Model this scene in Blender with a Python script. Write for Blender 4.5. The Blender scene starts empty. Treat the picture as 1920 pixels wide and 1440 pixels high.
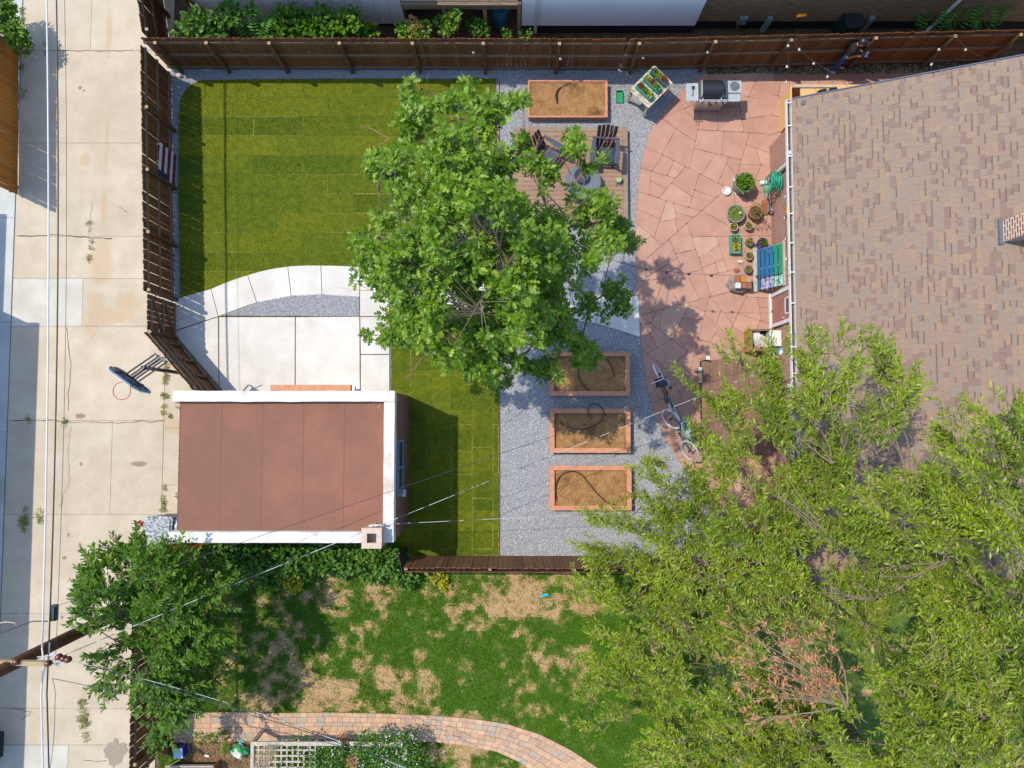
import bpy, math, random
import numpy as np
from math import radians, sin, cos, pi, atan2, hypot
from mathutils import Vector, Matrix, noise

random.seed(11); rng = np.random.default_rng(11)
sc = bpy.context.scene
COL = sc.collection

# ---------------------------------------------------------------- camera (drone looking almost straight down)
F = 1340.0; H = 21.5; TILT = radians(3.0)
cd = bpy.data.cameras.new('camera'); cam = bpy.data.objects.new('camera', cd); COL.objects.link(cam)
cd.sensor_width = 36; cd.lens = 36 * F / 1920; cd.clip_end = 1000
cam.location = (0, 0, H); cam.rotation_euler = (TILT, 0, 0)
sc.camera = cam

# ---------------------------------------------------------------- sky, sun, exposure
SUNV = Vector((-0.53, 0.245, 1.0)).normalized()
w = bpy.data.worlds.new('World'); sc.world = w; w.use_nodes = True
nt = w.node_tree; bg = nt.nodes['Background']
sky = nt.nodes.new('ShaderNodeTexSky'); sky.sky_type = 'NISHITA'; sky.sun_disc = False
sky.sun_elevation = math.asin(SUNV.z); sky.sun_rotation = atan2(SUNV.x, SUNV.y)
sky.air_density = 1.2; sky.dust_density = 0.6; sky.ozone_density = 1.5
nt.links.new(sky.outputs[0], bg.inputs[0]); bg.inputs[1].default_value = 0.15
sd = bpy.data.lights.new('sun', 'SUN'); sd.energy = 2.5; sd.angle = radians(0.55); sd.color = (1.0, 0.91, 0.76)
sun = bpy.data.objects.new('sun', sd); COL.objects.link(sun)
sun.rotation_euler = SUNV.to_track_quat('Z', 'Y').to_euler(); sun.location = (-20, 10, 40)
vs = sc.view_settings; vs.view_transform = 'Standard'; vs.look = 'None'; vs.exposure = 0.95; vs.gamma = 1
vs.use_curve_mapping = False

# ---------------------------------------------------------------- helpers
def P(px, py, z=0.0):
    """a point of the place, from where it shows and its height above ground"""
    x = (px - 960) / F; y = -(py - 720) / F
    dy = cos(TILT) * y + sin(TILT); dz = sin(TILT) * y - cos(TILT)
    s = (z - H) / dz
    return Vector((x * s, dy * s, z))

def lin(c): return c / 12.92 if c <= 0.04045 else ((c + 0.055) / 1.055) ** 2.4
K = 1.55
def S(r, g, b, k=None):
    """albedo of a surface whose sunlit look is the given sRGB colour"""
    k = k or K
    return tuple(min(0.85, lin(q / 255) / k) for q in (r, g, b))

def M(name, c, c2=None, scale=6.0, rough=0.8, bump=0.0, bscale=60.0, rnd=0.0, metal=0.0, spec=0.3,
      trans=0.0, island=0.0, isl2=None, stretch=None, lo=0.35, hi=0.65, c3=None, s3=0.6, lo3=0.5, hi3=0.62, speck=None, bdist=0.01, islw=None, sodtint=None):
    m = bpy.data.materials.new(name); m.use_nodes = True
    n = m.node_tree.nodes; L = m.node_tree.links
    b = n['Principled BSDF']; b.inputs['Roughness'].default_value = rough; b.inputs['Metallic'].default_value = metal
    b.inputs['Specular IOR Level'].default_value = spec
    col = None
    tc = n.new('ShaderNodeTexCoord')
    vec = tc.outputs['Object']
    if stretch:
        mp = n.new('ShaderNodeMapping'); mp.inputs['Scale'].default_value = stretch
        L.new(vec, mp.inputs[0]); vec = mp.outputs[0]
    def noisef(s, lo, hi, det=5):
        nz = n.new('ShaderNodeTexNoise'); nz.inputs['Scale'].default_value = s; nz.inputs['Detail'].default_value = det
        nz.inputs['Roughness'].default_value = 0.65
        L.new(vec, nz.inputs['Vector'])
        mr = n.new('ShaderNodeMapRange'); mr.inputs[1].default_value = lo; mr.inputs[2].default_value = hi
        L.new(nz.outputs[0], mr.inputs[0]); return mr.outputs[0]
    def mix(f, a, bb, mode='MIX'):
        mx = n.new('ShaderNodeMix'); mx.data_type = 'RGBA'; mx.blend_type = mode
        for sock, v in ((mx.inputs[0], f), (mx.inputs[6], a), (mx.inputs[7], bb)):
            if isinstance(v, (int, float)): sock.default_value = v
            elif isinstance(v, tuple): sock.default_value = (*v[:3], 1)
            else: L.new(v, sock)
        return mx.outputs[2]
    if c2: col = mix(noisef(scale, lo, hi), c, c2)
    else: col = mix(0.0, c, c)
    if c3: col = mix(noisef(s3, lo3, hi3), col, c3)
    if isl2:
        g = n.new('ShaderNodeNewGeometry')
        cr = n.new('ShaderNodeValToRGB'); el = cr.color_ramp.elements
        cols = [c] + list(isl2)
        el[0].color = (*cols[0], 1); el[1].color = (*cols[-1], 1)
        for i in range(1, len(cols) - 1):
            e = el.new(i / (len(cols) - 1)); e.color = (*cols[i], 1)
        L.new(g.outputs['Random Per Island'], cr.inputs[0])
        col = mix((islw or .75) if c2 else 1.0, col, cr.outputs[0])
    if sodtint:   # every roll of turf has its own tint
        mp2 = n.new('ShaderNodeMapping'); mp2.inputs['Location'].default_value = (*sodtint[:2], 0); mp2.inputs['Scale'].default_value = (1, -1, 1)
        L.new(tc.outputs['Object'], mp2.inputs[0]); br = n.new('ShaderNodeTexBrick'); br.offset = .5
        for k_, v_ in (('Scale', 1.0), ('Mortar Size', 0.0), ('Brick Width', 1.52), ('Row Height', .6)): br.inputs[k_].default_value = v_
        br.inputs['Color1'].default_value = (*sodtint[2], 1); br.inputs['Color2'].default_value = (*sodtint[3], 1)
        L.new(mp2.outputs[0], br.inputs[0]); col = mix(1.0, col, br.outputs[0], 'MULTIPLY')
        b2 = n.new('ShaderNodeTexBrick')
        for k_, v_ in (('Scale', 1.0), ('Mortar Size', 0.0), ('Brick Width', 500.0), ('Row Height', .6)): b2.inputs[k_].default_value = v_
        b2.inputs['Color1'].default_value = (1.16, 1.1, 1.0, 1); b2.inputs['Color2'].default_value = (.84, .92, .9, 1); L.new(mp2.outputs[0], b2.inputs[0]); col = mix(1.0, col, b2.outputs[0], 'MULTIPLY')
    def vary(src, amt):
        nonlocal col
        mr = n.new('ShaderNodeMapRange'); mr.inputs[3].default_value = 1 - amt; mr.inputs[4].default_value = 1 + amt
        L.new(src, mr.inputs[0])
        hs = n.new('ShaderNodeHueSaturation'); L.new(mr.outputs[0], hs.inputs['Value']); L.new(col, hs.inputs['Color'])
        col = hs.outputs[0]
    if speck: vary(noisef(speck[0], .3, .7, 2), speck[1])
    if rnd:
        oi = n.new('ShaderNodeObjectInfo'); vary(oi.outputs['Random'], rnd)
    if island:
        g = n.new('ShaderNodeNewGeometry'); vary(g.outputs['Random Per Island'], island)
    L.new(col, b.inputs['Base Color'])
    if bump:
        nz = n.new('ShaderNodeTexNoise'); nz.inputs['Scale'].default_value = bscale; nz.inputs['Detail'].default_value = 4
        L.new(vec, nz.inputs['Vector'])
        bp = n.new('ShaderNodeBump'); bp.inputs['Strength'].default_value = bump; bp.inputs['Distance'].default_value = bdist
        L.new(nz.outputs[0], bp.inputs['Height']); L.new(bp.outputs[0], b.inputs['Normal'])
    if trans:
        t = n.new('ShaderNodeBsdfTranslucent'); L.new(col, t.inputs['Color'])
        ms = n.new('ShaderNodeMixShader'); ms.inputs[0].default_value = trans
        L.new(b.outputs[0], ms.inputs[1]); L.new(t.outputs[0], ms.inputs[2])
        L.new(ms.outputs[0], n['Material Output'].inputs[0])
    return m

def brickmat(name, c1, c2, mortar, bw=0.21, rh=0.075, ms=0.012, rough=0.85):
    m = bpy.data.materials.new(name); m.use_nodes = True
    n = m.node_tree.nodes; L = m.node_tree.links; b = n['Principled BSDF']; b.inputs['Roughness'].default_value = rough
    tc = n.new('ShaderNodeTexCoord'); sx = n.new('ShaderNodeSeparateXYZ'); L.new(tc.outputs['Object'], sx.inputs[0])
    ad = n.new('ShaderNodeMath'); L.new(sx.outputs[0], ad.inputs[0]); L.new(sx.outputs[1], ad.inputs[1])
    cb = n.new('ShaderNodeCombineXYZ'); L.new(ad.outputs[0], cb.inputs[0]); L.new(sx.outputs[2], cb.inputs[1])
    br = n.new('ShaderNodeTexBrick'); br.inputs['Scale'].default_value = 1.0
    br.inputs['Brick Width'].default_value = bw; br.inputs['Row Height'].default_value = rh; br.inputs['Mortar Size'].default_value = ms
    br.inputs['Color1'].default_value = (*c1, 1); br.inputs['Color2'].default_value = (*c2, 1); br.inputs['Mortar'].default_value = (*mortar, 1)
    L.new(cb.outputs[0], br.inputs[0]); L.new(br.outputs[0], b.inputs['Base Color'])
    bp = n.new('ShaderNodeBump'); bp.inputs['Strength'].default_value = 0.6; bp.inputs['Distance'].default_value = 0.01; bp.invert = True
    L.new(br.outputs[1], bp.inputs['Height']); L.new(bp.outputs[0], b.inputs['Normal'])
    return m

def Wm(o):
    if o is None: return Matrix()
    m = Matrix.LocRotScale(o.location, o.rotation_euler, o.scale)
    return (Wm(o.parent) @ o.matrix_parent_inverse @ m) if o.parent else m

def tag(o, label=None, cat=None, group=None, kind=None):
    if label: o['label'] = label
    if cat: o['category'] = cat
    if group: o['group'] = group
    if kind: o['kind'] = kind
    return o

def thing(name, label, cat, loc=(0, 0, 0), rz=0.0, group=None):
    o = bpy.data.objects.new(name, None); COL.objects.link(o); o.empty_display_size = 0.1
    o.location = loc; o.rotation_euler = (0, 0, rz)
    return tag(o, label, cat, group)

def link(name, me, parent=None, local=False, loc=None, rot=None, scale=None):
    o = bpy.data.objects.new(name, me); COL.objects.link(o)
    if parent is not None:
        o.parent = parent
        if not local: o.matrix_parent_inverse = Wm(parent).inverted()
    if loc is not None: o.location = loc
    if rot is not None: o.rotation_euler = rot
    if scale is not None: o.scale = scale
    return o

def setmats(me, mats):
    if mats is None: return
    for m in (mats if isinstance(mats, (list, tuple)) else [mats]): me.materials.append(m)

class MB:
    def __init__(s): s.v = []; s.f = []; s.m = []
    def add(s, vs, fs, mi=0):
        o = len(s.v); s.v += [tuple(v) for v in vs]; s.f += [tuple(i + o for i in f) for f in fs]; s.m += [mi] * len(fs); return s
    def box(s, c, d, rz=0.0, mi=0, R=None):
        hx, hy, hz = d[0] / 2, d[1] / 2, d[2] / 2
        vs = [Vector((x, y, z)) for z in (-hz, hz) for y in (-hy, hy) for x in (-hx, hx)]
        if R is None: R = Matrix.Rotation(rz, 3, 'Z')
        c = Vector(c)
        return s.add([R @ v + c for v in vs], [(0, 2, 3, 1), (4, 5, 7, 6), (0, 1, 5, 4), (2, 6, 7, 3), (0, 4, 6, 2), (1, 3, 7, 5)], mi)
    def bar(s, a, b, w, h, mi=0, up=(0, 0, 1)):
        a = Vector(a); b = Vector(b); x = (b - a); l = x.length; x.normalize(); u = Vector(up)
        if abs(x.dot(u)) > 0.98: u = Vector((0, 1, 0))
        y = u.cross(x).normalized(); z = x.cross(y)
        R = Matrix((x, y, z)).transposed()
        return s.box((a + b) / 2, (l, w, h), R=R, mi=mi)
    def prism(s, poly, z0, z1, mi=0):
        n = len(poly); A = sum(poly[i][0] * poly[(i + 1) % n][1] - poly[(i + 1) % n][0] * poly[i][1] for i in range(n))
        if A < 0: poly = poly[::-1]
        vs = [(p[0], p[1], z0) for p in poly] + [(p[0], p[1], z1) for p in poly]
        fs = [tuple(range(n))[::-1], tuple(range(n, 2 * n))] + [(i, (i + 1) % n, n + (i + 1) % n, n + i) for i in range(n)]
        return s.add(vs, fs, mi)
    def tube(s, pts, rad, n=6, mi=0, closed=False):
        pts = [Vector(p) for p in pts]; k = len(pts)
        if not hasattr(rad, '__len__'): rad = [rad] * k
        vs = []; fs = []; prev = None
        for i, p in enumerate(pts):
            if closed: t = pts[(i + 1) % k] - pts[i - 1]
            else: t = pts[min(i + 1, k - 1)] - pts[max(i - 1, 0)]
            t.normalize()
            if prev is None:
                u = Vector((0, 0, 1)) if abs(t.z) < 0.9 else Vector((1, 0, 0))
            else: u = prev
            y = (u - t * u.dot(t)).normalized(); prev = y; z = t.cross(y)
            for j in range(n):
                a = 2 * pi * j / n; vs.append(p + (y * cos(a) + z * sin(a)) * rad[i])
        for i in range(k if closed else k - 1):
            for j in range(n):
                i2 = (i + 1) % k
                fs.append((i * n + j, i * n + (j + 1) % n, i2 * n + (j + 1) % n, i2 * n + j))
        if not closed:
            fs.append(tuple(range(n))[::-1]); fs.append(tuple(range((k - 1) * n, k * n)))
        return s.add(vs, fs, mi)
    def lathe(s, prof, n=20, c=(0, 0, 0), mi=0):
        vs = []; fs = []; k = len(prof)
        for r, z in prof:
            for j in range(n): vs.append((c[0] + r * cos(2 * pi * j / n), c[1] + r * sin(2 * pi * j / n), c[2] + z))
        for i in range(k - 1):
            for j in range(n): fs.append((i * n + j, i * n + (j + 1) % n, (i + 1) * n + (j + 1) % n, (i + 1) * n + j))
        fs.append(tuple(range(n))[::-1]); fs.append(tuple(range((k - 1) * n, k * n)))
        return s.add(vs, fs, mi)
    def ball(s, c, r, sc3=(1, 1, 1), nu=10, nv=7, mi=0, rz=0, jit=0.0):
        vs = []; fs = []
        for i in range(nv + 1):
            th = pi * i / nv
            for j in range(nu):
                a = 2 * pi * j / nu
                q = Vector((sin(th) * cos(a), sin(th) * sin(a), cos(th)))
                k = 1 + (jit * noise.noise(q * 1.7 + Vector(c) * 3) if jit else 0)
                q = Vector((q.x * r * sc3[0] * k, q.y * r * sc3[1] * k, q.z * r * sc3[2] * k)); q.rotate(Matrix.Rotation(rz, 3, 'Z'))
                vs.append(q + Vector(c))
        for i in range(nv):
            for j in range(nu): fs.append((i * nu + j, (i + 1) * nu + j, (i + 1) * nu + (j + 1) % nu, i * nu + (j + 1) % nu))
        return s.add(vs, fs, mi)
    def mesh(s, name, mats=None, smooth=False):
        me = bpy.data.meshes.new(name); me.from_pydata(s.v, [], s.f); setmats(me, mats)
        if len(me.materials) > 1: me.polygons.foreach_set('material_index', s.m)
        if smooth: me.polygons.foreach_set('use_smooth', [True] * len(me.polygons))
        me.update(); return me
    def build(s, name, mats=None, parent=None, local=False, smooth=False, **k):
        return link(name, s.mesh(name, mats, smooth), parent, local, **k)

def mesh_np(name, V, Fa, mats, mi=None, smooth=False):
    V = np.asarray(V, dtype=np.float32); Fa = np.asarray(Fa, dtype=np.int32); n, k = Fa.shape
    me = bpy.data.meshes.new(name); me.vertices.add(len(V)); me.vertices.foreach_set('co', V.ravel())
    me.loops.add(n * k); me.loops.foreach_set('vertex_index', Fa.ravel())
    me.polygons.add(n); me.polygons.foreach_set('loop_start', np.arange(0, n * k, k, dtype=np.int32))
    me.polygons.foreach_set('loop_total', np.full(n, k, dtype=np.int32))
    setmats(me, mats)
    if mi is not None: me.polygons.foreach_set('material_index', np.asarray(mi, dtype=np.int32))
    if smooth: me.polygons.foreach_set('use_smooth', np.ones(n, dtype=bool))
    me.update(calc_edges=True)
    if not smooth: me.shade_flat()
    return me

def nrm(a): return a / np.maximum(np.linalg.norm(a, axis=1, keepdims=True), 1e-9)

def scatter(tv, tf, pos, dirs, ups, scale):
    """copies of a small template placed with x along dirs and z along ups"""
    pos = np.asarray(pos, float); x = nrm(np.asarray(dirs, float)); u = np.asarray(ups, float)
    y = nrm(np.cross(u, x)); z = np.cross(x, y); tv = np.asarray(tv, float); scale = np.asarray(scale, float)
    if scale.ndim == 1: scale = np.repeat(scale[:, None], 3, 1)
    t = tv[None] * scale[:, None, :]
    V = pos[:, None, :] + t[..., 0:1] * x[:, None, :] + t[..., 1:2] * y[:, None, :] + t[..., 2:3] * z[:, None, :]
    k = len(tv); n = len(pos); tf = np.asarray(tf)
    Fa = tf[None] + (np.arange(n) * k)[:, None, None]
    return V.reshape(-1, 3), Fa.reshape(-1, tf.shape[1])

# leaf templates
def leaf_strip(prof, fold=0.25, droop=0.15):
    v = []; f = []
    for x, wd in prof:
        z = -droop * x * x
        v += [(x, 0, z), (x, wd, z + fold * wd), (x, -wd, z + fold * wd)]
    for i in range(len(prof) - 1):
        a, b = 3 * i, 3 * i + 3
        f += [(a, b, b + 1), (a, b + 1, a + 1), (a, b + 2, b), (a, a + 2, b + 2)]
    return np.array(v), np.array(f)
OAK = leaf_strip([(0, .015), (.2, .04), (.34, .27), (.42, .07), (.6, .36), (.68, .08), (.86, .22), (1, .01)], 0.2, 0.22)
NARROW = (np.array([(0, 0, 0), (.45, .155, .03), (.45, 0, -.01), (.45, -.155, .03), (1, 0, -.12)]), np.array([(0, 2, 1), (0, 3, 2), (2, 4, 1), (2, 3, 4)]))
BROAD = (NARROW[0] * np.array([1, 1.45, 1]), NARROW[1])
ROUND = (np.array([(0, 0, 0), (.25, .3, .04), (.7, .3, 0), (1, 0, -.12), (.7, -.3, 0), (.25, -.3, .04)]), np.array([(0, 2, 1), (0, 3, 2), (0, 4, 3), (0, 5, 4)]))
BLADE = (np.array([(0, -.5, 0), (0, .5, 0), (1, 0, 0)]), np.array([(0, 1, 2)]))
OCTA = (np.array([(1, 0, 0), (0, 1, 0), (-1, 0, 0), (0, -1, 0), (0, 0, .7), (0, 0, -.7)]), np.array([(0, 1, 4), (1, 2, 4), (2, 3, 4), (3, 0, 4)]))

def inpoly(x, y, poly):
    r = np.zeros(len(x), bool); n = len(poly)
    for i in range(n):
        x1, y1 = poly[i][:2]; x2, y2 = poly[(i + 1) % n][:2]
        if y1 == y2: continue
        c = ((y1 > y) != (y2 > y)) & (x < (x2 - x1) * (y - y1) / (y2 - y1) + x1)
        r ^= c
    return r

def clip(poly, p, nx, ny):
    """keep the part of a polygon where (q-p).n <= 0"""
    out = []; n = len(poly)
    for i in range(n):
        a = poly[i]; b = poly[(i + 1) % n]
        da = (a[0] - p[0]) * nx + (a[1] - p[1]) * ny; db = (b[0] - p[0]) * nx + (b[1] - p[1]) * ny
        if da <= 0: out.append(a)
        if (da < 0 < db) or (db < 0 < da):
            t = da / (da - db); out.append((a[0] + (b[0] - a[0]) * t, a[1] + (b[1] - a[1]) * t))
    return out

def area(poly):
    n = len(poly); return abs(sum(poly[i][0] * poly[(i + 1) % n][1] - poly[(i + 1) % n][0] * poly[i][1] for i in range(n))) / 2

def inset(poly, d):
    """shrink a convex polygon by d"""
    n = len(poly); A = sum(poly[i][0] * poly[(i + 1) % n][1] - poly[(i + 1) % n][0] * poly[i][1] for i in range(n))
    if A < 0: poly = poly[::-1]
    out = poly
    for i in range(n):
        a = poly[i]; b = poly[(i + 1) % n]; l = hypot(b[0] - a[0], b[1] - a[1])
        if l < 1e-6: continue
        nx, ny = (b[1] - a[1]) / l, -(b[0] - a[0]) / l
        out = clip(out, (a[0] - nx * d, a[1] - ny * d), nx, ny)
        if len(out) < 3: return []
    return out

def px(pts, z=0.0): return [tuple(P(a, b, z)[:2]) for a, b in pts]

def catmull(pts, k=6):
    pts = [Vector(p) for p in pts]; out = []
    for i in range(len(pts) - 1):
        p0 = pts[max(i - 1, 0)]; p1 = pts[i]; p2 = pts[i + 1]; p3 = pts[min(i + 2, len(pts) - 1)]
        for j in range(k):
            t = j / k
            out.append(0.5 * ((2 * p1) + (p2 - p0) * t + (2 * p0 - 5 * p1 + 4 * p2 - p3) * t * t + (3 * p1 - p0 - 3 * p2 + p3) * t ** 3))
    out.append(pts[-1]); return out

def U(a, b): return random.uniform(a, b)
# ================================================================ materials
m_dirt = M('dirt', S(120, 95, 70), S(90, 70, 50), 3, bump=.5, bscale=30)
m_alley = M('alley concrete', S(223, 209, 186), S(206, 192, 168), 1.3, bump=.35, bscale=140, rnd=.05, c3=S(200, 184, 160), s3=.35, lo3=.5, hi3=.75, speck=(45, .09))
m_alley_new = M('newer concrete', S(226, 222, 210), S(205, 200, 186), 1.2, bump=.2, bscale=140, rnd=.04, speck=(40, .05))
m_stain = M('clay smear', S(196, 158, 112), S(170, 130, 85), 2.2, bump=.5, bscale=40)
m_drive = M('pale drive concrete', S(214, 220, 216), S(190, 198, 196), .9, bump=.2, bscale=150, rnd=.03)
m_conc = M('white concrete', S(238, 235, 228), S(222, 217, 208), 1.1, rough=.7, bump=.15, bscale=160, rnd=.02, c3=S(210, 204, 194), s3=.5, lo3=.55, hi3=.75, speck=(35, .03))
m_gravel = M('gravel bed', S(182, 184, 190), S(146, 149, 158), 60, bump=1.0, bscale=90)
m_pebble = M('crushed stone', S(166, 170, 180), rough=.75, isl2=[S(200, 203, 211), S(226, 226, 226), S(184, 183, 185), S(148, 153, 165), S(214, 209, 204), S(236, 238, 242)])
m_mulch = M('mulch strip', S(120, 100, 75), S(80, 62, 45), 12, bump=1, bscale=50)
TINT = (10.2, P(500, 148).y, (1.16, 1.08, 1.0), (.74, .86, .85))
m_sod = M('sod', S(120, 131, 18), S(94, 111, 10), 5, rough=.9, bump=.9, bscale=70, bdist=.03, speck=(28, .25), sodtint=TINT)
m_blade = M('sod grass', S(120, 134, 20), rough=.7, spec=.12, isl2=[S(88, 111, 10), S(132, 144, 28), S(98, 122, 16), S(164, 162, 64)], trans=.12, sodtint=TINT)
m_sodseam = M('dry sod edge', S(186, 176, 88), S(140, 140, 60), 20, bump=.8, bscale=60)
m_dead = M('dormant turf', S(212, 178, 132), S(194, 158, 110), 7, bump=1, bscale=60, bdist=.02, speck=(26, .2))
m_bladeS = M('meadow grass', S(98, 152, 16), S(64, 122, 16), .6, rough=.7, spec=.2, isl2=[S(70, 126, 14), S(112, 162, 28), S(84, 138, 20), S(138, 168, 46)], islw=.5, trans=.2)
m_bladeD = M('straw', S(214, 178, 130), rough=.8, isl2=[S(190, 150, 104), S(226, 192, 146), S(170, 140, 90)])
m_flag = [M('flagstone %d' % i, S(*c), S(*d), 2.5, rough=.75, bump=.35, bscale=25, rnd=.03, speck=(22, .06)) for i, (c, d) in enumerate((
    ((206, 161, 141), (194, 148, 129)), ((203, 157, 138), (191, 144, 126)), ((209, 165, 145), (198, 152, 133)), ((201, 157, 139), (188, 144, 127)), ((213, 174, 151), (201, 160, 138))))]
m_joint = M('patio joint sand', S(186, 140, 120), S(158, 116, 98), 30, bump=.5)
m_wood_in = M('stained fence board', S(146, 94, 50), S(98, 62, 36), 9, rough=.8, bump=.4, bscale=40, rnd=.28, stretch=(6, 6, .6))
m_wood_rail = M('weathered rail', S(150, 128, 104), S(120, 98, 78), 8, bump=.3, rnd=.12, stretch=(.8, 6, 6))
m_wood_s = M('brown fence board', S(148, 106, 74), S(112, 76, 50), 9, rough=.8, bump=.4, bscale=40, rnd=.22, stretch=(6, 6, .6))
m_cedar = M('orange cedar board', S(222, 150, 62), S(178, 108, 36), 9, rough=.7, bump=.3, bscale=40, rnd=.18, stretch=(6, 6, .5))
m_post = M('fence post', S(128, 92, 60), S(96, 66, 42), 8, bump=.3, rnd=.1, stretch=(6, 6, .7))
m_posttop = M('post end grain', S(200, 175, 140), S(160, 135, 105), 30)
m_redwood = M('redwood plank', S(224, 162, 128), S(208, 140, 106), 7, rough=.7, bump=.25, bscale=50, rnd=.06, stretch=(1, 1, 1))
m_soil = M('bed soil', S(188, 144, 94), S(160, 118, 74), 5, rough=.95, bump=1.0, bscale=14, bdist=.06, c3=S(120, 84, 52), s3=1.4, lo3=.55, hi3=.7)
m_hose_k = M('black drip hose', (.02, .018, .016), rough=.6)
m_deck = M('deck board', S(178, 146, 122), S(160, 126, 104), 5, rough=.7, bump=.15, rnd=.06, stretch=(.7, 8, 8))
m_deckedge = M('deck border board', S(168, 146, 126), S(150, 128, 110), 5, rough=.7, rnd=.04)
m_roofB = M('brown roll roofing', S(152, 111, 93), S(138, 99, 82), 90, rough=.9, bump=.5, bscale=220, c3=S(170, 114, 94), s3=.5, lo3=.4, hi3=.7, speck=(55, .12))
m_parapet = M('whitewashed parapet', S(250, 248, 242), S(226, 222, 214), 2.5, rough=.85, bump=.3, bscale=40, c3=S(206, 188, 170), s3=1.6, lo3=.54, hi3=.75, speck=(14, .06))
m_brickG = brickmat('garage brick', S(150, 82, 62), S(120, 62, 48), S(150, 135, 125))
m_brickH = brickmat('house brick', S(190, 118, 92), S(160, 92, 70), S(205, 190, 178))
m_brickC = brickmat('chimney brick', S(190, 105, 75), S(140, 75, 60), S(238, 228, 214), ms=.02, rh=.085)
m_brickN = brickmat('brown neighbour brick', S(186, 154, 110), S(150, 120, 82), S(150, 132, 108))
m_white = M('white paint', S(246, 246, 246), S(232, 232, 230), 4, rough=.5)
m_siding = M('white board siding', (.82, .79, .75), (.76, .73, .69), 2, rough=.7)
m_stucco = M('pale stucco', (.80, .84, .86), (.74, .79, .82), 1.2, rough=.9, bump=.3, bscale=120)
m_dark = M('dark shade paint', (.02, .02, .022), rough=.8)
m_black = M('black plastic', (.015, .016, .02), rough=.45, spec=.5)
m_grey = M('grey plastic', S(120, 128, 136), S(104, 112, 120), 4, rough=.6)
m_charcoal = M('charcoal plastic', S(78, 90, 108), S(66, 78, 96), 5, rough=.55)
m_steel = M('brushed steel', (.55, .55, .56), rough=.35, metal=.9)
m_lidsteel = M('pale metal', S(196, 204, 208), S(176, 186, 192), 8, rough=.45)
m_glass = M('dark glass', (.03, .045, .06), rough=.08, spec=.8)
m_shin = [M('shingle %d' % i, S(*c), S(*d), 60, rough=.95, bump=.3, bscale=200, rnd=.03, speck=(60, .1)) for i, (c, d) in enumerate((
    ((163, 140, 125), (155, 133, 118)), ((150, 126, 117), (143, 119, 110)), ((168, 144, 123), (160, 137, 116)), ((158, 141, 129), (150, 134, 122)), ((164, 140, 125), (156, 133, 117))))]
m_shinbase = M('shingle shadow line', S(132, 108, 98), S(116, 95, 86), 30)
m_bark = M('bark', S(140, 122, 104), S(100, 86, 72), 12, bump=.6, bscale=30)
m_twig = M('pale twig', S(186, 164, 140), S(150, 128, 108), 6)
m_twigred = M('reddish twig', S(200, 146, 116), S(170, 112, 86), 6)
m_oak = M('oak leaf', S(118, 160, 12), S(58, 100, 6), .9, rough=.42, spec=.3, isl2=[S(54, 96, 4), S(132, 168, 20), S(86, 132, 8), S(184, 206, 70)], islw=.6, trans=.14)  # palest of the random leaf tones is a highlight put into the colour
m_willow = M('pale narrow leaf', S(162, 186, 30), S(72, 110, 10), .8, rough=.48, spec=.22, isl2=[S(64, 100, 6), S(160, 182, 38), S(106, 142, 18), S(216, 222, 112)], islw=.55, trans=.14)  # widened leaf tones put highlights and dark crown gaps into the colour
m_plum = M('glossy green leaf', S(98, 146, 8), S(54, 100, 6), 1.0, islw=.6, rough=.45, spec=.28, isl2=[S(64, 112, 20), S(112, 154, 36), S(78, 128, 26), S(146, 172, 44)], trans=.25)
m_vine = M('vine leaf', S(96, 152, 48), rough=.5, isl2=[S(60, 116, 34), S(110, 160, 60), S(80, 130, 50), S(150, 170, 50)], trans=.25)
m_fern = M('fern frond', S(96, 156, 56), rough=.5, isl2=[S(70, 130, 40), S(120, 175, 70)], trans=.25)
m_bushy = M('pot greenery', S(110, 160, 40), rough=.5, isl2=[S(80, 130, 30), S(150, 180, 60), S(100, 150, 40)], trans=.25)
m_succ = M('olive succulent', S(150, 150, 60), rough=.5, isl2=[S(110, 120, 40), S(170, 165, 80), S(160, 120, 70), S(140, 150, 60)], trans=.1)
m_yellow = M('yellow green leaf', S(200, 190, 40), rough=.5, isl2=[S(170, 180, 40), S(230, 205, 50), S(140, 160, 40)], trans=.2)
m_redleaf = M('red brown leaf', S(150, 80, 60), rough=.6, isl2=[S(120, 60, 50), S(180, 100, 70)], trans=.1)
m_rust = M('dead orange leaf', S(224, 160, 118), rough=.8, spec=.1, isl2=[S(200, 134, 92), S(234, 178, 136), S(210, 150, 116)], trans=.2)
m_petal = M('white petal', S(245, 242, 245), rough=.6, trans=.2)
m_wire_w = M('pale cable', S(236, 236, 240), rough=.4)
m_wire_k = M('dark cable', (.03, .035, .05), rough=.45)
m_utility = M('utility pole wood', S(110, 76, 46), S(78, 52, 32), 8, bump=.5, rnd=.03, stretch=(8, 8, .5))
m_crossarm = M('pale crossarm', S(204, 180, 140), S(176, 152, 116), 8, stretch=(.6, 8, 8))
m_terr = M('terracotta', S(186, 118, 88), S(164, 98, 72), 6, rough=.8)
m_cream = M('cream glaze', S(226, 214, 188), S(206, 194, 168), 6, rough=.5)
m_teal = M('teal plastic', S(44, 178, 158), rough=.45)
m_tealdark = M('dark teal plastic', S(20, 112, 120), rough=.45)
m_hoseg = M('green garden hose', S(30, 186, 150), rough=.4, spec=.5)
m_blue = M('cobalt glaze', S(30, 50, 190), rough=.15, spec=.7)
m_potgrey = M('grey pot', S(150, 158, 158), S(130, 138, 138), 5, rough=.7)
m_stone = M('boulder stone', S(170, 160, 148), S(136, 126, 116), 5, bump=.7, bscale=12)
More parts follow.
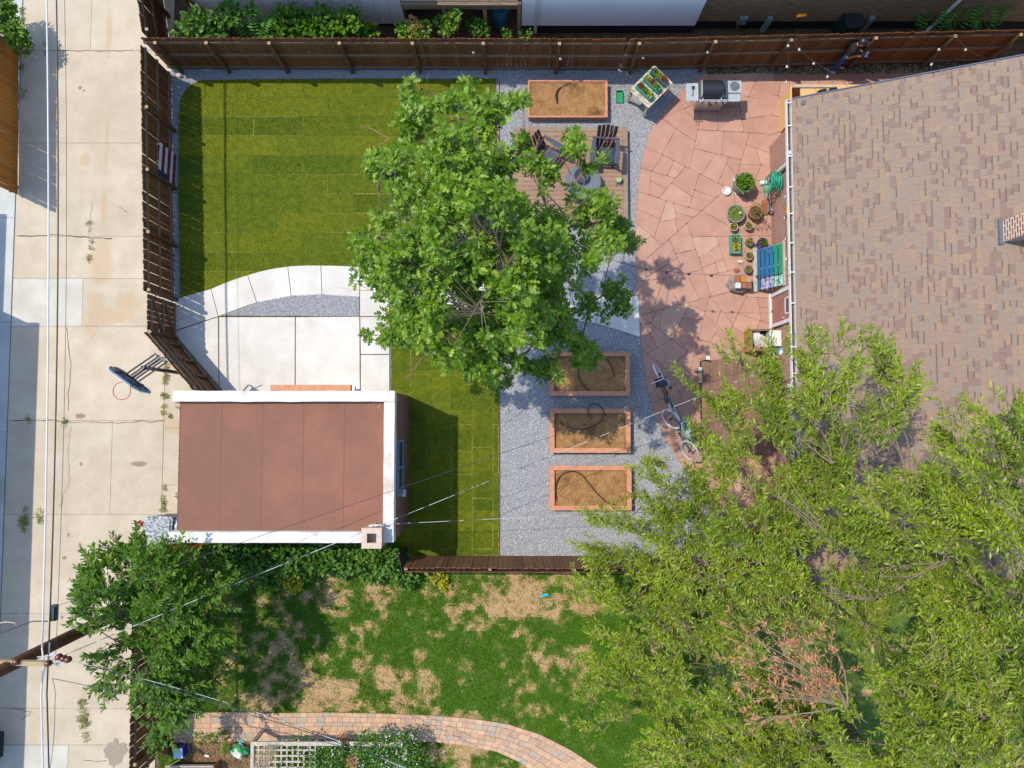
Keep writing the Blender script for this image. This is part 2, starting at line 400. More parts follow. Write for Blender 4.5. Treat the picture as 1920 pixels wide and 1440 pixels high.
m_pave = [M('paver %d' % i, S(*c), S(*d), 6, rough=.85, bump=.3, bscale=80, rnd=.06) for i, (c, d) in enumerate((
    ((222, 184, 152), (206, 168, 136)), ((210, 176, 148), (196, 160, 134)), ((196, 180, 162), (184, 166, 148)), ((228, 192, 156), (214, 176, 142))))]
m_pavesand = M('paver sand', S(150, 120, 92), S(126, 98, 74), 20)
m_lattice = M('weathered lattice', S(214, 204, 190), S(186, 176, 162), 8)

# ================================================================ ground
g = MB(); g.add([(-150, -150, -.10), (150, -150, -.10), (150, 150, -.10), (-150, 150, -.10)], [(0, 1, 2, 3)])
tag(g.build('ground', m_dirt), kind='structure')

# ---- alley: concrete bays with open joints
alley = tag(MB().add([(-15.15, -40, -.03), (-8.7, -40, -.03), (-8.7, 40, -.03), (-15.15, 40, -.03)], [(0, 1, 2, 3)]).build('alley', m_dirt), kind='structure')
JY = [P(200, y).y for y in (-330, -130, 95, 268, 443, 522, 612, 788, 965, 1150, 1328, 1397, 1560, 1800)]
def slab(poly, z0, z1, mat, parent, name='slab', gap=.0035):
    q = inset(poly, gap)
    if len(q) < 3 or area(q) < .002: return None
    mb = MB(); mb.prism(q, z0, z1 - .004)
    q2 = inset(q, .006)
    if len(q2) == len(q):
        n = len(q)
        A = sum(q[i][0] * q[(i + 1) % n][1] - q[(i + 1) % n][0] * q[i][1] for i in range(n))
        if A < 0: q = q[::-1]
        mb.prism(q2, z0, z1)
    return mb.build(name, mat, parent)
XR = -10.46
for i in range(len(JY) - 1):
    y1, y0 = JY[i], JY[i + 1]
    new = i in (5, 11)
    xs = [-15.15, -13.02, XR] if i in (1, 5, 11) else ([-15.15, -12.0, XR] if i in (7,) else [-15.15, XR])
    for j in range(len(xs) - 1):
        a = xs[j]; b = xs[j + 1]
        if new and j == 1: slab([(a, y0), (b, y0), (b, y1), (a, y1)], -.12, 0, m_alley, alley); continue
        slab([(a, y0), (b, y0), (b, y1), (a, y1)], -.12, U(-.004, .003), m_alley_new if new else m_alley, alley)
def stain(m, spots, colr, amount=.85, nscale=2.6):
    """soft-edged dirt with its own shape, at fixed places of the ground"""
    n = m.node_tree.nodes; L = m.node_tree.links; b = n['Principled BSDF']
    src = b.inputs['Base Color'].links[0].from_socket
    tc = n.new('ShaderNodeTexCoord'); nz = n.new('ShaderNodeTexNoise'); nz.inputs['Scale'].default_value = nscale; nz.inputs['Detail'].default_value = 6
    L.new(tc.outputs['Object'], nz.inputs['Vector'])
    tot = None
    for (cx, cy, rx, ry) in spots:
        mp = n.new('ShaderNodeMapping'); mp.vector_type = 'POINT'
        mp.inputs['Location'].default_value = (-cx / rx, -cy / ry, 0); mp.inputs['Scale'].default_value = (1 / rx, 1 / ry, 0)
        L.new(tc.outputs['Object'], mp.inputs[0])
        ln = n.new('ShaderNodeVectorMath'); ln.operation = 'LENGTH'; L.new(mp.outputs[0], ln.inputs[0])
        mr = n.new('ShaderNodeMapRange'); mr.inputs[1].default_value = 1.25; mr.inputs[2].default_value = .2; L.new(ln.outputs['Value'], mr.inputs[0])
        if tot is None: tot = mr.outputs[0]
        else:
            mx = n.new('ShaderNodeMath'); mx.operation = 'MAXIMUM'; L.new(tot, mx.inputs[0]); L.new(mr.outputs[0], mx.inputs[1]); tot = mx.outputs[0]
    ad = n.new('ShaderNodeMath'); ad.operation = 'ADD'; L.new(tot, ad.inputs[0]); L.new(nz.outputs[0], ad.inputs[1])
    m2 = n.new('ShaderNodeMapRange'); m2.inputs[1].default_value = .78; m2.inputs[2].default_value = 1.15; m2.inputs[4].default_value = amount; L.new(ad.outputs[0], m2.inputs[0])
    mx = n.new('ShaderNodeMix'); mx.data_type = 'RGBA'; L.new(m2.outputs[0], mx.inputs[0]); L.new(src, mx.inputs[6]); mx.inputs[7].default_value = (*colr, 1)
    L.new(mx.outputs[2], b.inputs['Base Color'])
def spots(l): return [(P(a, b).x, P(a, b).y, rx, ry) for a, b, rx, ry in l]
for mm in (m_alley, m_alley_new):
    stain(mm, spots([(190, 490, .45, .9), (240, 572, .5, .5), (205, 592, .9, .3), (172, 615, .3, .4), (195, 388, .12, .7), (178, 565, .3, .4), (205, 60, .12, .9), (200, 270, .08, 1.2), (330, 800, .5, .3), (160, 300, .2, .3)]), S(208, 176, 134), .5, 5.5)
stain(m_alley, spots([(150, 165, .07, .07), (157, 170, .05, .05), (120, 1046, .09, .07), (150, 1022, .06, .1), (152, 870, .06, .08), (128, 1003, .05, .09), (160, 1076, .1, .07), (116, 1158, .07, .07), (150, 780, .2, .1), (260, 870, .3, .1)]), S(150, 122, 104), .8, 9)
stain(m_drive, spots([(5, 920, .3, .5)]), S(170, 180, 150), .5)
for (y1, y0) in ((6.0, 2.4), (2.4, -.2), (-.2, -1.9), (-1.9, -3.6), (-3.6, -9)):
    slab([(XR, y0), (-8.75, y0), (-8.75, y1), (XR, y1)], -.12, -.004, m_alley, alley)
# clay tracked out of the yard, lying on the bays as low uneven smears
def patch(name, cx, cy, rx, ry, mat, label, z=.004, seed=0, ang=0, parent=None):
    pts = []; n = 40
    for j in range(n):
        a = 2 * pi * j / n
        k = 1 + .45 * noise.noise(Vector((cos(a) * 1.3 + seed, sin(a) * 1.3, seed * 2.1))) + .25 * noise.noise(Vector((cos(a) * 4 + seed, sin(a) * 4, 9)))
        x = rx * k * cos(a); y = ry * k * sin(a)
        pts.append((cx + x * cos(ang) - y * sin(ang), cy + x * sin(ang) + y * cos(ang), z))
    mb = MB(); mb.add(pts, [tuple(range(n))]); o = mb.build(name, mat, alley)
    return o
c = P(217, 1410); patch('asphalt_patch', c.x, c.y, .28, .36, M('asphalt', S(182, 170, 152), S(158, 146, 130), 40, bump=.6, bscale=90), '', .0065, 40)
# pavement cracks: thin dark wandering strips
def crack(pts, wd=.012, z=.0075):
    q = [Vector((p.x, p.y)) for p in [P(*a) for a in pts]]
    out = []
    for i in range(len(q) - 1):
        n = max(2, int((q[i + 1] - q[i]).length / .12))
        for j in range(n): 
            t = j / n; p = q[i].lerp(q[i + 1], t); p += Vector((noise.noise(Vector((p.x * 3, p.y * 3, 1))), noise.noise(Vector((p.x * 3, p.y * 3, 7))))) * .06
            out.append(p)
    out.append(q[-1]); mb = MB(); vs = []; fs = []
    for i, p in enumerate(out):
        t = (out[min(i + 1, len(out) - 1)] - out[max(i - 1, 0)]).normalized(); nn = Vector((-t.y, t.x)) * wd * U(.3, .8)
        vs += [(p.x + nn.x, p.y + nn.y, z), (p.x - nn.x, p.y - nn.y, z)]
    for i in range(len(out) - 1): fs.append((2 * i, 2 * i + 1, 2 * i + 3, 2 * i + 2))
    mb.add(vs, fs); return mb.build('crack', m_dirt, alley)
crack([(33, 442), (60, 443), (100, 440), (150, 444), (210, 447)], .02)
crack([(98, 95), (130, 94), (180, 97), (250, 93)], .008)
crack([(126, 615), (128, 650), (134, 690), (130, 720), (128, 770)], .012)
crack([(20, 788), (70, 787), (130, 791), (200, 793), (307, 789)], .014)
crack([(133, 800), (128, 850), (130, 900), (112, 950)], .006)
crack([(168, 470), (170, 400), (172, 380)], .006); crack([(222, 386), (240, 400), (232, 396)], .006)
crack([(15, 1328), (60, 1333), (40, 1350)], .01)
crack([(158, 1427), (200, 1426)], .012)

# ---- neighbour's pale drive at the far left
drive = tag(MB().add([(-40, -40, -.035), (-15.15, -40, -.035), (-15.15, 40, -.035), (-40, 40, -.035)], [(0, 1, 2, 3)]).build('driveway', m_dirt), kind='structure')
ys = [40, 14, 10.6, 6.2, 3.0, -.3, -3.6, -5.6, -7.6, -9.6, -12, -40]
for i in range(len(ys) - 1): slab([(-40, ys[i + 1]), (-15.16, ys[i + 1]), (-15.16, ys[i]), (-40, ys[i])], -.1, .02, m_drive, drive)

# ---- gravel sheet under the whole yard
YN = 10.82; XW = -10.5; YS = -4.0; XH = 7.88
gravel = tag(MB().prism([(-10.5, YN + .2), (-10.45, 2.5), (-8.8, .75), (-3.0, .75), (-3.0, YS - .3), (XH, YS - .3), (XH, YN + .2)], -.08, 0.008).build('gravel', m_gravel), kind='structure')

# ---- lawns of laid sod
lawnpoly = px([(338, 575), (334, 300), (333, 215), (337, 190), (348, 170), (362, 157), (380, 151), (500, 149), (700, 148), (930, 148), (934, 400), (935, 720), (935, 1041), (768, 1041), (768, 730), (733, 730), (733, 560), (660, 500), (560, 510), (480, 520)])
hull = px([(340, 620), (334, 300), (333, 215), (337, 190), (348, 170), (362, 157), (380, 151), (500, 149), (930, 148), (934, 400), (935, 620)])[::-1]
lawn = tag(MB().prism(px([(340, 600), (335, 215), (350, 171), (382, 153), (929, 150), (934, 620)]), -.02, .026).build('lawn', m_sodseam), kind='structure')
def sodrow(y0, y1, xa, xb, off, hl, dx=1.52):
    x = xa - off
    while x < xb:
        x1 = x + dx
        q = [(max(x, xa), y0), (min(x1, xb), y0), (min(x1, xb), y1), (max(x, xa), y1)]
        if min(x1, xb) - max(x, xa) > .05:
            for i in range(len(hl)):
                a = hl[i]; b = hl[(i + 1) % len(hl)]; l = hypot(b[0] - a[0], b[1] - a[1])
                # hull runs clockwise or not: use inside point to orient
                nx, ny = (b[1] - a[1]) / l, -(b[0] - a[0]) / l
                cx = sum(p[0] for p in hl) / len(hl); cy = sum(p[1] for p in hl) / len(hl)
                if (cx - a[0]) * nx + (cy - a[1]) * ny > 0: nx, ny = -nx, -ny
                q = clip(q, a, nx, ny)
                if len(q) < 3: break
            if len(q) >= 3 and area(q) > .02:
                q2 = inset(q, random.choice((.003, .004, .005, .008, .013)))
                if len(q2) >= 3: MB().prism(q2, 0, .035 + U(-.005, .006)).build('sod', m_sod, lawn)
        x = x1
y = hull[0][1]
ytop = P(500, 148).y; yb = P(600, 600).y; i = 0
while ytop - .6 * i > yb:
    sodrow(ytop - .6 * (i + 1), ytop - .6 * i, -10.2, -.3, (1 - i % 2) * .76, hull); i += 1
hull2 = px([(733, 560), (935, 560), (935, 1041), (733, 1041)])
lawn2 = tag(MB().prism(hull2, -.02, .026).build('lawn', m_sodseam), kind='structure')
_l = lawn; lawn = lawn2; k = 0; yy = hull2[0][1]
while yy > hull2[2][1]:
    sodrow(max(yy - 1.5, hull2[2][1]), yy, hull2[0][0], hull2[0][0] + .62, 0, hull2, .62)
    yy -= 1.5
for cidx in range(1, 6):
    yy = hull2[0][1] + (cidx % 2) * .7; xa = hull2[0][0] + .62 * cidx
    while yy > hull2[2][1]:
        sodrow(max(yy - 1.5, hull2[2][1]), min(yy, hull2[0][1]), xa, min(xa + .62, hull2[1][0]), 0, hull2, .62); yy -= 1.5
lawn = _l
def blades(name, poly, n, mat, ln, wd, label, avoid=(), z=.03, mask=None, cat='grass'):
    xs = [p[0] for p in poly]; ys = [p[1] for p in poly]
    x = rng.uniform(min(xs), max(xs), n); y = rng.uniform(min(ys), max(ys), n)
    ok = inpoly(x, y, poly)
    for a in avoid: ok &= ~inpoly(x, y, a)
    if mask is not None: ok &= mask(x, y)
    x = x[ok]; y = y[ok]; n = len(x); a = rng.uniform(0, 2 * pi, n)
    pos = np.stack([x, y, np.full(n, z)], 1); el = rng.uniform(.15, 1.1, n)
    d = np.stack([np.cos(a) * np.cos(el), np.sin(a) * np.cos(el), np.sin(el)], 1)
    up = rng.normal(0, .5, (n, 3)); up[:, 2] += 1
    l = rng.uniform(.6, 1.3, n) * ln
    V, Fa = scatter(*BLADE, pos, d, up, np.stack([l, np.full(n, wd), l], 1))
    o = link(name, mesh_np(name, V, Fa, mat)); return tag(o, label, cat, kind='stuff')
# ---------------------------------------------------------------- concrete walk and pads
walk = tag(MB().prism(px([(330, 640), (400, 560), (480, 530), (600, 515), (725, 515), (725, 730), (410, 730)]), .0, .047).build('walkway', m_dirt), kind='structure')
ZC = .06
def cs(pts): 
    q = px(pts); mb = MB(); mb.prism(inset(q, .006) or q, 0, ZC - .004); 
    q2 = inset(q, .011)
    if len(q2) >= 3: mb.prism(q2, 0.01, ZC)
    return mb.build('slab', m_conc, walk)
def arc(a, b, bulge, k=4):
    """points from a to b with a sideways bulge (pixels)"""
    out = []
    for j in range(k + 1):
        t = j / k; x = a[0] + (b[0] - a[0]) * t; y = a[1] + (b[1] - a[1]) * t
        out.append((x, y - bulge * 4 * t * (1 - t)))
    return out
def cs2(pts):   # non convex outline: straight prism
    q = px(pts); MB().prism(q, 0, ZC).build('slab', m_conc, walk)
cs2([(324, 567), (340, 559), (368, 551), (396.5, 543), (410, 593.5), (323, 622)])
cs2(arc((397.6, 542.6), (465, 517), 1.5) + arc((482, 567.5), (411.2, 593.2), .5))
cs2(arc((466.2, 516.6), (540, 501), 2) + arc((546.5, 555), (483.2, 567.2), -1))
cs2(arc((541.2, 500.7), (602, 499), 1) + arc((604, 552.5), (547.7, 554.6), -1))
cs2(arc((603.2, 499), (674.5, 502), 1) + arc((674.5, 556.5), (605.2, 552.4), -1))
cs([(675.5, 502), (731, 503), (731, 593.5), (675.5, 593.5)])
cs([(676, 594.5), (731, 594.5), (731, 664.5), (677, 664.5)])
cs([(677, 665.5), (731, 665.5), (731, 742), (677, 742)])
cs([(322, 624), (410.5, 594.7), (411.5, 742), (404, 742)])
cs([(412, 595), (554.5, 595), (554, 742), (412.5, 742)])
cs([(555.5, 595), (675, 594), (676, 742), (555, 742)])
up = [(732, 503), (800, 508), (870, 514), (940, 522), (1010, 534), (1070, 546), (1128, 556), (1197, 556)]
lo = [(732, 572), (800, 577), (870, 582), (940, 588), (1010, 594), (1065, 599), (1117, 606), (1200, 632)]
for i in range(len(up) - 1):
    a = 1.0 if i else 0
    cs2([(up[i][0] + .7, up[i][1]), (up[i + 1][0] - .7, up[i + 1][1]), (lo[i + 1][0] - .7, lo[i + 1][1]), (lo[i][0] + .7, lo[i][1])])
walkpoly = px([(324, 567), (396, 543), (465, 517), (540, 501), (602, 498), (675, 501)] + up + lo[::-1] + [(732, 742), (404, 742), (322, 624)])
crescent = px([(413, 592)] + arc((411, 594), (483, 568), 0)[1:] + arc((483, 568), (547, 555), 1) + arc((547, 555), (605, 553), 1) + arc((605, 553), (674, 557), 1) + [(674, 593)])
# the crescent is open: cover of the walkway base there is gravel too
MB().prism(crescent, 0, .05).build('gravel_bed', m_gravel, walk)
# steel edging between the lawn strip and the gravel
ed = MB(); pts = [P(935.5, y) for y in (148, 300, 500, 502)]; ed.bar((pts[0].x, pts[0].y, .03), (pts[2].x, pts[2].y, .03), .008, .08)
a = P(936, 600); b = P(936, 1041); ed.bar((a.x, a.y, .03), (b.x, b.y, .03), .008, .08)
tag(ed.build('lawn_edging', m_twigred), 'thin rusty steel edging between the lawn and the grey gravel', 'edging')

blades('lawn_grass', lawnpoly, 190000, m_blade, .055, .011, 'short yellow green grass of the newly laid sod', avoid=[walkpoly])
# gravel stones
def stones(name, poly, n, r, label, avoid=(), z=.012, mat=None):
    xs = [p[0] for p in poly]; ys = [p[1] for p in poly]
    x = rng.uniform(min(xs), max(xs), n); y = rng.uniform(min(ys), max(ys), n); ok = inpoly(x, y, poly)
    for a in avoid: ok &= ~inpoly(x, y, a)
    x = x[ok]; y = y[ok]; n = len(x); a = rng.uniform(0, 2 * pi, n)
    up = rng.normal(0, .45, (n, 3)); up[:, 2] += 1
    d = np.stack([np.cos(a), np.sin(a), rng.normal(0, .3, n)], 1)
    s = np.stack([rng.uniform(.7, 1.5, n), rng.uniform(.6, 1.1, n), rng.uniform(.6, 1.1, n)], 1) * r
    V, Fa = scatter(*OCTA, np.stack([x, y, rng.uniform(z, z + .012, n)], 1), d, up, s)
    o = link(name, mesh_np(name, V, Fa, mat or m_pebble)); tag(o, label, 'gravel', kind='stuff'); return o
patio_px = [(1425, 138), (1318, 140), (1280, 168), (1255, 192), (1232, 222), (1214, 258), (1203, 300), (1196, 350), (1192, 410), (1191, 470), (1193, 540), (1198, 600), (1203, 660), (1213, 730), (1228, 780), (1250, 830), (1278, 872), (1310, 908), (1345, 950), (1372, 985)]
patio_full = px(patio_px + [(1450, 985), (1450, 138)])
yard = px([(316, 132), (1330, 132), (1330, 150), (1340, 1046), (770, 1046), (770, 600), (316, 620)])
beds_px = [(990, 150, 1139, 220), (1030, 659, 1181, 742), (1031, 766, 1182, 849), (1031, 873, 1184, 957)]
av = [lawnpoly, walkpoly, patio_full] + [px([(a, b), (c, b), (c, d), (a, d)], .3) for a, b, c, d in beds_px] + [px([(960, 240), (1178, 240), (1178, 420), (960, 420)])]
stones('gravel_stones', px([(936, 132), (1330, 132), (1385, 700), (1440, 1046), (936, 1046)]), 190000, .0165, 'loose grey and white crushed stone between the raised beds', av)
stones('gravel_stones', px([(316, 132), (937, 132), (937, 150), (345, 560), (320, 570)]), 48000, .0165, 'loose grey crushed stone along the back and side fence', av)
stones('gravel_stones', crescent, 6000, .0165, 'crescent of grey crushed stone beside the concrete pads', z=.052)
# mulch by the back fence behind the patio
mu = px([(1322, 122), (1326, 142), (1500, 140), (1960, 134), (1960, 108), (1600, 118)]); tag(MB().prism(mu, -.06, .02).build('mulch_strip', m_mulch), kind='structure')
stones('bark_chips', mu, 5000, .03, 'brown bark chips and small stones along the shaded fence foot', z=.02,
       mat=M('bark chip', S(110, 92, 66), isl2=[S(80, 62, 44), S(140, 120, 90), S(190, 180, 150), S(96, 100, 60)], rough=.9))

# ---------------------------------------------------------------- flagstone patio
pat = tag(MB().prism(px(patio_px + [(1470, 985), (1470, 900), (1960, 900), (1960, 130), (1500, 138)]), -.05, .022).build('patio', m_joint), kind='structure')
basepoly = px(patio_px) + [tuple(P(1466, 985)[:2]), (7.9, 8.35), tuple(P(1450, 138)[:2])]
side = [(7.75, 8.35), (16.5, 8.35), (16.5, 10.45), (7.75, 10.45)]
def crazy(poly, out):
    """split a slab outline into irregular flags, the way broken stone is laid"""
    A_ = area(poly)
    if A_ < random.choice((.16, .3, .45, .6, .8)) or (A_ < .9 and random.random() < .12): out.append(poly); return
    cx = sum(p[0] for p in poly) / len(poly); cy = sum(p[1] for p in poly) / len(poly)
    sxx = sum((p[0] - cx) ** 2 for p in poly); syy = sum((p[1] - cy) ** 2 for p in poly); sxy = sum((p[0] - cx) * (p[1] - cy) for p in poly)
    th = .5 * atan2(2 * sxy, sxx - syy) + random.gauss(0, .32)      # long axis: cut across it
    th -= random.gauss(0, .0); best = None; ext = math.sqrt(A_) * .2
    def compact(q): return area(q) / max(1e-6, sum(hypot(q[i][0] - q[i - 1][0], q[i][1] - q[i - 1][1]) for i in range(len(q))) ** 2)
    for tr in range(7):
        an = th + random.gauss(0, .3); p = (cx + U(-ext, ext), cy + U(-ext, ext)); nx, ny = cos(an), sin(an)
        a = clip(poly, p, nx, ny); b = clip(poly, p, -nx, -ny)
        if len(a) < 3 or len(b) < 3 or min(area(a), area(b)) < .03: continue
        sc_ = min(compact(a), compact(b)) + random.uniform(0, .008)
        if best is None or sc_ > best[0]: best = (sc_, a, b)
    if best is None: out.append(poly); return
    a, b = best[1:]
    crazy(a, out); crazy(b, out)
flags = []; crazy(basepoly, flags); crazy(side, flags)
for q in flags:
    q = inset(q, U(.0018, .004))
    if len(q) < 3 or area(q) < .01: continue
    q2 = []
    for k in range(len(q)):
        a = Vector(q[k]); b = Vector(q[(k + 1) % len(q)]); l = (b - a).length
        if l < .03: continue
        nn = Vector((b.y - a.y, a.x - b.x)).normalized()
        ch = min(.04, l * .15)
        q2.append(tuple(a.lerp(b, ch / l)))
        if l > .3:
            for t in (.35, .68): q2.append(tuple(a.lerp(b, t + U(-.06, .06)) - nn * U(-.001, .008)))
        q2.append(tuple(a.lerp(b, 1 - ch / l)))
    if len(q2) < 3: continue
    z = .045 + U(-.004, .005)
    MB().prism(q2, 0, z).build('flagstone', m_flag[random.choices((0, 1, 2, 3, 4), (30, 22, 22, 18, 8))[0]], pat)

# ---------------------------------------------------------------- deck
ZD = .22
dx0, dy1 = P(962, 238, ZD)[:2]; dx1, dy0 = P(1178, 424, ZD)[:2]
dk = thing('deck', 'low brown plank deck with a darker border board beside the patio', 'deck', (dx0, dy0, 0))
bw = .145
MB().box(((dx0 + dx1) / 2, dy1 - bw / 2, ZD - .015), (dx1 - dx0, bw, .03)).build('border_board', m_deckedge, dk)
MB().box((dx1 - bw / 2, (dy0 + dy1 - bw) / 2 - .003, ZD - .015), (bw, dy1 - dy0 - bw - .006, .03)).build('border_board', m_deckedge, dk)
yb = dy1 - bw - .006; me = None; n = int((yb - dy0) / .139)
lenb = dx1 - bw - .006 - dx0
me = MB().box((0, 0, 0), (lenb, .132, .028)).mesh('deck_board', m_deck)
for i in range(n): link('board', me, dk, loc=(dx0 + lenb / 2, yb - .07 - .139 * i, ZD - .0165))
MB().box(((dx0 + dx1) / 2, (dy0 + dy1) / 2, .09), (dx1 - dx0 - .06, dy1 - dy0 - .06, .18)).build('deck_frame', m_dark, dk)

# ---------------------------------------------------------------- raised beds
def soilmesh(x0, x1, y0, y1, z, seed):
    nx, ny = 36, 20; V = []; Fq = []
    for j in range(ny + 1):
        for i in range(nx + 1):
            x = x0 + (x1 - x0) * i / nx; y = y0 + (y1 - y0) * j / ny
            V.append((x, y, z + .035 * noise.fractal(Vector((x * 2.2, y * 2.2, seed)), 1, 2, 4)))
    for j in range(ny):
        for i in range(nx):
            a = j * (nx + 1) + i; Fq.append((a, a + 1, a + nx + 2, a + nx + 1))
    return mesh_np('soil', V, Fq, m_soil, smooth=True)
bl = ['redwood raised bed of bare soil by the back fence', 'redwood raised bed half under the oak, nearest the walkway', 'middle redwood raised bed with a black hose looped over its edge', 'southernmost redwood raised bed with an S-curved black hose']
for bi, (a, b, c, d) in enumerate(beds_px):
    zt = .30; p0 = P(a, d, zt); p1 = P(c, b, zt); x0, y0, x1, y1 = p0.x, p0.y, p1.x, p1.y
    t = thing('raised_bed', bl[bi], 'garden bed', (x0, y0, 0), group='raised garden beds')
    th = .045
    for (cx, cy, sx, sy) in (((x0 + x1) / 2, y0 + th / 2 + .02, x1 - x0 - .04, th), ((x0 + x1) / 2, y1 - th / 2 - .02, x1 - x0 - .04, th), (x0 + th / 2 + .02, (y0 + y1) / 2, th, y1 - y0 - .04 - 2 * th - .004), (x1 - th / 2 - .02, (y0 + y1) / 2, th, y1 - y0 - .04 - 2 * th - .004)):
        for k in range(2): MB().box((cx, cy, .066 + .134 * k), (sx, sy, .128)).build('side_plank', m_redwood, t)
    cw = .14 if bi else .05
    zc0, zc1 = zt - .036, zt
    for poly in ([(x0, y0), (x1, y0), (x1 - cw, y0 + cw), (x0 + cw, y0 + cw)], [(x1, y0), (x1, y1), (x1 - cw, y1 - cw), (x1 - cw, y0 + cw)], [(x1, y1), (x0, y1), (x0 + cw, y1 - cw), (x1 - cw, y1 - cw)], [(x0, y1), (x0, y0), (x0 + cw, y0 + cw), (x0 + cw, y1 - cw)]):
        MB().prism(inset(poly, .0015), zc0 + .001, zc1 + U(-.002, .002)).build('cap_board', m_redwood, t)
    zs = .215 if bi else .25
    link('soil', soilmesh(x0 + .05, x1 - .05, y0 + .05, y1 - .05, zs, bi * 3.7), t)
    hs = {0: [[(1062, 160), (1048, 166), (1042, 178), (1044, 194)], [(1070, 156), (1056, 162), (1046, 172), (1044, 193)]],
          1: [[(1085, 668), (1084, 690), (1088, 715), (1105, 733)], [(1115, 668), (1135, 672), (1148, 690), (1152, 707)]],
          2: [[(1050, 790), (1060, 798), (1085, 805), (1110, 800), (1128, 788), (1132, 772), (1120, 758), (1106, 760), (1102, 772), (1109, 786)]],
          3: [[(1044, 940), (1042, 915), (1050, 893), (1070, 884), (1090, 890), (1115, 920), (1135, 940), (1150, 946), (1157, 946)]]}[bi]
    for q in hs:
        pts = catmull([P(u, v, zt + (.03 if (bi == 2 and v < 778) else -.045 if bi else -.02)) for u, v in q], 6)
        tag(MB().tube(pts, .013, 5).build('drip_hose', m_hose_k, smooth=True), {0: ('black drip hose curled on the soil by the back fence, inner of the pair' if q[0][0] == 1062 else 'black drip hose curled on the soil by the back fence, outer of the pair'), 1: ('straight black drip hose at the left of the shaded bed' if q[0][0] == 1085 else 'bent black drip hose at the right of the shaded bed'), 2: 'black drip hose looping over the edge of the middle bed', 3: 'black drip hose in an S curve across the southernmost bed'}[bi], 'hose', 'drip hoses in the raised beds')
# ---------------------------------------------------------------- board fences
def picket_mesh(h, wd=.138, th=.018, mat=None, dog=.03):
    mb = MB(); x = wd / 2
    prof = [(-x, 0), (x, 0), (x, h - dog), (x - dog, h), (-x + dog, h), (-x, h - dog)]
    n = len(prof)
    vs = [(p[0], -th / 2, p[1]) for p in prof] + [(p[0], th / 2, p[1]) for p in prof]
    fs = [tuple(range(n)), tuple(range(n, 2 * n))[::-1]] + [(i, n + i, n + (i + 1) % n, (i + 1) % n) for i in range(n)]
    return mb.add(vs, fs).mesh('picket', mat)
PK = {}
def fence(label, A, B, h=1.8, pitch=.142, wd=.138, side=1, rails=(.22, .95, 1.62), posts=(), mat=None, railmat=None, postmat=None, both=False, postside=None, name='wooden_fence', cat='fence', skip=(), gate=None, rail_on=True):
    """boards on the line A-B; rails and posts on the left (side=1) or right (-1) of it"""
    A = Vector(A[:2]); B = Vector(B[:2]); L = (B - A).length; rz = atan2(B.y - A.y, B.x - A.x)
    mat = mat or m_wood_in; railmat = railmat or m_wood_rail; postmat = postmat or m_post
    t = thing(name, label, cat, (A.x, A.y, 0), rz)
    key = (h, wd, mat.name)
    if key not in PK: PK[key] = picket_mesh(h, wd, mat=mat)
    n = int(L / pitch)
    for i in range(n):
        o = link('picket', PK[key], t, True, loc=(pitch * (i + .5), U(-.002, .002), .03 + U(-.012, .008)), rot=(U(-.006, .006), U(-.007, .007), U(-.03, .03)))
        if both:
            link('picket', PK[key], t, True, loc=(pitch * (i + .5), side * .105 + U(-.002, .002), .03 + U(-.012, .008)), rot=(0, U(-.007, .007), U(-.03, .03)))
    ry = side * (.009 + .02)
    if rail_on:
        for z in rails: MB().box((L / 2, side * .032, z), (L, .04, .088)).build('rail', railmat, t, True)
    for x in posts:
        if 0 <= x <= L:
            MB().box((x, side * (.055 + .046) if not both else side * .052, (h - .06) / 2), (.09, .09 if not both else .055, h - .06)).build('post', postmat, t, True)
            MB().box((x, side * (.055 + .046) if not both else side * .052, h - .055), (.088, .088 if not both else .05, .012)).build('post_top', m_posttop, t, True)
    return t
A = Vector((-10.52, 10.84)); Bm = P(1180, 73.5, 1.8); Cc = P(1935, 56, 1.8)
def postx(A, B, pxs):
    d = (Vector(B[:2]) - Vector(A[:2])).normalized(); return [(P(u, v, 1.75).xy - Vector(A[:2])).dot(d) for u, v in pxs]
fence('long dark brown board fence along the back of the lawn', A, Bm, side=-1, posts=postx(A, Bm, [(290, 86), (386, 85), (504, 84), (636, 84), (773, 83), (906, 83), (1049, 83)]))
fence('dark brown board fence behind the barbecue and the shaded house side', Bm, Cc, side=-1, posts=postx(Bm, Cc, [(1199, 80), (1342, 77), (1484, 72), (1643, 70), (1792, 66), (1915, 64)]))
# side fence along the alley
W0 = Vector((-10.50, 10.66)); W1 = P(270, 547, 1.8)
fence('gappy brown board fence between the lawn and the alley', W0, W1, side=1, pitch=.15, wd=.138, posts=postx(W0, W1, [(276, 200), (277, 317), (277, 434), (277, 543)]))
# pedestrian gate with crossed braces
G0 = P(276, 551, 1.75); G1 = P(276, 621, 1.75)
gt = fence('small brown picket gate with two slanting braces by the walkway', G0, G1, h=1.72, side=1, pitch=.146, wd=.136, rails=(.2, .9, 1.58), name='picket_gate', cat='gate')
Lg = (G1 - G0).xy.length
for z0, z1 in ((.25, .86), (.95, 1.53)): MB().bar((Lg - .08, .036, z1 if 0 else z0), (.08, .036, z1), .03, .085, up=(0, 1, 0)).build('brace', m_wood_rail, gt, True)
MB().box((Lg - .06, .075, 1.25), (.12, .03, .03)).build('latch', m_steel, gt, True)
for zz in (.4, 1.4): MB().box((.05, .06, zz), (.18, .012, .05)).build('hinge', m_black, gt, True)
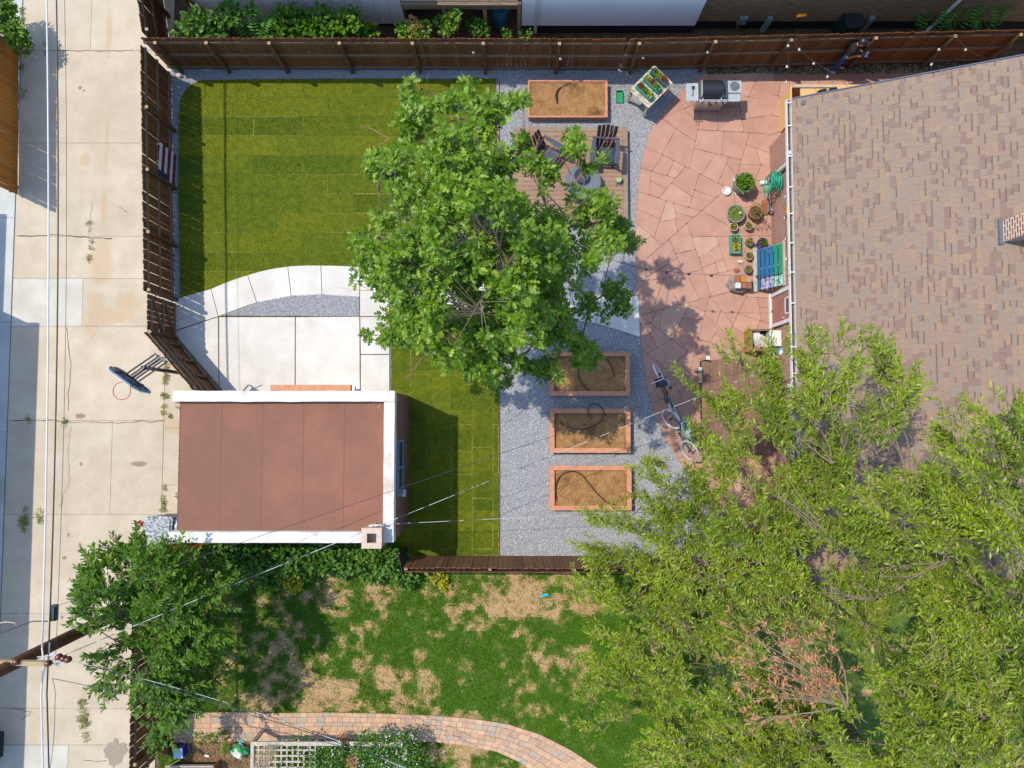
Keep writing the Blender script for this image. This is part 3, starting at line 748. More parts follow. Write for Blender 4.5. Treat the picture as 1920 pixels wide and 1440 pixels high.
# wide drive gate on the slant
D0 = P(327, 636); D1 = P(413, 737)
dg = fence('wide slanted drive gate of brown boards meeting the garage', D0, D1, h=1.78, side=1, pitch=.142, wd=.136, rails=(.9, 1.3, 1.66), posts=(.07,), name='drive_gate', cat='gate')
MB().box(((D1 - D0).xy.length / 2, .12, .16), ((D1 - D0).xy.length, .045, .10)).build('bottom_rail', m_wood_rail, dg, True)
for x in (.35, 1.0, 1.6): MB().box((x, .075, .55), (.09, .04, .75)).build('stile', m_post, dg, True)
# fence stub beyond the corner, running up the alley
N0 = Vector((-10.47, 11.02)); N1 = Vector((-11.0, 14.2))
fence('short stretch of brown fence climbing beside the alley by the siding wall', N0, N1, side=-1, posts=(.1, 1.5, 2.9))
N2 = Vector((-10.2, 14.0)); N3 = Vector((-9.25, 12.0))
fence('weathered slanting fence end against the white siding wall', N2, N3, h=1.6, side=-1, rails=(1.3,), posts=(.2, 1.9), mat=m_wood_s)
# south fence, boarded on both faces
S0 = Vector((-2.95, -3.98)); S1 = Vector((7.6, -4.02))
fence('double sided brown board fence between the gravel and the neighbour lawn', S0, S1, side=-1, both=True, posts=[i * 2.3 + .05 for i in range(5)], rails=(.3, 1.55), mat=m_wood_s, railmat=m_lattice)
# fence between the south neighbour and the alley
q0 = P(250, 1052, 1.8); q1 = P(243, 1470, 1.8)
fence('dark open board fence beside the alley below the leafy tree', q0, q1, side=1, pitch=.155, posts=postx(q0, q1, [(250, 1150), (250, 1341), (248, 1434)]), rails=(.9, 1.62))
# short sunlit fence by the bins
o0 = P(272, 1036, 1.5); o1 = P(354, 1036, 1.5)
fence('short sunlit orange fence behind the garbage bins', o0, o1, h=1.55, side=-1, mat=m_cedar, posts=(.05, 1.15), rails=(.3, 1.3))
st = fence('dark little gate at the garage corner overgrown with vines', P(762, 1022), P(769, 1060), h=1.45, pitch=.15, side=-1, rails=(.3, 1.2), name='picket_gate', cat='gate', mat=m_dark)
# tall cedar fence on the far side of the alley
c0 = P(35.5, 92); c1 = P(34, 366)
fence('tall orange cedar board fence across the alley', c0, c1, h=2.2, side=-1, mat=m_cedar, pitch=.143, posts=(.05, 2.1, 4.3), rails=(.3, 1.1, 1.95))

# garages of the neighbours across the alley; their shade falls on the bays
nb_ = thing('neighbour_garage', 'neighbour garage across the alley, just past the left edge', 'garage', (-20, -4, 0), group=None)
MB().box((-19.95, -5.2, 1.45), (7.9, 17.6, 2.9)).build('wall', m_siding, nb_); MB().box((-19.95, -5.2, 2.96), (8.1, 17.8, .12)).build('roof', m_grey, nb_)
MB().box((-15.98, -9, 1.1), (.06, 3.6, 2.2)).build('garage_door', m_white, nb_); MB().box((-15.98, -1, 1.1), (.06, 3.6, 2.2)).build('garage_door', m_white, nb_)
nb2 = thing('neighbour_shed', 'low neighbour shed set back across the alley past the left edge', 'shed', (-20, 5, 0))
MB().box((-20.2, 5.3, 1.1), (7.0, 2.9, 2.2)).build('wall', m_siding, nb2); MB().box((-20.2, 5.3, 2.25), (7.2, 3.1, .1)).build('roof', m_grey, nb2)
# ---------------------------------------------------------------- painted pallet leaning on the side fence
pm_r = M('maroon paint', S(150, 40, 60), S(130, 30, 50), 10, rough=.7); pm_w = M('chalky white paint', S(235, 238, 242), S(215, 220, 226), 10, rough=.7); pm_b = M('navy paint', S(50, 80, 120), S(36, 60, 100), 10, rough=.7)
pc = P(300, 325); pl = thing('painted_pallet', 'wooden pallet painted in red and white stripes with a starred blue corner', 'pallet', (-10.29, pc.y, 0), radians(-2))
for i, yy in enumerate((-.52, 0, .52)): MB().box((-.065, yy, .52), (.085, .05, .98)).build('stringer', pm_w, pl, True)
for k in range(4): MB().box((-.117, 0, .12 + .27 * k), (.016, 1.12, .1)).build('back_slat', pm_w, pl, True)
for k in range(6):
    mat = (pm_r, pm_w)[k % 2]
    z = .08 + .172 * k
    if k >= 3:
        MB().box((-.014, .17, z), (.016, .78, .13)).build('slat', mat, pl, True)
        MB().box((-.014, -.39, z), (.016, .33, .13)).build('slat', pm_b, pl, True)
    else: MB().box((-.014, 0, z), (.016, 1.12, .13)).build('slat', mat, pl, True)
def star(mb, c, r):
    vs = [(c[0], c[1] + (r if j % 2 == 0 else r * .4) * sin(pi / 2 + j * pi / 5), c[2] + (r if j % 2 == 0 else r * .4) * cos(j * pi / 5)) for j in range(10)]
    mb.add(vs + [tuple(c)], [(j, (j + 1) % 10, 10) for j in range(10)])
for r_ in range(3):
    for c_ in range(3): 
        mb = MB(); star(mb, (-.003, -.50 + .11 * c_, .595 + .172 * r_), .042); mb.build('star', pm_w, pl, True)

# ---------------------------------------------------------------- garage
ZG = 2.8
ga = P(742, 735, ZG); gb = P(740, 1021, ZG); gx0 = -8.86; gx1 = -3.07; gy1 = .80; gy0 = -3.14
gar = thing('garage', 'small flat-roofed brick garage with whitewashed parapets and a brown roof', 'garage', (gx0, gy0, 0))
wt = .02
W_ = MB(); W_.box(((gx0 + gx1) / 2, (gy0 + gy1) / 2, 1.25), (gx1 - gx0 - .06, gy1 - gy0 - .06, 2.5)); W_.build('wall', m_brickG, gar)
pw = .28
# rough hand-plastered parapets: subdivided boxes with wandering faces
def rough_box(x0, x1, y0, y1, z0, z1, amp, seed, mat, name, parent, step=.12):
    nx = max(2, int((x1 - x0) / step)); ny = max(2, int((y1 - y0) / step))
    top = {}; V = []; Fq = []
    def disp(x, y, z):
        v = Vector((x * 2.3, y * 2.3, z * 2.3 + seed)); return noise.noise(v), noise.noise(v + Vector((9, 3, 1))), noise.noise(v + Vector((2, 8, 5)))
    def vert(x, y, z):
        a, b, c = disp(x, y, z); V.append((x + a * amp, y + b * amp, z + c * amp * .8)); return len(V) - 1
    xs = [x0 + (x1 - x0) * i / nx for i in range(nx + 1)]; ys = [y0 + (y1 - y0) * i / ny for i in range(ny + 1)]
    T = [[vert(x, y, z1) for x in xs] for y in ys]; Bt = [[vert(x, y, z0) for x in xs] for y in ys]
    for j in range(ny):
        for i in range(nx): Fq.append((T[j][i], T[j][i + 1], T[j + 1][i + 1], T[j + 1][i])); Fq.append((Bt[j][i], Bt[j + 1][i], Bt[j + 1][i + 1], Bt[j][i + 1]))
    for i in range(nx): Fq.append((Bt[0][i], Bt[0][i + 1], T[0][i + 1], T[0][i])); Fq.append((T[ny][i], T[ny][i + 1], Bt[ny][i + 1], Bt[ny][i]))
    for j in range(ny): Fq.append((T[j][0], T[j + 1][0], Bt[j + 1][0], Bt[j][0])); Fq.append((Bt[j][nx], Bt[j + 1][nx], T[j + 1][nx], T[j][nx]))
    return link(name, mesh_np(name, V, Fq, mat), parent)
rough_box(gx0 - .02, gx1, gy1 - pw, gy1, 2.46, ZG, .012, 1, m_parapet, 'parapet', gar)
rough_box(gx1 - pw, gx1 - .002, gy0 + .004, gy1 - pw - .01, 2.46, ZG - .012, .009, 2, m_parapet, 'parapet', gar)
rough_box(gx0 - .06, gx1 - pw - .01, gy0, gy0 + pw, 2.46, ZG, .009, 3, m_parapet, 'parapet', gar)
# roll roofing in strips
xa, xb = gx0 + .1, gx1 - pw; nst = 5
rough_box(xa, xb, gy0 + pw - .02, gy1 - pw + .02, 2.5, 2.575, .0012, 10, m_roofB, 'roof_deck', gar, .25)
m_seam = M('roof lap seam', S(145, 103, 85), S(134, 94, 77), 60, rough=.9)
stain(m_roofB, [(-7.6, -1.6, 1.1, .6), (-5.2, -2.2, .9, .5), (-4.0, -.2, .5, .6), (-6.2, .1, 1.2, .3), (-8.4, .1, .3, .3)], S(144, 104, 87), .28, 2.2)
for i in range(1, nst):
    a = xa + (xb - xa) * i / nst; MB().box((a, (gy0 + gy1) / 2, 2.574), (.025, gy1 - gy0 - 2 * pw - .04, .007)).build('seam', m_seam, gar)
# chimney with an open flue
m_capstone = M('pinkish cap stone', S(232, 208, 188), S(214, 190, 170), 9, bump=.3)
cc = P(697, 1009, 3.15); ch = .24
for (ax, ay, sx, sy) in ((0, -ch + .06, 2 * ch, .12), (0, ch - .06, 2 * ch, .12), (-ch + .06, 0, .12, 2 * ch - .244), (ch - .06, 0, .12, 2 * ch - .244)):
    MB().box((cc.x + ax, cc.y + ay, 2.85), (sx, sy, .56)).build('chimney', m_brickC, gar)
for (ax, ay, sx, sy) in ((0, -ch + .05, 2 * ch + .03, .14), (0, ch - .05, 2 * ch + .03, .14), (-ch + .05, 0, .14, 2 * ch - .244), (ch - .05, 0, .14, 2 * ch - .244)):
    MB().box((cc.x + ax, cc.y + ay, 3.155), (sx, sy, .05)).build('chimney_cap', m_capstone, gar)
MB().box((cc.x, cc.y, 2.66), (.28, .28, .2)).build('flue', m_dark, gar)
# window and small fittings on the brick side
wy0 = P(757, 922, 1.2).y; wy1 = P(757, 826, 1.2).y
wn = MB().box((gx1 - .02, (wy0 + wy1) / 2, 1.75), (.05, abs(wy1 - wy0), .75)).build('window', m_glass, gar)
blu = M('faded blue frame', S(140, 170, 200), S(120, 150, 180), 6)
for z in (1.36, 2.14): MB().box((gx1 - .005, (wy0 + wy1) / 2, z), (.06, abs(wy1 - wy0) + .1, .06)).build('frame', blu, wn)
for yy in (wy0, (wy0 + wy1) / 2, wy1): MB().box((gx1 - .004, yy, 1.75), (.055, .05, .72)).build('frame', blu, wn)
MB().box((gx1 + .03, wy0 - .02, 1.33), (.12, .2, .04)).build('sill', m_parapet, wn)
# door header on the drive side
a = P(512, 720, 2.2); b = P(661, 718, 2.2)
hd = MB().box(((a.x + b.x) / 2, gy1 + .10, 2.3), (b.x - a.x, .16, .2)).build('door_header', m_redwood, gar)
MB().box((b.x + .06, gy1 + .07, 2.3), (.07, .15, .14)).build('lamp', m_white, gar)
MB().box((b.x + .17, gy1 + .04, 2.3), (.12, .06, .1)).build('lamp_bracket', m_grey, gar)
MB().box(((a.x + b.x) / 2, gy1 - .01, 1.1), (b.x - a.x - .1, .05, 2.15)).build('garage_door', m_siding, gar)
# service mast on the roof corner
sm = MB(); q = P(700, 985, 2.95); q2 = P(716, 984, 2.95)
sm.tube([(q.x, q.y, 2.6), (q.x, q.y, 3.1)], .018, 6); sm.tube([(q2.x, q2.y, 2.6), (q2.x, q2.y, 3.1)], .018, 6); sm.bar((q.x - .1, q.y, 3.0), (q2.x + .06, q2.y, 3.0), .05, .05)
tag(sm.build('wire_bracket', m_white), 'white service wire bracket by the garage chimney', 'bracket')
# loose straw bits on the roof
for (u, v, u2, v2) in ((699, 758, 702, 752), (708, 765, 715, 756), (719, 778, 722, 770)):
    tag(MB().bar(P(u, v, 2.6), P(u2, v2, 2.61), .008, .006).build('straw_stalk', m_cream), 'pale straw stalk on the brown garage roof, ' + {699: 'the shortest', 708: 'the longest', 719: 'nearest the east parapet'}[u], 'straw', 'straw stalks on the garage roof')

# ---------------------------------------------------------------- the house
XE = 7.61; ZE = 2.57; SL = .5; YR1 = 8.72; YR0 = -4.2; XRG = 13.6
hs = thing('house', 'brick house with a brown and tan shingle roof and white gutter', 'house', (7.88, 2, 0))
MB().box((7.88 + 5.7, (8.4 - 3.95) / 2 + .0, 1.27), (11.4, 12.35, 2.54)).build('wall', m_brickH, hs)
zr = ZE + (XRG - XE) * SL
rf = MB(); 
rf.add([(XE, YR0, ZE), (XRG, YR0, zr), (XRG, YR1, zr), (XE, YR1, ZE), (XE, YR0, ZE - .16), (XRG, YR0, zr - .16), (XRG, YR1, zr - .16), (XE, YR1, ZE - .16)], [(0, 1, 2, 3), (7, 6, 5, 4), (0, 3, 7, 4), (2, 6, 7, 3)[::1], (0, 4, 5, 1)])
x2 = 2 * XRG - XE
rf.add([(XRG, YR0, zr), (x2, YR0, ZE), (x2, YR1, ZE), (XRG, YR1, zr), (XRG, YR0, zr - .16), (x2, YR0, ZE - .16), (x2, YR1, ZE - .16), (XRG, YR1, zr - .16)], [(0, 1, 2, 3), (7, 6, 5, 4), (0, 4, 5, 1), (2, 6, 7, 3), (1, 5, 6, 2)])
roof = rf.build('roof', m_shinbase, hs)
MB().add([(7.9, YR1 - .33, ZE - .1), (x2 - .3, YR1 - .33, ZE - .1), (XRG, YR1 - .33, zr - .2)], [(0, 1, 2)]).build('gable_wall', m_brickH, hs)
# laminated shingles: courses run along the eave, tabs vary in length and tone
ex = .128; ang = math.atan(SL); ca, sa = cos(ang), sin(ang); ncour = int((XRG - XE) / ca / ex)
parts = []; bands = []; stuffV = []; stuffF = []; stuffM = []
def tab_verts(u0, u1, ya, yb, th0, th1):
    # u along slope; overlapping course below: lower end thick
    out = []
    for (u, t) in ((u0, th0), (u1, th1)):
        for yy in (ya, yb):
            for h_ in (0.0, t): out.append((XE - .03 + u * ca - h_ * sa, yy, ZE + .0 + (u - .034) * sa + h_ * ca))
    return out
TF = [(1, 5, 7, 3), (0, 1, 3, 2), (0, 4, 5, 1), (2, 3, 7, 6)]
shmesh = {}
for ci in range(ncour):
    u0 = ci * ex; yy = YR0 - U(0, .2); prevm = 0; row = .004 * (ci % 2)
    while yy < YR1:
        ln = random.choice((.1, .12, .14, .16, .18, .22, .26)) * U(.9, 1.1)
        ya, yb = max(yy, YR0), min(yy + ln - .003, YR1 + .02); yy += ln
        if yb - ya < .04: continue
        mi = random.choices(range(5), (30, 18, 15, 22, 15))[0]
        th = random.choice((.012, .013, .018, .009))
        xm = XE + (u0 + ex / 2) * ca; vis = (ya > 4.2 and xm < 11.6)
        tv = tab_verts(u0, u0 + ex + .06, ya, yb, th, .006)
        parts.append((vis, xm, tv, mi))
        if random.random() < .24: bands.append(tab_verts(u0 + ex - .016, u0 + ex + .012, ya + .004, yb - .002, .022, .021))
cand = [i for i, p in enumerate(parts) if p[0]]
cand.sort(key=lambda i: -parts[i][1]); pick = set(cand[:300])
for i, (v_, x_, tv, mi) in enumerate(parts):
    if i in pick:
        MB().add(tv, TF).build('shingle', m_shin[mi], roof)
    else:
        o = len(stuffV); stuffV += tv; stuffF += [tuple(k + o for k in f) for f in TF]; stuffM += [mi] * len(TF)
o = link('shingles', mesh_np('shingles', stuffV, stuffF, m_shin, stuffM), roof); tag(o, kind='stuff')
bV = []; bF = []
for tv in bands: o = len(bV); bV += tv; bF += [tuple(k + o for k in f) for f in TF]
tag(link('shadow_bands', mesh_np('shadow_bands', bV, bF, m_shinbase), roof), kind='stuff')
# the far slope reads as plain courses
MB().box((XRG, (YR0 + YR1) / 2, zr + .02), (.3, YR1 - YR0, .04)).build('ridge_cap', m_shin[1], roof)
# rake edge flashing, gutter, brackets, downspout
nav = M('dark blue flashing', S(70, 84, 120), rough=.5)
rk = MB(); rk.bar((XE, YR1 + .015, ZE - .03), (XRG, YR1 + .015, zr - .03), .03, .13, up=(0, 0, 1)); rk.build('rake_flashing', nav, hs)
gx = XE - .16
gut = MB(); gut.box((gx + .06, (YR0 + YR1) / 2, ZE - .13), (.1, YR1 - YR0, .012)); gut.box((gx, (YR0 + YR1) / 2, ZE - .075), (.022, YR1 - YR0, .12)); gut.box((gx + .125, (YR0 + YR1) / 2, ZE - .08), (.012, YR1 - YR0, .1)); gut.box((gx + .06, YR1 - .006, ZE - .08), (.1, .012, .09))
gu = gut.build('gutter', m_white, hs)
for v in (192, 235, 292, 350, 400, 455, 510, 568, 650, 700):
    yy = P(1487, v, ZE).y; MB().box((gx + .07, yy, ZE - .012), (.12, .03, .01)).build('bracket', m_white, gu)
MB().box((gx + .06, (YR0 + YR1) / 2, ZE - .119), (.09, YR1 - YR0 - .1, .01)).build('leaf_litter', m_mulch, gu)
yd = P(1483, 283, ZE).y
MB().tube([(gx + .06, yd, ZE - .1), (gx + .07, yd, ZE - .22), (7.79, yd, 2.0), (7.79, yd, .15), (7.55, yd - .05, .08)], .06, 8).build('downspout', m_white, hs)
yd2 = P(1487, 720, ZE).y; MB().box((7.80, yd2, 1.3), (.08, .1, 2.3)).build('downspout', m_white, hs)
# back door
py0 = P(1447, 610).y; py1 = P(1447, 560).y; dyc = (py0 + py1) / 2; dw = abs(py1 - py0)
dr = MB().box((7.855, dyc, 1.13), (.06, dw, 2.0)).build('door', M('mauve door paint', S(186, 128, 116), S(176, 118, 106), 4, rough=.5), hs)
pnw = MB().box((7.83, dyc - .02, 1.55), (.04, .36, .62)).build('pane', m_glass, dr)
for (cy, cz, sy, sz) in ((0, 1.88, .44, .04), (0, 1.22, .44, .04), (.21, 1.55, .04, .62), (-.23, 1.55, .04, .62)): MB().box((7.82, dyc - .01 + cy, cz), (.045, sy, sz)).build('pane_frame', m_white, dr)
MB().box((7.80, dyc - dw * .4, 1.0), (.06, .04, .1)).build('handle', m_steel, dr)
for s_ in (-1, 1): MB().box((7.835, dyc + s_ * (dw / 2 + .05), 1.1), (.1, .1, 2.2)).build('door_frame', m_white, hs)
MB().box((7.84, dyc, .06), (.16, dw + .26, .12)).build('door_sill', m_white, hs)
# brick chimney standing on the slope
cx0, cy0 = P(1874, 450, 4.9)[:2]; chm = MB()
zc = ZE + (12.0 - XE) * SL
cyA = P(1900, 452, zc).y; cyB = P(1900, 412, zc).y; cxA = P(1872, 430, zc - .2).x
MB().box((cxA + .6, (cyA + cyB) / 2, zc + .5), (1.1, abs(cyB - cyA), 1.9)).build('chimney', m_brickC, hs)
MB().box((cxA + .02, (cyA + cyB) / 2, zc - .17), (.12, abs(cyB - cyA) + .1, .12)).build('chimney_flashing', m_grey, hs)
MB().box((cxA + .6, (cyA + cyB) / 2, zc + 1.48), (1.2, abs(cyB - cyA) + .1, .08)).build('chimney_cap', m_conc, hs)
vp = P(1497, 188, ZE + .1); MB().lathe([(.04, 0), (.04, .12), (.07, .13), (.07, .16), (.0, .17)], 10, (vp.x + .12, vp.y - .08, ZE + .0)).build('vent', m_grey, hs)
# ================================================================ north neighbours
# white board-sided outbuilding
t = thing('siding_building', 'white vertical board building behind the back fence', 'building', (-9.2, 12.3, 0))
x0, x1, yw = -9.35, -3.25, 12.25
n = 15; bwid = (x1 - x0) / n
bm = MB().box((0, 0, 1.75), (bwid - .012, .03, 3.3)).mesh('siding_board', m_siding)
for i in range(n): link('siding_board', bm, t, loc=(x0 + bwid * (i + .5), yw, 0))
MB().box(((x0 + x1) / 2, yw + 2.04, 1.7), (x1 - x0 - .02, 4.0, 3.4)).build('wall', m_grey, t)
MB().box((x1 + .05, yw - .01, 1.7), (.1, .06, 3.4)).build('corner_trim', m_post, t)
MB().box(((x0 + x1) / 2, yw + 1.9, 3.48), (x1 - x0 + .3, 4.4, .1)).build('roof', m_grey, t)
# raised porch
t = thing('porch', 'raised wooden porch with grey beam between the white buildings', 'porch', (-1.6, 13, 0))
MB().box((-1.5, P(870, 9, 1.6).y, 1.6), (3.35, .14, .2)).build('beam', m_wood_rail, t)
ypb = P(870, 9, 1.6).y
for i in range(8): MB().box((-2.97 + .42 * i, ypb + 1.2, 1.73), (.405, 2.3, .04)).build('deck_board', m_lattice, t)
for u in (835, 910, 973): MB().box((P(u, 30, .8).x, ypb + .06, .8), (.1, .1, 1.6)).build('post', m_crossarm, t)
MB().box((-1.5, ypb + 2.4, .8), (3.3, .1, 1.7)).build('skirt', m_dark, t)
# teal barrel under the porch
q = P(937, 30, .6); bb = thing('barrel', 'teal plastic barrel in the dark under the porch', 'barrel', (q.x, q.y + .1, 0))
MB().lathe([(.24, 0), (.27, .2), (.28, .45), (.27, .7), (.24, .9), (.2, .9), (.2, .86)], 18).build('body', m_tealdark, bb, True, smooth=True)
for z in (.28, .62): MB().lathe([(.285, z - .015), (.292, z), (.285, z + .015)], 18).build('hoop', m_tealdark, bb, True)
# pale stucco house
t = thing('stucco_house', 'pale blue-white stucco house wall behind the back fence', 'house', (2, 12.3, 0))
ys_ = P(1150, 48, .45).y; xl = P(978, 48, .45).x; xr = P(1303, 48, .45).x
MB().box(((xl + xr) / 2, ys_ + 2, 2.4), (xr - xl, 4.0, 3.9)).build('wall', m_stucco, t)
MB().box(((xl + xr) / 2, ys_ + 2.05, .21), (xr - xl - .04, 4.0, .46)).build('foundation', m_dark, t)  # near-black puts the shade at the wall foot into the foundation colour
MB().box((xl + .42, ys_ - .03, 2.2), (.09, .06, 4.2)).build('downspout', m_white, t)
# brown brick house
t = thing('brick_house', 'brown brick house wall in shade behind the back fence', 'house', (11, 12.6, 0))
yb_ = P(1600, 40, .45).y
MB().box((xr + 7.0, yb_ + 3, 2.6), (13.96, 6, 4.3)).build('wall', m_brickN, t)
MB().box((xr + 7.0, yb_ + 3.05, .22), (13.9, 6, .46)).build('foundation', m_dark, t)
a = P(1747, 46, .3); b = P(1796, 0, 2.2)
MB().tube([(a.x - .3, yb_ - .28, .12), (a.x, yb_ - .08, .35), (a.x, yb_ - .08, 4.5)], .05, 8).build('downspout', m_white, t)
mb = MB(); c = P(1850, 2, 1.8); mb.box((c.x, yb_ - .02, 2.0), (1.3, .04, .5)); mb.build('basement_window', m_brickH, t)
# utility boxes against the brick house
for (u, v, z, s_, lab) in ((1392, 35, .55, (.26, .2, .36), 'grey green utility box beside the stucco wall corner'), (1437, 46, .4, (.14, .12, .7), 'narrow grey green utility box behind the fence'), (1625, 43, .4, (.16, .16, .7), 'pale grey utility box near the brick wall behind the person')):
    c = P(u, v, z); o = thing('utility_box', lab, 'utility box', (c.x, c.y, 0), group='utility boxes by the brick house')
    bxm = M('grey green enamel %d' % u, S(150, 172, 166), S(132, 154, 150), 5, rough=.5)
    MB().box((0, 0, z), s_).build('case', bxm, o, True); MB().box((0, -s_[1] / 2 - .012, z + .02), (s_[0] * .8, .02, s_[2] * .7)).build('cover', bxm, o, True)
    MB().tube([(0, 0, 0), (0, 0, z)], .03, 6).build('conduit', m_grey, o, True)
c = P(1590, 46, .5); o = thing('trash_can', 'dark green wheeled trash can in shade behind the fence', 'trash can', (c.x, c.y, 0), .2)
MB().box((0, 0, .42), (.5, .5, .8)).build('body', M('bottle green plastic', (.01, .03, .028), rough=.5), o, True); MB().box((0, 0, .85), (.54, .56, .06)).build('lid', m_black, o, True)
MB().tube([(-.2, -.28, .86), (.2, -.28, .86)], .02, 6).build('handle', m_black, o, True)
c = P(1490, 60, 1.0); d = P(1503, 29, 1.9)
o = thing('push_broom', 'long handled broom with an orange head upright behind the fence', 'broom', (c.x, c.y, 0))
MB().tube([(c.x - .05, c.y, .1), (d.x, d.y, 1.85)], .015, 6).build('handle', m_black, o); MB().box((d.x, d.y, 1.9), (.26, .07, .06), .1).build('head', M('orange plastic', S(245, 150, 50), rough=.5), o)

# ================================================================ barbecue
c = P(1338, 178, 0); g = thing('barbecue', 'steel gas barbecue with open side shelves by the back fence', 'barbecue', (P(1338, 170, .95).x, P(1338, 168, .95).y, 0))
bx = lambda name, cc, dd, mat, par=g, **k: MB().box(cc, dd).build(name, mat, par, True, **k)
cab = bx('cabinet', (0, -.02, .45), (.78, .5, .62), m_steel)
for s_ in (-1, 1): bx('cabinet_door', (s_ * .19, -.278, .45), (.36, .015, .56), m_steel); 
for s_ in (-1, 1): MB().box((s_ * .03, -.30, .6), (.018, .03, .14)).build('handle', m_black, cab, True)
bx('firebox', (0, 0, .84), (.82, .54, .18), m_charcoal)
bx('control_panel', (0, -.31, .84), (.82, .07, .16), m_steel)
for i in range(4): MB().tube([(-.3 + .2 * i, -.35, .84), (-.3 + .2 * i, -.385, .84)], .025, 10).build('knob', m_black, g, True)
# lid: rounded half drum
lid = MB(); k = 9
vs = []; 
for s_ in (-.36, .24):
    for j in range(k): 
        a_ = pi * j / (k - 1); vs.append((s_, -.27 * cos(a_) * 1.0, .94 + .24 * sin(a_)))
fs = [(j, j + 1, k + j + 1, k + j)[::-1] for j in range(k - 1)] + [tuple(range(k)), tuple(range(k, 2 * k))[::-1]]
ld = lid.add(vs, fs).build('lid', m_black, g, True)
MB().tube([(-.33, -.27, 1.0), (-.33, -.34, 1.02), (.21, -.34, 1.02), (.21, -.27, 1.0)], .016, 6).build('handle', m_steel, ld, True)
bx('lid_trim', (-.37, 0, 1.0), (.02, .5, .1), m_steel); bx('lid_trim', (.25, 0, 1.0), (.02, .5, .1), m_steel)
bx('side_burner', (.335, 0, .945), (.15, .5, .03), m_charcoal)
sl = bx('side_shelf', (-.62, -.06, .9), (.36, .52, .04), m_lidsteel)
MB().tube([(-.74, -.33, .9), (-.74, -.37, .9), (-.54, -.37, .9), (-.54, -.33, .9)], .012, 6).build('towel_bar', m_steel, g, True)
sr = bx('side_shelf', (.63, .1, .9), (.4, .36, .05), m_lidsteel); bx('shelf_leaf', (.62, -.19, .86), (.36, .26, .03), m_lidsteel)
MB().lathe([(.14, .93), (.14, .94), (.12, .945), (.11, .935), (.05, .935)], 20, (.63, .11, 0)).build('burner_ring', m_grey, sr, True)
for s_ in (-.34, .34):
    for yy in (-.2, .2): MB().box((s_, yy, .1), (.05, .05, .16)).build('leg', m_black, g, True)
    wl = MB().tube([(s_ - .02, -.2, .06), (s_ + .02, -.2, .06)], .06, 12).build('wheel', m_black, g, True)
sp = thing('spatula', 'black spatula lying on the left shelf of the barbecue', 'spatula', (g.location.x - .6, g.location.y - .06, .93), radians(85))
MB().box((-.02, 0, 0), (.22, .02, .012)).build('handle', m_black, sp, True); MB().box((.13, 0, 0), (.1, .08, .008)).build('blade', m_black, sp, True)

# ================================================================ planter table with three window boxes
tl = P(1180, 168, .78); tt = P(1227, 121, .78); tr = P(1262, 157, .78); tb = P(1211, 207, .78)
cen = (tl + tr) / 2; ux = (tr - tt); lx = 1.0; rz = atan2((tt - tl).y, (tt - tl).x); LX = (tt - tl).length; LY = (tr - tt).length
t = thing('potting_table', 'weathered peeling white table turned askew on the gravel', 'table', (cen.x, cen.y, 0), rz)
m_peel = M('peeling cream paint', S(226, 214, 190), S(150, 132, 104), 9, bump=.3, lo=.45, hi=.62, rnd=.06, c3=S(100, 150, 130), s3=5, lo3=.62, hi3=.66)
nb = 6
for i in range(nb): MB().box((0, -LY / 2 + LY / nb * (i + .5), .77), (LX, LY / nb - .008, .025)).build('top_board', m_peel, t, True)
for sx in (-1, 1):
    for sy in (-1, 1): MB().box((sx * (LX / 2 - .07), sy * (LY / 2 - .07), .375), (.07, .07, .75)).build('leg', m_peel, t, True)
    MB().box((sx * (LX / 2 - .07), 0, .70), (.03, LY - .22, .09)).build('apron', m_peel, t, True)
def leafball(name, parent, n, c, r, mat, tmpl=ROUND, sz=.06, flat=.6, local=True, kindpart=None):
    d = rng.normal(0, 1, (n, 3)); d = nrm(d); d[:, 2] = np.abs(d[:, 2]) * flat
    pos = np.array(c) + d * (np.array(r) if hasattr(r, '__len__') else r) * (rng.uniform(.2, 1, n) ** .5)[:, None]
    dirs = d + rng.normal(0, .6, (n, 3)); up = rng.normal(0, .5, (n, 3)); up[:, 2] += 1
    V, Fa = scatter(*tmpl, pos, dirs, up, rng.uniform(.6, 1.2, n) * sz)
    return link(name, mesh_np(name, V, Fa, mat), parent, local)
for i, (ox, lab) in enumerate(((-.28, 'teal window box of lettuce nearest the bare end of the table'), (.04, 'middle teal window box of seedlings on the peeling table'), (.33, 'dark teal window box of lettuce at the far end of the table'))):
    loc = Matrix.Rotation(rz, 3, 'Z') @ Vector((ox, .02, 0)) + Vector((cen.x, cen.y, .784))
    b = thing('window_box', lab, 'planter', loc, rz, 'window boxes on the potting table')
    for (cx, cy, sx, sy) in ((0, -.28, .2, .015), (0, .28, .2, .015), (-.0925, 0, .015, .545), (.0925, 0, .015, .545)): MB().box((cx, cy, .08), (sx, sy, .16)).build('side', m_tealdark if i == 2 else m_teal, b, True)
    MB().box((0, 0, .06), (.17, .545, .12)).build('soil', m_mulch, b, True)
    for k in range(3): leafball('plant', b, 40, (U(-.03, .03), -.17 + .17 * k, .13), .075, [m_yellow, m_bushy, m_redleaf][(k + i) % 3], ROUND, .07, .8)
# green plastic sled on the gravel
q = px([(1155, 172), (1168, 173), (1167, 194), (1154, 195)]); 
mb = MB(); a = P(1161, 184); mb.box((a.x, a.y, .05), (.21, .34, .012)); mb.box((a.x, a.y + .18, .09), (.21, .012, .09)); mb.box((a.x - .1, a.y, .07), (.012, .33, .05)); mb.box((a.x + .1, a.y, .07), (.012, .33, .05))
tag(mb.build('plastic_tray', M('kelly green plastic', S(40, 160, 110), rough=.5)), 'flat green plastic tray on the gravel beside the potting table', 'tray')

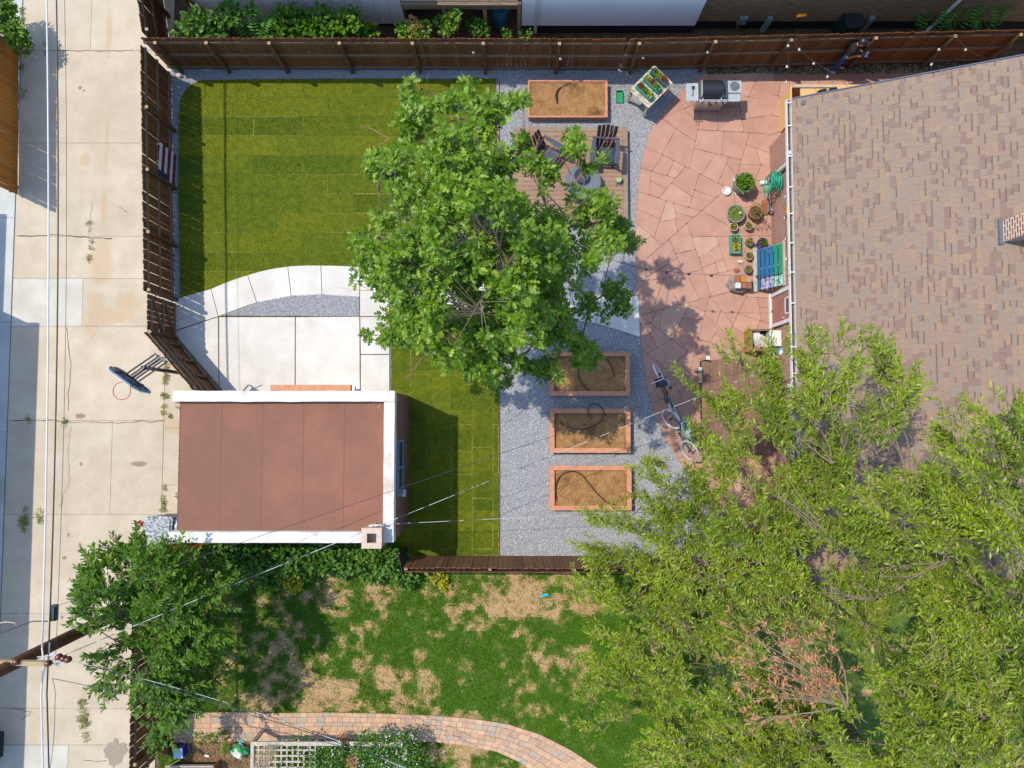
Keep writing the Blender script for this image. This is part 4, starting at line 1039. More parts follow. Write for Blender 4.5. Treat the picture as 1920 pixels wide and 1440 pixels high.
# ================================================================ deck furniture
def adirondack(label, loc, rz):
    t = thing('adirondack_chair', label, 'chair', loc, rz, 'chairs on the deck')
    for k in range(6): MB().box((0, -.28 + .09 * k, .36 - .03 * k), (.52, .08, .022), R=Matrix.Rotation(-.3, 3, 'X')).build('seat_slat', m_charcoal, t, True)
    for k in range(5):
        x = -.22 + .11 * k; hh = .85 - .35 * abs(x) ** 1.3
        a = Vector((x, .2, .22)); b = Vector((x * 1.12, .2 + hh * .42, .22 + hh * .9)); MB().bar(a, b, .1, .022, up=(0, 1, 0)).build('back_slat', m_black, t, True)
    for s_ in (-1, 1):
        MB().prism([(s_ * .28, -.42), (s_ * .42, -.42), (s_ * .45, -.3), (s_ * .40, .25), (s_ * .30, .3)], .56, .585).build('armrest', m_charcoal, t, True)
        MB().box((s_ * .31, -.33, .28), (.09, .05, .56)).build('front_leg', m_charcoal, t, True)
        MB().bar((s_ * .29, .45, .04), (s_ * .29, -.33, .36), .03, .12).build('rear_leg', m_charcoal, t, True)
    MB().bar((-.4, .33, .56), (.4, .33, .56), .05, .05).build('back_rail', m_charcoal, t, True)
    return t
c = P(1133, 283, .5); adirondack('charcoal slatted armchair standing at the deck corner', (c.x, c.y - .05, ZD), radians(-4))
c = P(1025, 292, .5); adirondack('charcoal slatted armchair half hidden by oak leaves on the deck', (c.x, c.y, ZD), radians(55))
c = P(1092, 345, .4); tb_ = thing('round_table', 'low round grey table under oak twigs on the deck', 'table', (c.x, c.y, ZD), group=None)
MB().lathe([(.3, 0), (.3, .03), (.05, .06), (.05, .36)], 24).build('pedestal', m_charcoal, tb_, True); MB().lathe([(.52, .36), (.54, .375), (.52, .39), (.0, .39)], 32).build('top', m_grey, tb_, True)
c = P(1090, 330, .7); ob = thing('fire_bowl', 'dark grey bowl standing on the round deck table', 'bowl', (c.x, c.y, ZD + .39)); MB().lathe([(.1, 0), (.2, .1), (.22, .14), (.2, .14), (.16, .07), (0, .06)], 20).build('bowl', m_charcoal, ob, True, smooth=True)
c = P(1161, 337, .35); wc = thing('watering_can', 'small pale green watering can on the deck edge', 'watering can', (c.x, c.y, ZD), radians(215))
m_sage = M('sage enamel', S(186, 204, 160), S(170, 190, 146), 6, rough=.4)
MB().lathe([(.075, 0), (.09, .05), (.085, .14), (.05, .18), (.045, .17), (0, .16)], 16).build('body', m_sage, wc, True, smooth=True)
MB().tube([(.07, 0, .05), (.14, 0, .13), (.22, 0, .18)], [.02, .014, .01], 7).build('spout', m_sage, wc, True)
MB().tube([Vector((-.06 - .08 * sin(pi * j / 6), 0, .04 + .13 * j / 6)) for j in range(7)], .008, 5).build('handle', m_sage, wc, True)

# ================================================================ pots on the patio
ZP = .05
def pot(u, v, r, h, mat, label, plant, pm, soil=m_mulch, n=60, sz=.05, ph=.06, name='flower_pot', tmpl=ROUND, group='pots on the patio', flat=.7, spread=.85):
    c = P(u, v, h + ZP); t = thing(name, label, 'plant pot', (c.x, c.y, ZP), U(0, 6), group)
    MB().lathe([(r * .72, 0), (r * .8, h * .3), (r * .96, h * .86), (r * 1.02, h * .88), (r * 1.02, h), (r * .9, h), (r * .88, h * .86), (0, h * .86)], 22).build('pot', mat, t, True, smooth=False)
    MB().lathe([(r * .87, h * .86), (r * .8, h * .89), (0, h * .91)], 18).build('soil', soil, t, True)
    if n: leafball('plant', t, n, (0, 0, h * .9), (r * spread, r * spread, ph), pm, tmpl, sz, flat)
    return t
pot(1396, 342, .29, .5, m_potgrey, 'big grey pot of bushy green leaves beside the coiled hose', 0, m_bushy, n=420, sz=.075, ph=.22, flat=1.0, spread=1.0)
pt = pot(1380, 400, .27, .26, m_potgrey, 'wide grey bowl of low moss green plants with a white tag', 0, M('moss green', S(140, 165, 60), isl2=[S(110, 145, 40), S(170, 185, 90), S(130, 160, 50)], rough=.7), n=700, sz=.035, ph=.05, flat=.5, spread=.9)
MB().lathe([(.03, .30), (.03, .36), (.012, .36), (.012, .33)], 10, (.06, .08, 0)).build('tag_tube', m_white, pt, True)
tp = pot(1417, 398, .2, .3, m_terr, 'terracotta pot with a small leafy sapling beside the brick wall', 0, m_redleaf, n=25, sz=.04, ph=.03)
MB().tube([(0, 0, .25), (.02, .03, .5), (.06, .1, .75), (.1, .14, .95)], [.014, .012, .008, .004], 5).build('stem', m_twig, tp, True)
leafball('leaves', tp, 70, (.06, .12, .7), (.22, .22, .25), m_plum, NARROW, .09, .8)
pot(1376, 425, .125, .2, m_cream, 'small cream pot of succulents below the moss bowl', 0, m_succ, n=110, sz=.045, ph=.06)
pot(1404, 423, .125, .22, m_cream, 'small cream pot of succulents below the terracotta pot', 0, m_succ, n=110, sz=.045, ph=.07)
pot(1406, 453, .12, .2, m_potgrey, 'small grey pot of succulents beside the turquoise planter', 0, m_succ, n=90, sz=.05, ph=.1)
pot(1405, 479, .125, .2, m_cream, 'small cream pot of trailing succulents between the two grey pots', 0, m_succ, n=120, sz=.045, ph=.07)
pot(1404, 504, .12, .2, m_potgrey, 'small grey pot of brownish succulents above the boulder', 0, m_succ, n=90, sz=.045, ph=.06)
pot(1430, 455, .15, .3, m_blue, 'cobalt blue glazed pot behind the painted slats', 0, m_plum, n=90, sz=.06, ph=.2, flat=1)
c = P(1379, 458, .2); b = thing('rectangular_planter', 'turquoise rectangular planter with two yellow-green plants', 'planter', (c.x, c.y, ZP), 0)
for (cx, cy, sx, sy) in ((0, -.27, .3, .03), (0, .27, .3, .03), (-.135, 0, .03, .508), (.135, 0, .03, .508)): MB().box((cx, cy, .1), (sx, sy, .2)).build('side', m_teal, b, True)
MB().box((0, 0, .08), (.238, .506, .15)).build('soil', M('planter grit', S(186, 140, 110), S(150, 100, 80), 30, bump=.8), b, True)
leafball('plant', b, 50, (.0, .13, .16), .07, m_bushy, ROUND, .07, .8); leafball('plant', b, 60, (.02, -.09, .16), .08, m_yellow, ROUND, .08, .8)
c = P(1362, 358, .1); MBb = thing('pet_bowl', 'round white dish on the patio left of the big pot', 'dish', (c.x, c.y, ZP)); MB().lathe([(.11, 0), (.13, .03), (.135, .08), (.12, .08), (.1, .03), (0, .025)], 24).build('dish', m_white, MBb, True, smooth=True)
for (u, v, lab, rz) in ((1378, 337, 'small white starfish ornament above the white dish', .4), (1380, 361, 'small white starfish ornament below the big grey pot', 1.1)):
    c = P(u, v, .1); o = thing('star_ornament', lab, 'ornament', (c.x, c.y, ZP), rz, 'white ornaments around the big pot')
    mb = MB(); vs = [((.1 if j % 2 == 0 else .035) * cos(j * pi / 5), (.1 if j % 2 == 0 else .035) * sin(j * pi / 5), .02) for j in range(10)] + [(0, 0, .06), (0, 0, 0)]
    mb.add(vs, [(j, (j + 1) % 10, 10) for j in range(10)] + [((j + 1) % 10, j, 11) for j in range(10)]); mb.build('star', m_white, o, True)
# coiled hose hung on a wall hanger, seen from above
c = P(1440, 345, .9); hz = thing('garden_hose', 'bright green garden hose coiled on the brick wall', 'hose', (7.82, c.y, 0))
pts = []
for j in range(190):
    a = 2 * pi * j / 18; rr = .23 + .075 * sin(j * .37) + .04 * sin(j * .11)
    pts.append((-.06 - .30 * (j / 190) * U(.93, 1.05) , rr * 1.05 * cos(a) + .02 * sin(j * .7), .95 + .34 * sin(a) * (.9 + .2 * sin(j * .21))))
MB().tube(pts, .0125, 6).build('coil', m_hoseg, hz, True, smooth=True)
MB().box((-.1, 0, 1.15), (.2, .3, .03)).build('hanger', m_teal, hz, True); MB().tube([(-.3, .12, .6), (-.22, .2, .2), (-.1, -.3, .06), (-.06, -.75, .06)], .0125, 6).build('tail', m_hoseg, hz, True)
c = P(1452, 385, .5); o = thing('standpipe', 'short grey pipe with a brass tap on the house wall', 'pipe', (7.77, c.y, 0)); MB().tube([(0, .3, .15), (0, -.1, .15), (0, -.12, .5)], .035, 8).build('pipe', m_grey, o, True); MB().ball((-.03, -.14, .52), .04).build('tap', m_steel, o, True)
c = P(1430, 390); o = MB().prism(px([(1426, 378), (1440, 372), (1441, 402), (1428, 405)]), .045, .12).build('tray', m_terr); tag(o, 'rusty brown tray tucked against the wall behind the sapling', 'tray')
# boulder carrying six half bricks
c = P(1387, 532, .2); bo = MB().ball((c.x, c.y, .14), .36, (1.0, .68, .62), 18, 12, jit=.5).build('boulder', m_stone, smooth=True); tag(bo, 'grey boulder with loose bricks on top, below the pots', 'boulder')
for i, (ox, oy) in enumerate(((-.13, .1), (.04, .1), (.2, .09), (-.12, -.09), (.05, -.085), (.21, -.1))):
    mt = (m_terr, m_cedar, M('buff brick', S(196, 160, 130)), M('glazed white brick', S(220, 228, 232)), m_terr, M('dull brown brick', S(150, 110, 92)))[i]
    tag(MB().box((c.x + ox, c.y + oy, .385 + U(-.005, .01)), (.15, .17, .07), U(-.06, .06)).build('brick', mt), ('red brick at the upper left of the six on the boulder', 'orange brick in the upper middle of the six on the boulder', 'buff brick at the upper right of the six on the boulder', 'whitish brick at the lower left of the six on the boulder', 'red brick in the lower middle of the six on the boulder', 'dull brown brick at the lower right of the six on the boulder')[i], 'brick', 'bricks on the boulder')
for (u, v, r, lab, mt) in ((1387, 491, .1, 'pale flat stone above the boulder', m_cream), (1380, 507, .09, 'broken orange brick piece beside the boulder', m_terr), (336, 142, .09, 'pale round stone in the corner of the gravel strip', m_cream)):
    c = P(u, v, .05); tag(MB().ball((c.x, c.y, .07), r, (1, .7, .5), 9, 6, jit=.7).build('stone', mt), lab, 'stone', 'loose stones')
# painted slat panel leaning on the wall
A0 = P(1417, 466, .15); A1 = P(1419, 545, .15)
pa = thing('painted_slat_panel', 'blue and green painted slat panel with pink scrolls leaning on the wall', 'panel', (A0.x, (A0.y + A1.y) / 2, ZP))
W2 = abs(A0.y - A1.y); m_pb = M('blue slat paint', S(50, 120, 170), S(40, 105, 155), 7, rough=.6); m_pg = M('green slat paint', S(40, 160, 125), S(30, 140, 110), 7, rough=.6)
m_scroll = M('pink and white scroll paint', S(90, 140, 180), S(200, 170, 205), 9, rough=.6, lo=.46, hi=.5, c3=S(235, 225, 240), s3=14, lo3=.55, hi3=.58)
m_scrollg = M('mint scroll paint', S(60, 165, 135), S(170, 215, 200), 9, rough=.6, lo=.46, hi=.5, c3=S(235, 225, 240), s3=14, lo3=.55, hi3=.58)
tilt = math.atan2(.9, .42)
for k in range(6):
    x = .07 + .075 * k; z = .12 + .155 * k
    R = Matrix.Rotation(-tilt, 3, 'Y')
    mt = m_pb if k < 4 else m_pg
    MB().box((x, .16, z), (.135, W2 - .4, .02), R=R).build('slat', mt, pa, True)
    MB().box((x, -W2 / 2 + .17, z), (.135, .32, .02), R=R).build('slat', m_scroll if 0 < k < 4 else (m_scrollg if k >= 4 else mt), pa, True)
for yy in (-W2 / 2 + .05, 0, W2 / 2 - .05): MB().bar((.075, yy, .0), (.525, yy, .96), .09, .04, up=(0, 1, 0)).build('batten', m_lattice, pa, True)
MB().box((-.02, 0, .05), (.12, W2 + .06, .05)).build('ledge', m_lattice, pa, True); MB().box((.5, 0, 1.0), (.05, W2 + .04, .1)).build('top_rail', m_lattice, pa, True)
# orange plate on the wall and a white lantern by the door
c = P(1466, 392, 1.5); o = thing('wall_plate', 'round orange sun plaque on the brick wall', 'plaque', (7.85, c.y, 1.45)); MB().tube([(0, 0, 0), (-.03, 0, 0), (-.045, 0, 0)], [.14, .14, .09], 18).build('disc', M('sun orange glaze', S(250, 190, 30), S(240, 150, 30), 9, rough=.4), o, True)
c = P(1478, 528, 2.0); o = thing('wall_lantern', 'white lantern on the brick wall beside the door', 'lantern', (7.8, c.y, 1.9)); MB().lathe([(.05, -.12), (.09, 0), (.08, .1), (.03, .16), (.0, .2)], 10, (-.06, 0, 0)).build('shade', m_white, o, True); MB().box((.02, 0, 0), (.06, .1, .16)).build('back_plate', m_white, o, True)
# wooden crate filled with rags and paper
p0 = P(1406, 617, .6); p1 = P(1451, 658, .6); cx_, cy_ = (p0.x + p1.x) / 2, (p0.y + p1.y) / 2; sx_, sy_ = p1.x - p0.x, p0.y - p1.y
cr = thing('wooden_crate', 'wooden crate full of white rags and paper beside the door', 'crate', (cx_, cy_, ZP))
for k in range(4):
    z = .07 + .145 * k
    for s_ in (-1, 1): MB().box((0, s_ * (sy_ / 2 - .012), z), (sx_, .022, .135)).build('side_slat', m_cedar, cr, True); MB().box((s_ * (sx_ / 2 - .012), 0, z), (.022, sy_ - .05, .135)).build('side_slat', m_cedar, cr, True)
for (ax, ay, bx_, by_) in ((0, sy_ / 2 - .03, sx_ + .02, .06), (0, -sy_ / 2 + .03, sx_ + .02, .06), (sx_ / 2 - .03, 0, .06, sy_ - .12), (-sx_ / 2 + .03, 0, .06, sy_ - .12)): MB().box((ax, ay, .59), (bx_, by_, .025)).build('rim', m_wood_rail, cr, True)
MB().box((0, 0, .2), (sx_ - .06, sy_ - .06, .3)).build('liner', m_dark, cr, True)
for (ox, oy, r, lab, mt) in ((-.14, .1, .16, 'crumpled white cloth at the upper left of the wooden crate', m_white), (.02, .0, .15, 'crumpled cream cloth in the middle of the wooden crate', m_cream), (-.1, -.08, .13, 'crumpled pale grey cloth lower left in the crate', m_lidsteel)):
    tag(MB().ball((cx_ + ox, cy_ + oy, .47), r, (1, .9, .45), 14, 9, jit=.9).build('rag', mt, smooth=False), lab, 'rag', 'rags in the wooden crate')
tag(MB().box((cx_ + .12, cy_ - .08, .52), (.24, .3, .03), .5, R=Matrix.Rotation(.5, 3, 'Z') @ Matrix.Rotation(.2, 3, 'X')).build('paper_sheet', m_cream), 'folded cream paper lying in the crate', 'paper')
tag(MB().box((cx_ - .16, cy_ - .22, .47), (.2, .12, .06), .05).build('brick', m_terr), 'orange brick in the lower left of the wooden crate', 'brick')
c = P(1461, 634, .8); o = thing('storage_tub', 'white plastic tub lid beside the wooden crate', 'tub', (c.x - .1, c.y, ZP)); MB().box((0, 0, .35), (.3, .42, .7)).build('tub', m_lidsteel, o, True); MB().box((0, 0, .72), (.34, .46, .04)).build('lid', m_white, o, True)
c = P(1470, 660, .5); o = thing('plastic_ball', 'blue and white ball beside the wooden crate', 'ball', (c.x - .15, c.y, ZP)); MB().ball((0, 0, .6), .13, nu=14, nv=10).build('ball', M('blue white plastic', S(120, 190, 230), S(235, 240, 245), 3, lo=.48, hi=.52, rough=.3), o, True, smooth=True); MB().lathe([(.14, 0), (.17, .46), (.15, .46), (.12, .1)], 14).build('stand', m_white, o, True)
# plank platform by the cellar steps
zp = .42; a = P(1315, 672, zp); b = P(1449, 850, zp)
pf = thing('plank_platform', 'low platform of short brown planks beside the house, under leaves', 'platform', (a.x, b.y, 0))
m_pl = M('brown plank', S(158, 124, 104), S(136, 104, 86), 6, rough=.8, bump=.2, rnd=.12, stretch=(8, 1, 8))
wpl = .118; ncol = int((b.x - a.x) / wpl)
for i in range(ncol):
    y = a.y + (0 if i > 5 else -.06 * (5 - i) * .3); off = (i * .37) % .62
    first = True
    while y > b.y:
        l = off + .15 if first else .62
        first = False; y2 = max(y - l, b.y)
        if y - y2 > .05: MB().box((a.x + wpl * (i + .5), (y + y2) / 2, zp - .015 + U(-.002, .002)), (wpl - .006, y - y2 - .006, .03)).build('plank', m_pl, pf)
        y = y2
MB().box(((a.x + b.x) / 2, (a.y + b.y) / 2, .2), (b.x - a.x - .1, a.y - b.y - .12, .38)).build('frame', m_dark, pf)
for (u, v) in ((1327, 671), (1312, 692)): 
    c = P(u, v, .62); MB().box((c.x, c.y, .31), (.09, .09, .62)).build('post', m_crossarm, pf); MB().box((c.x, c.y, .625), (.1, .1, .03)).build('post_cap', m_white, pf)
c = P(1313, 706, .5); MB().box((c.x, c.y, .5), (.1, .36, .06)).build('rail', m_crossarm, pf)
c0_ = P(1452, 690, .3); c1_ = P(1466, 830, .3); ch_ = thing('gap_shade', 'dark brown strip painted as shade in the gap between the plank platform and the wall', 'shade strip', (c0_.x, c1_.y, 0))
for k in range(3): MB().box(((c0_.x + 7.76) / 2 - .09 + .1 * k, (c0_.y + c1_.y) / 2, .09), (.095, c0_.y - c1_.y, .08)).build('board', m_dark, ch_)  # added dark boards paint in the shade of the gap beside the wall
# orange beam below the leaves
a = P(1376, 996, .7); b = P(1434, 994, .7); o = thing('sawhorse', 'orange wooden sawhorse seen through the leaves near the south fence', 'sawhorse', ((a.x + b.x) / 2, a.y, 0))
L2 = (b.x - a.x) / 2; MB().box((0, 0, .72), (2 * L2, .12, .09)).build('beam', m_cedar, o, True)
for s_ in (-1, 1):
    for q in (-1, 1): MB().bar((s_ * (L2 - .1), q * .03, .68), (s_ * (L2 - .05), q * .25, 0), .06, .03).build('leg', m_cedar, o, True)
# timber porch bench at the house corner
m_pine = M('fresh pine', S(248, 206, 146), S(236, 186, 120), 7, rough=.7, bump=.2, stretch=(1, 6, 6))
c = P(1540, 175, .8); pb = thing('porch_box', 'orange timber porch counter showing past the roof edge', 'counter', (P(1490, 190, .8).x, c.y, 0))
xA = P(1482, 175, .9).x; xB = P(1625, 160, .9).x; yA = P(1540, 160, .9).y
MB().box(((xA + xB) / 2 + .15, yA - .45, .88), (xB - xA - .3, .85, .05)).build('top', m_pine, pb); MB().box(((xA + xB) / 2 + .1, yA + .0, .45), (xB - xA, .05, .9)).build('front', m_pine, pb)
MB().box((xA + .02, yA - .55, .45), (.05, 1.05, .9)).build('end_panel', m_pine, pb); MB().box((xA + .7, yA - .06, .93), (1.3, .05, .05)).build('rail', m_lattice, pb)
for (u, v, lab) in ((1540, 170, 'black tool lying on the orange timber counter, left'), (1560, 167, 'black carry bag on the orange timber counter, right')):
    c = P(u, v, .95); o = thing('tool_bag', lab, 'bag', (c.x, c.y - .05, .905), .2, 'bags on the timber counter'); MB().ball((0, 0, .08), .1, (1.5, .7, .9), 10, 7, jit=.4).build('body', m_black, o, True); MB().tube([(-.1, 0, .14), (-.05, 0, .24), (.05, 0, .24), (.1, 0, .14)], .012, 5).build('handle', m_black, o, True)
c = P(1628, 152, 1.0); o = thing('black_cover', 'black covered thing beside the timber counter at the roof edge', 'cover', (c.x, c.y - .3, 0)); MB().ball((0, 0, .55), .45, (1.1, .6, 1.1), 14, 9, jit=.3).build('cover', m_black, o, True)
# ================================================================ bicycles
def bicycle(label, fw, rw, lean, framemat, side=1):
    """wheel centres in plan; leans sideways"""
    a = P(fw[0], fw[1], .33); b = P(rw[0], rw[1], .33); d = (a - b); d.z = 0; L = d.length; rz = atan2(d.y, d.x)
    t = thing('bicycle', label, 'bicycle', (b.x, b.y, ZP), rz, 'bicycles parked by the platform'); t.rotation_euler = (lean, 0, rz)
    R = .33
    for x, st in ((0, 0), (L, .12)):
        c = Vector((x, 0, R)); pts = []; 
        for j in range(28):
            an = 2 * pi * j / 28; pts.append(c + Vector((R * cos(an) * cos(st), R * cos(an) * sin(st), R * sin(an))))
        wh = MB().tube(pts, .03, 6, closed=True).build('wheel', m_white if x else m_lidsteel, t, True)
        sp = MB()
        for j in range(0, 28, 2): sp.tube([c, c + (pts[j] - c) * .96], .003, 3)
        sp.build('spokes', m_steel, wh, True); MB().tube([c + Vector((0, -.05, 0)), c + Vector((0, .05, 0))], .03, 8).build('hub', m_black, wh, True)
    bbk = Vector((L * .42, 0, .28)); seat = Vector((L * .28, 0, .78)); head = Vector((L * .82, 0, .80)); hb = Vector((L * .86, 0, .62))
    fr = MB()
    for p, q in ((bbk, seat), (seat, head), (bbk, hb), (head, hb), (Vector((0, 0, R)), bbk), (Vector((0, 0, R)), seat)): fr.tube([p, q], .018, 7)
    fr.build('frame', framemat, t, True); MB().tube([hb, Vector((L, 0, R))], .016, 6).build('fork', framemat, t, True)
    MB().tube([head + Vector((0, 0, 0)), head + Vector((.02, 0, .16))], .014, 6).build('stem', m_steel, t, True)
    MB().tube([head + Vector((-.12, -.3, .16)), head + Vector((.03, -.2, .18)), head + Vector((.03, .2, .18)), head + Vector((-.12, .3, .16))], .013, 6).build('handlebar', m_steel, t, True)
    MB().ball(seat + Vector((0, 0, .06)), .12, (1.15, .6, .3), 10, 6).build('saddle', m_black, t, True)
    MB().tube([bbk + Vector((0, -.08, 0)), bbk + Vector((.1, -.09, -.13))], .012, 5).build('crank', m_steel, t, True); MB().box(bbk + Vector((.1, -.12, -.14)), (.09, .08, .02)).build('pedal', m_black, t, True)
    return t
b1 = bicycle('dark bicycle whose front wheel points at the oak side of the patio', (1243, 699), (1268, 760), radians(-22), m_black)
b2 = bicycle('teal bicycle with a pale front wheel, lower of the two by the platform', (1251, 790), (1286, 850), radians(24), m_tealdark)
c = P(1240, 717, .75); o = thing('bike_basket', 'black basket bag on the upper bicycle', 'basket', (c.x, c.y, .62), .2); MB().box((0, 0, .1), (.3, .26, .2)).build('basket', m_black, o, True); MB().box((.02, 0, .21), (.2, .2, .03)).build('flap', M('slate nylon', (.03, .05, .07), rough=.4), o, True)
c = P(1287, 802, .6); tag(MB().ball((c.x, c.y, .45), .2, (.7, 1.6, 1.6), 12, 9, jit=.7, rz=.3).build('plastic_bag', M('sage plastic film', S(170, 195, 180), S(140, 170, 150), 6, rough=.35)), 'pale green plastic bag hanging by the lower bicycle', 'bag')

# ================================================================ basketball hoop
pxy = P(268, 689, 3.0); bh = thing('basketball_hoop', 'basketball hoop with a grey backboard leaning over the alley', 'basketball hoop', (pxy.x, pxy.y, 0))
nv = M('navy steel', (.012, .018, .04), rough=.4)
MB().tube([(0, 0, 0), (0, 0, 3.02)], .05, 10).build('pole', nv, bh, True); MB().lathe([(.3, 0), (.3, .04), (.08, .06)], 16).build('base', nv, bh, True)
bc = P(238, 711, 3.3) - Vector((pxy.x, pxy.y, 0)); e_ = (P(270, 738, 3.3) - P(205, 690, 3.3)).normalized(); nfr = Vector((-e_.y, e_.x, 0)); 
if nfr.x > 0: nfr = -nfr
ar0 = P(250, 709, 3.0) - pxy; ar1 = P(296, 670, 3.0) - pxy
for off in (-.13, 0, .13):
    for z in ((3.1, 2.82) if off else (2.96,)):
        oo = e_ * off; MB().bar((ar0.x + oo.x, ar0.y + oo.y, z + .1), (ar1.x + oo.x, ar1.y + oo.y, z - .14), .03 if off else .05, .04).build('arm', nv, bh, True)
MB().bar((ar1 + e_ * -.2) + Vector((0, 0, 2.86)), (ar1 + e_ * .2) + Vector((0, 0, 2.86)), .04, .04).build('cross_bar', nv, bh, True)
MB().tube([ar1 + Vector((0, 0, 2.8)), ar1 + Vector((.35, .05, 2.6))], .015, 5).build('spring', m_black, bh, True)
prof = [(-.56, .1), (-.5, .55), (-.3, .72), (.3, .72), (.5, .55), (.56, .1), (.42, 0), (-.42, 0)]
def bbp(u, z, o): return bc + e_ * u + nfr * o + Vector((0, 0, z - .42))
n = len(prof); vs = [bbp(u, z, -.02) for u, z in prof] + [bbp(u, z, .02) for u, z in prof]
bbm = MB().add(vs, [tuple(range(n)), tuple(range(n, 2 * n))[::-1]] + [(i, n + i, n + (i + 1) % n, (i + 1) % n) for i in range(n)])
bbo = bbm.build('backboard', M('blue grey backboard', S(110, 140, 166), S(96, 126, 150), 5, rough=.4), bh, True)
for (u0, z0, u1, z1) in ((-.5, .2, .5, .2), (-.45, .5, .45, .5), (-.25, .02, -.25, .7), (.25, .02, .25, .7), (-.5, .5, 0, .1), (.5, .5, 0, .1)): MB().bar(bbp(u0, z0, -.035), bbp(u1, z1, -.035), .02, .02).build('rib', nv, bbo, True)
for i in range(n): 
    if i not in (6,): MB().bar(bbp(*prof[i], .026), bbp(*prof[(i + 1) % n], .026), .012, .03).build('white_edge', m_white, bbo, True)
MB().bar(bc + e_ * -.22 + Vector((0, 0, -.3)), bc + e_ * .22 + Vector((0, 0, -.3)), .06, .1).build('mount', nv, bh, True)
rc = P(228.5, 733, 3.05) - Vector((pxy.x, pxy.y, 0)); pts = [rc + Vector((.228 * cos(2 * pi * j / 24), .228 * sin(2 * pi * j / 24), 0)) for j in range(24)]
rim = MB().tube(pts, .011, 6, closed=True).build('rim', M('rim red', S(225, 90, 90), rough=.4), bh, True)
MB().bar(rc + -nfr * .21, rc + -nfr * .36, .12, .03).build('rim_bracket', M('rim orange', S(215, 80, 70), rough=.4), bh, True)

# ================================================================ bins by the garage
a = P(268, 968, 1.05); b = P(321, 1020, 1.05)
m_scuff = M('scuffed grey plastic', S(206, 214, 220), S(120, 132, 144), 14, rough=.55, lo=.42, hi=.56, bump=.3, bscale=20, c3=S(80, 92, 106), s3=5, lo3=.6, hi3=.64)
gb_ = thing('garbage_bin', 'scuffed grey wheeled garbage bin by the garage corner', 'bin', ((a.x + b.x) / 2, (a.y + b.y) / 2, 0), radians(-3))
w2, d2 = (b.x - a.x) / 2, (a.y - b.y) / 2
MB().add([(-w2 * .7, -d2 * .75, .06), (w2 * .8, -d2 * .75, .06), (w2 * .8, d2 * .75, .06), (-w2 * .7, d2 * .75, .06), (-w2 * .92, -d2 * .9, .98), (w2 * .92, -d2 * .9, .98), (w2 * .92, d2 * .9, .98), (-w2 * .92, d2 * .9, .98)], [(3, 2, 1, 0), (0, 1, 5, 4), (1, 2, 6, 5), (2, 3, 7, 6), (3, 0, 4, 7), (4, 5, 6, 7)]).build('body', m_grey, gb_, True)
lp = [(-w2 * .98, -d2 * .45), (-w2 * .8, -d2 * .8), (-w2 * .55, -d2 * .97), (w2 * .95, -d2 * .97), (w2, -d2 * .8), (w2, d2 * .85), (w2 * .9, d2), (-w2 * .6, d2), (-w2 * .95, d2 * .8), (-w2, d2 * .3)]
ld = MB().prism(lp, .985, 1.04).build('lid', m_scuff, gb_, True); MB().prism(inset(lp, .06), 1.03, 1.075).build('lid_dome', m_scuff, ld, True)
MB().tube([(w2 * .98, -d2 * .6, 1.02), (w2 * 1.0, d2 * .6, 1.02)], .02, 6).build('handle', m_grey, gb_, True)
for s_ in (-1, 1): MB().tube([(s_ * .2, -d2 * .95, .12), (s_ * .26, -d2 * .95, .12)], .12, 12).build('wheel', m_black, gb_, True)
MB().box((-w2 * .3, -d2 * 1.0, 1.0), (.06, .05, .06)).build('hinge', m_black, gb_, True); MB().box((w2 * .5, -d2 * 1.0, 1.0), (.06, .05, .06)).build('hinge', m_black, gb_, True)
c = P(335, 985, .9); o = thing('recycling_bin', 'blue bin with a full white bag under the garage eave', 'bin', (c.x + .12, c.y, 0)); MB().box((0, 0, .42), (.5, .52, .8)).build('body', M('bin blue', S(70, 130, 190), rough=.5), o, True); MB().ball((-.02, -.0, .86), .27, (1, 1, .6), 14, 9, jit=.5).build('bag', M('white bin bag', S(225, 235, 245), S(200, 215, 235), 8, rough=.4), o, True)
MB().box((-.25, .3, .9), (.5, .06, .05)).build('rim', m_black, o, True)
c = P(264, 982, 1.0); o = thing('red_shovel', 'red shovel and thin rods sticking out behind the grey bin', 'shovel', (c.x, c.y, 0)); MB().ball((0, 0, .95), .07, (1, 1, 1.4), 8, 6).build('grip', M('red plastic', S(225, 60, 50), rough=.4), o, True); MB().tube([(.12, 0, .1), (0, 0, .95)], .015, 5).build('shaft', m_grey, o, True)
MB().tube([(.05, .0, .85), (-.24, .02, 1.1)], .008, 4).build('rod', m_grey, o, True); MB().tube([(.05, -.09, .85), (-.1, -.09, 1.1)], .01, 4).build('rod', m_black, o, True)
c = P(-44, 1418, .8); o = thing('garbage_bin', 'black garbage bin at the left edge of the alley', 'bin', (c.x - .1, c.y, 0)); MB().box((0, 0, .5), (.6, .7, 1.0)).build('body', m_black, o, True); MB().box((0, 0, 1.03), (.64, .76, .06)).build('lid', m_black, o, True); MB().tube([(.33, -.25, 1.0), (.33, .25, 1.0)], .02, 6).build('handle', m_steel, o, True)

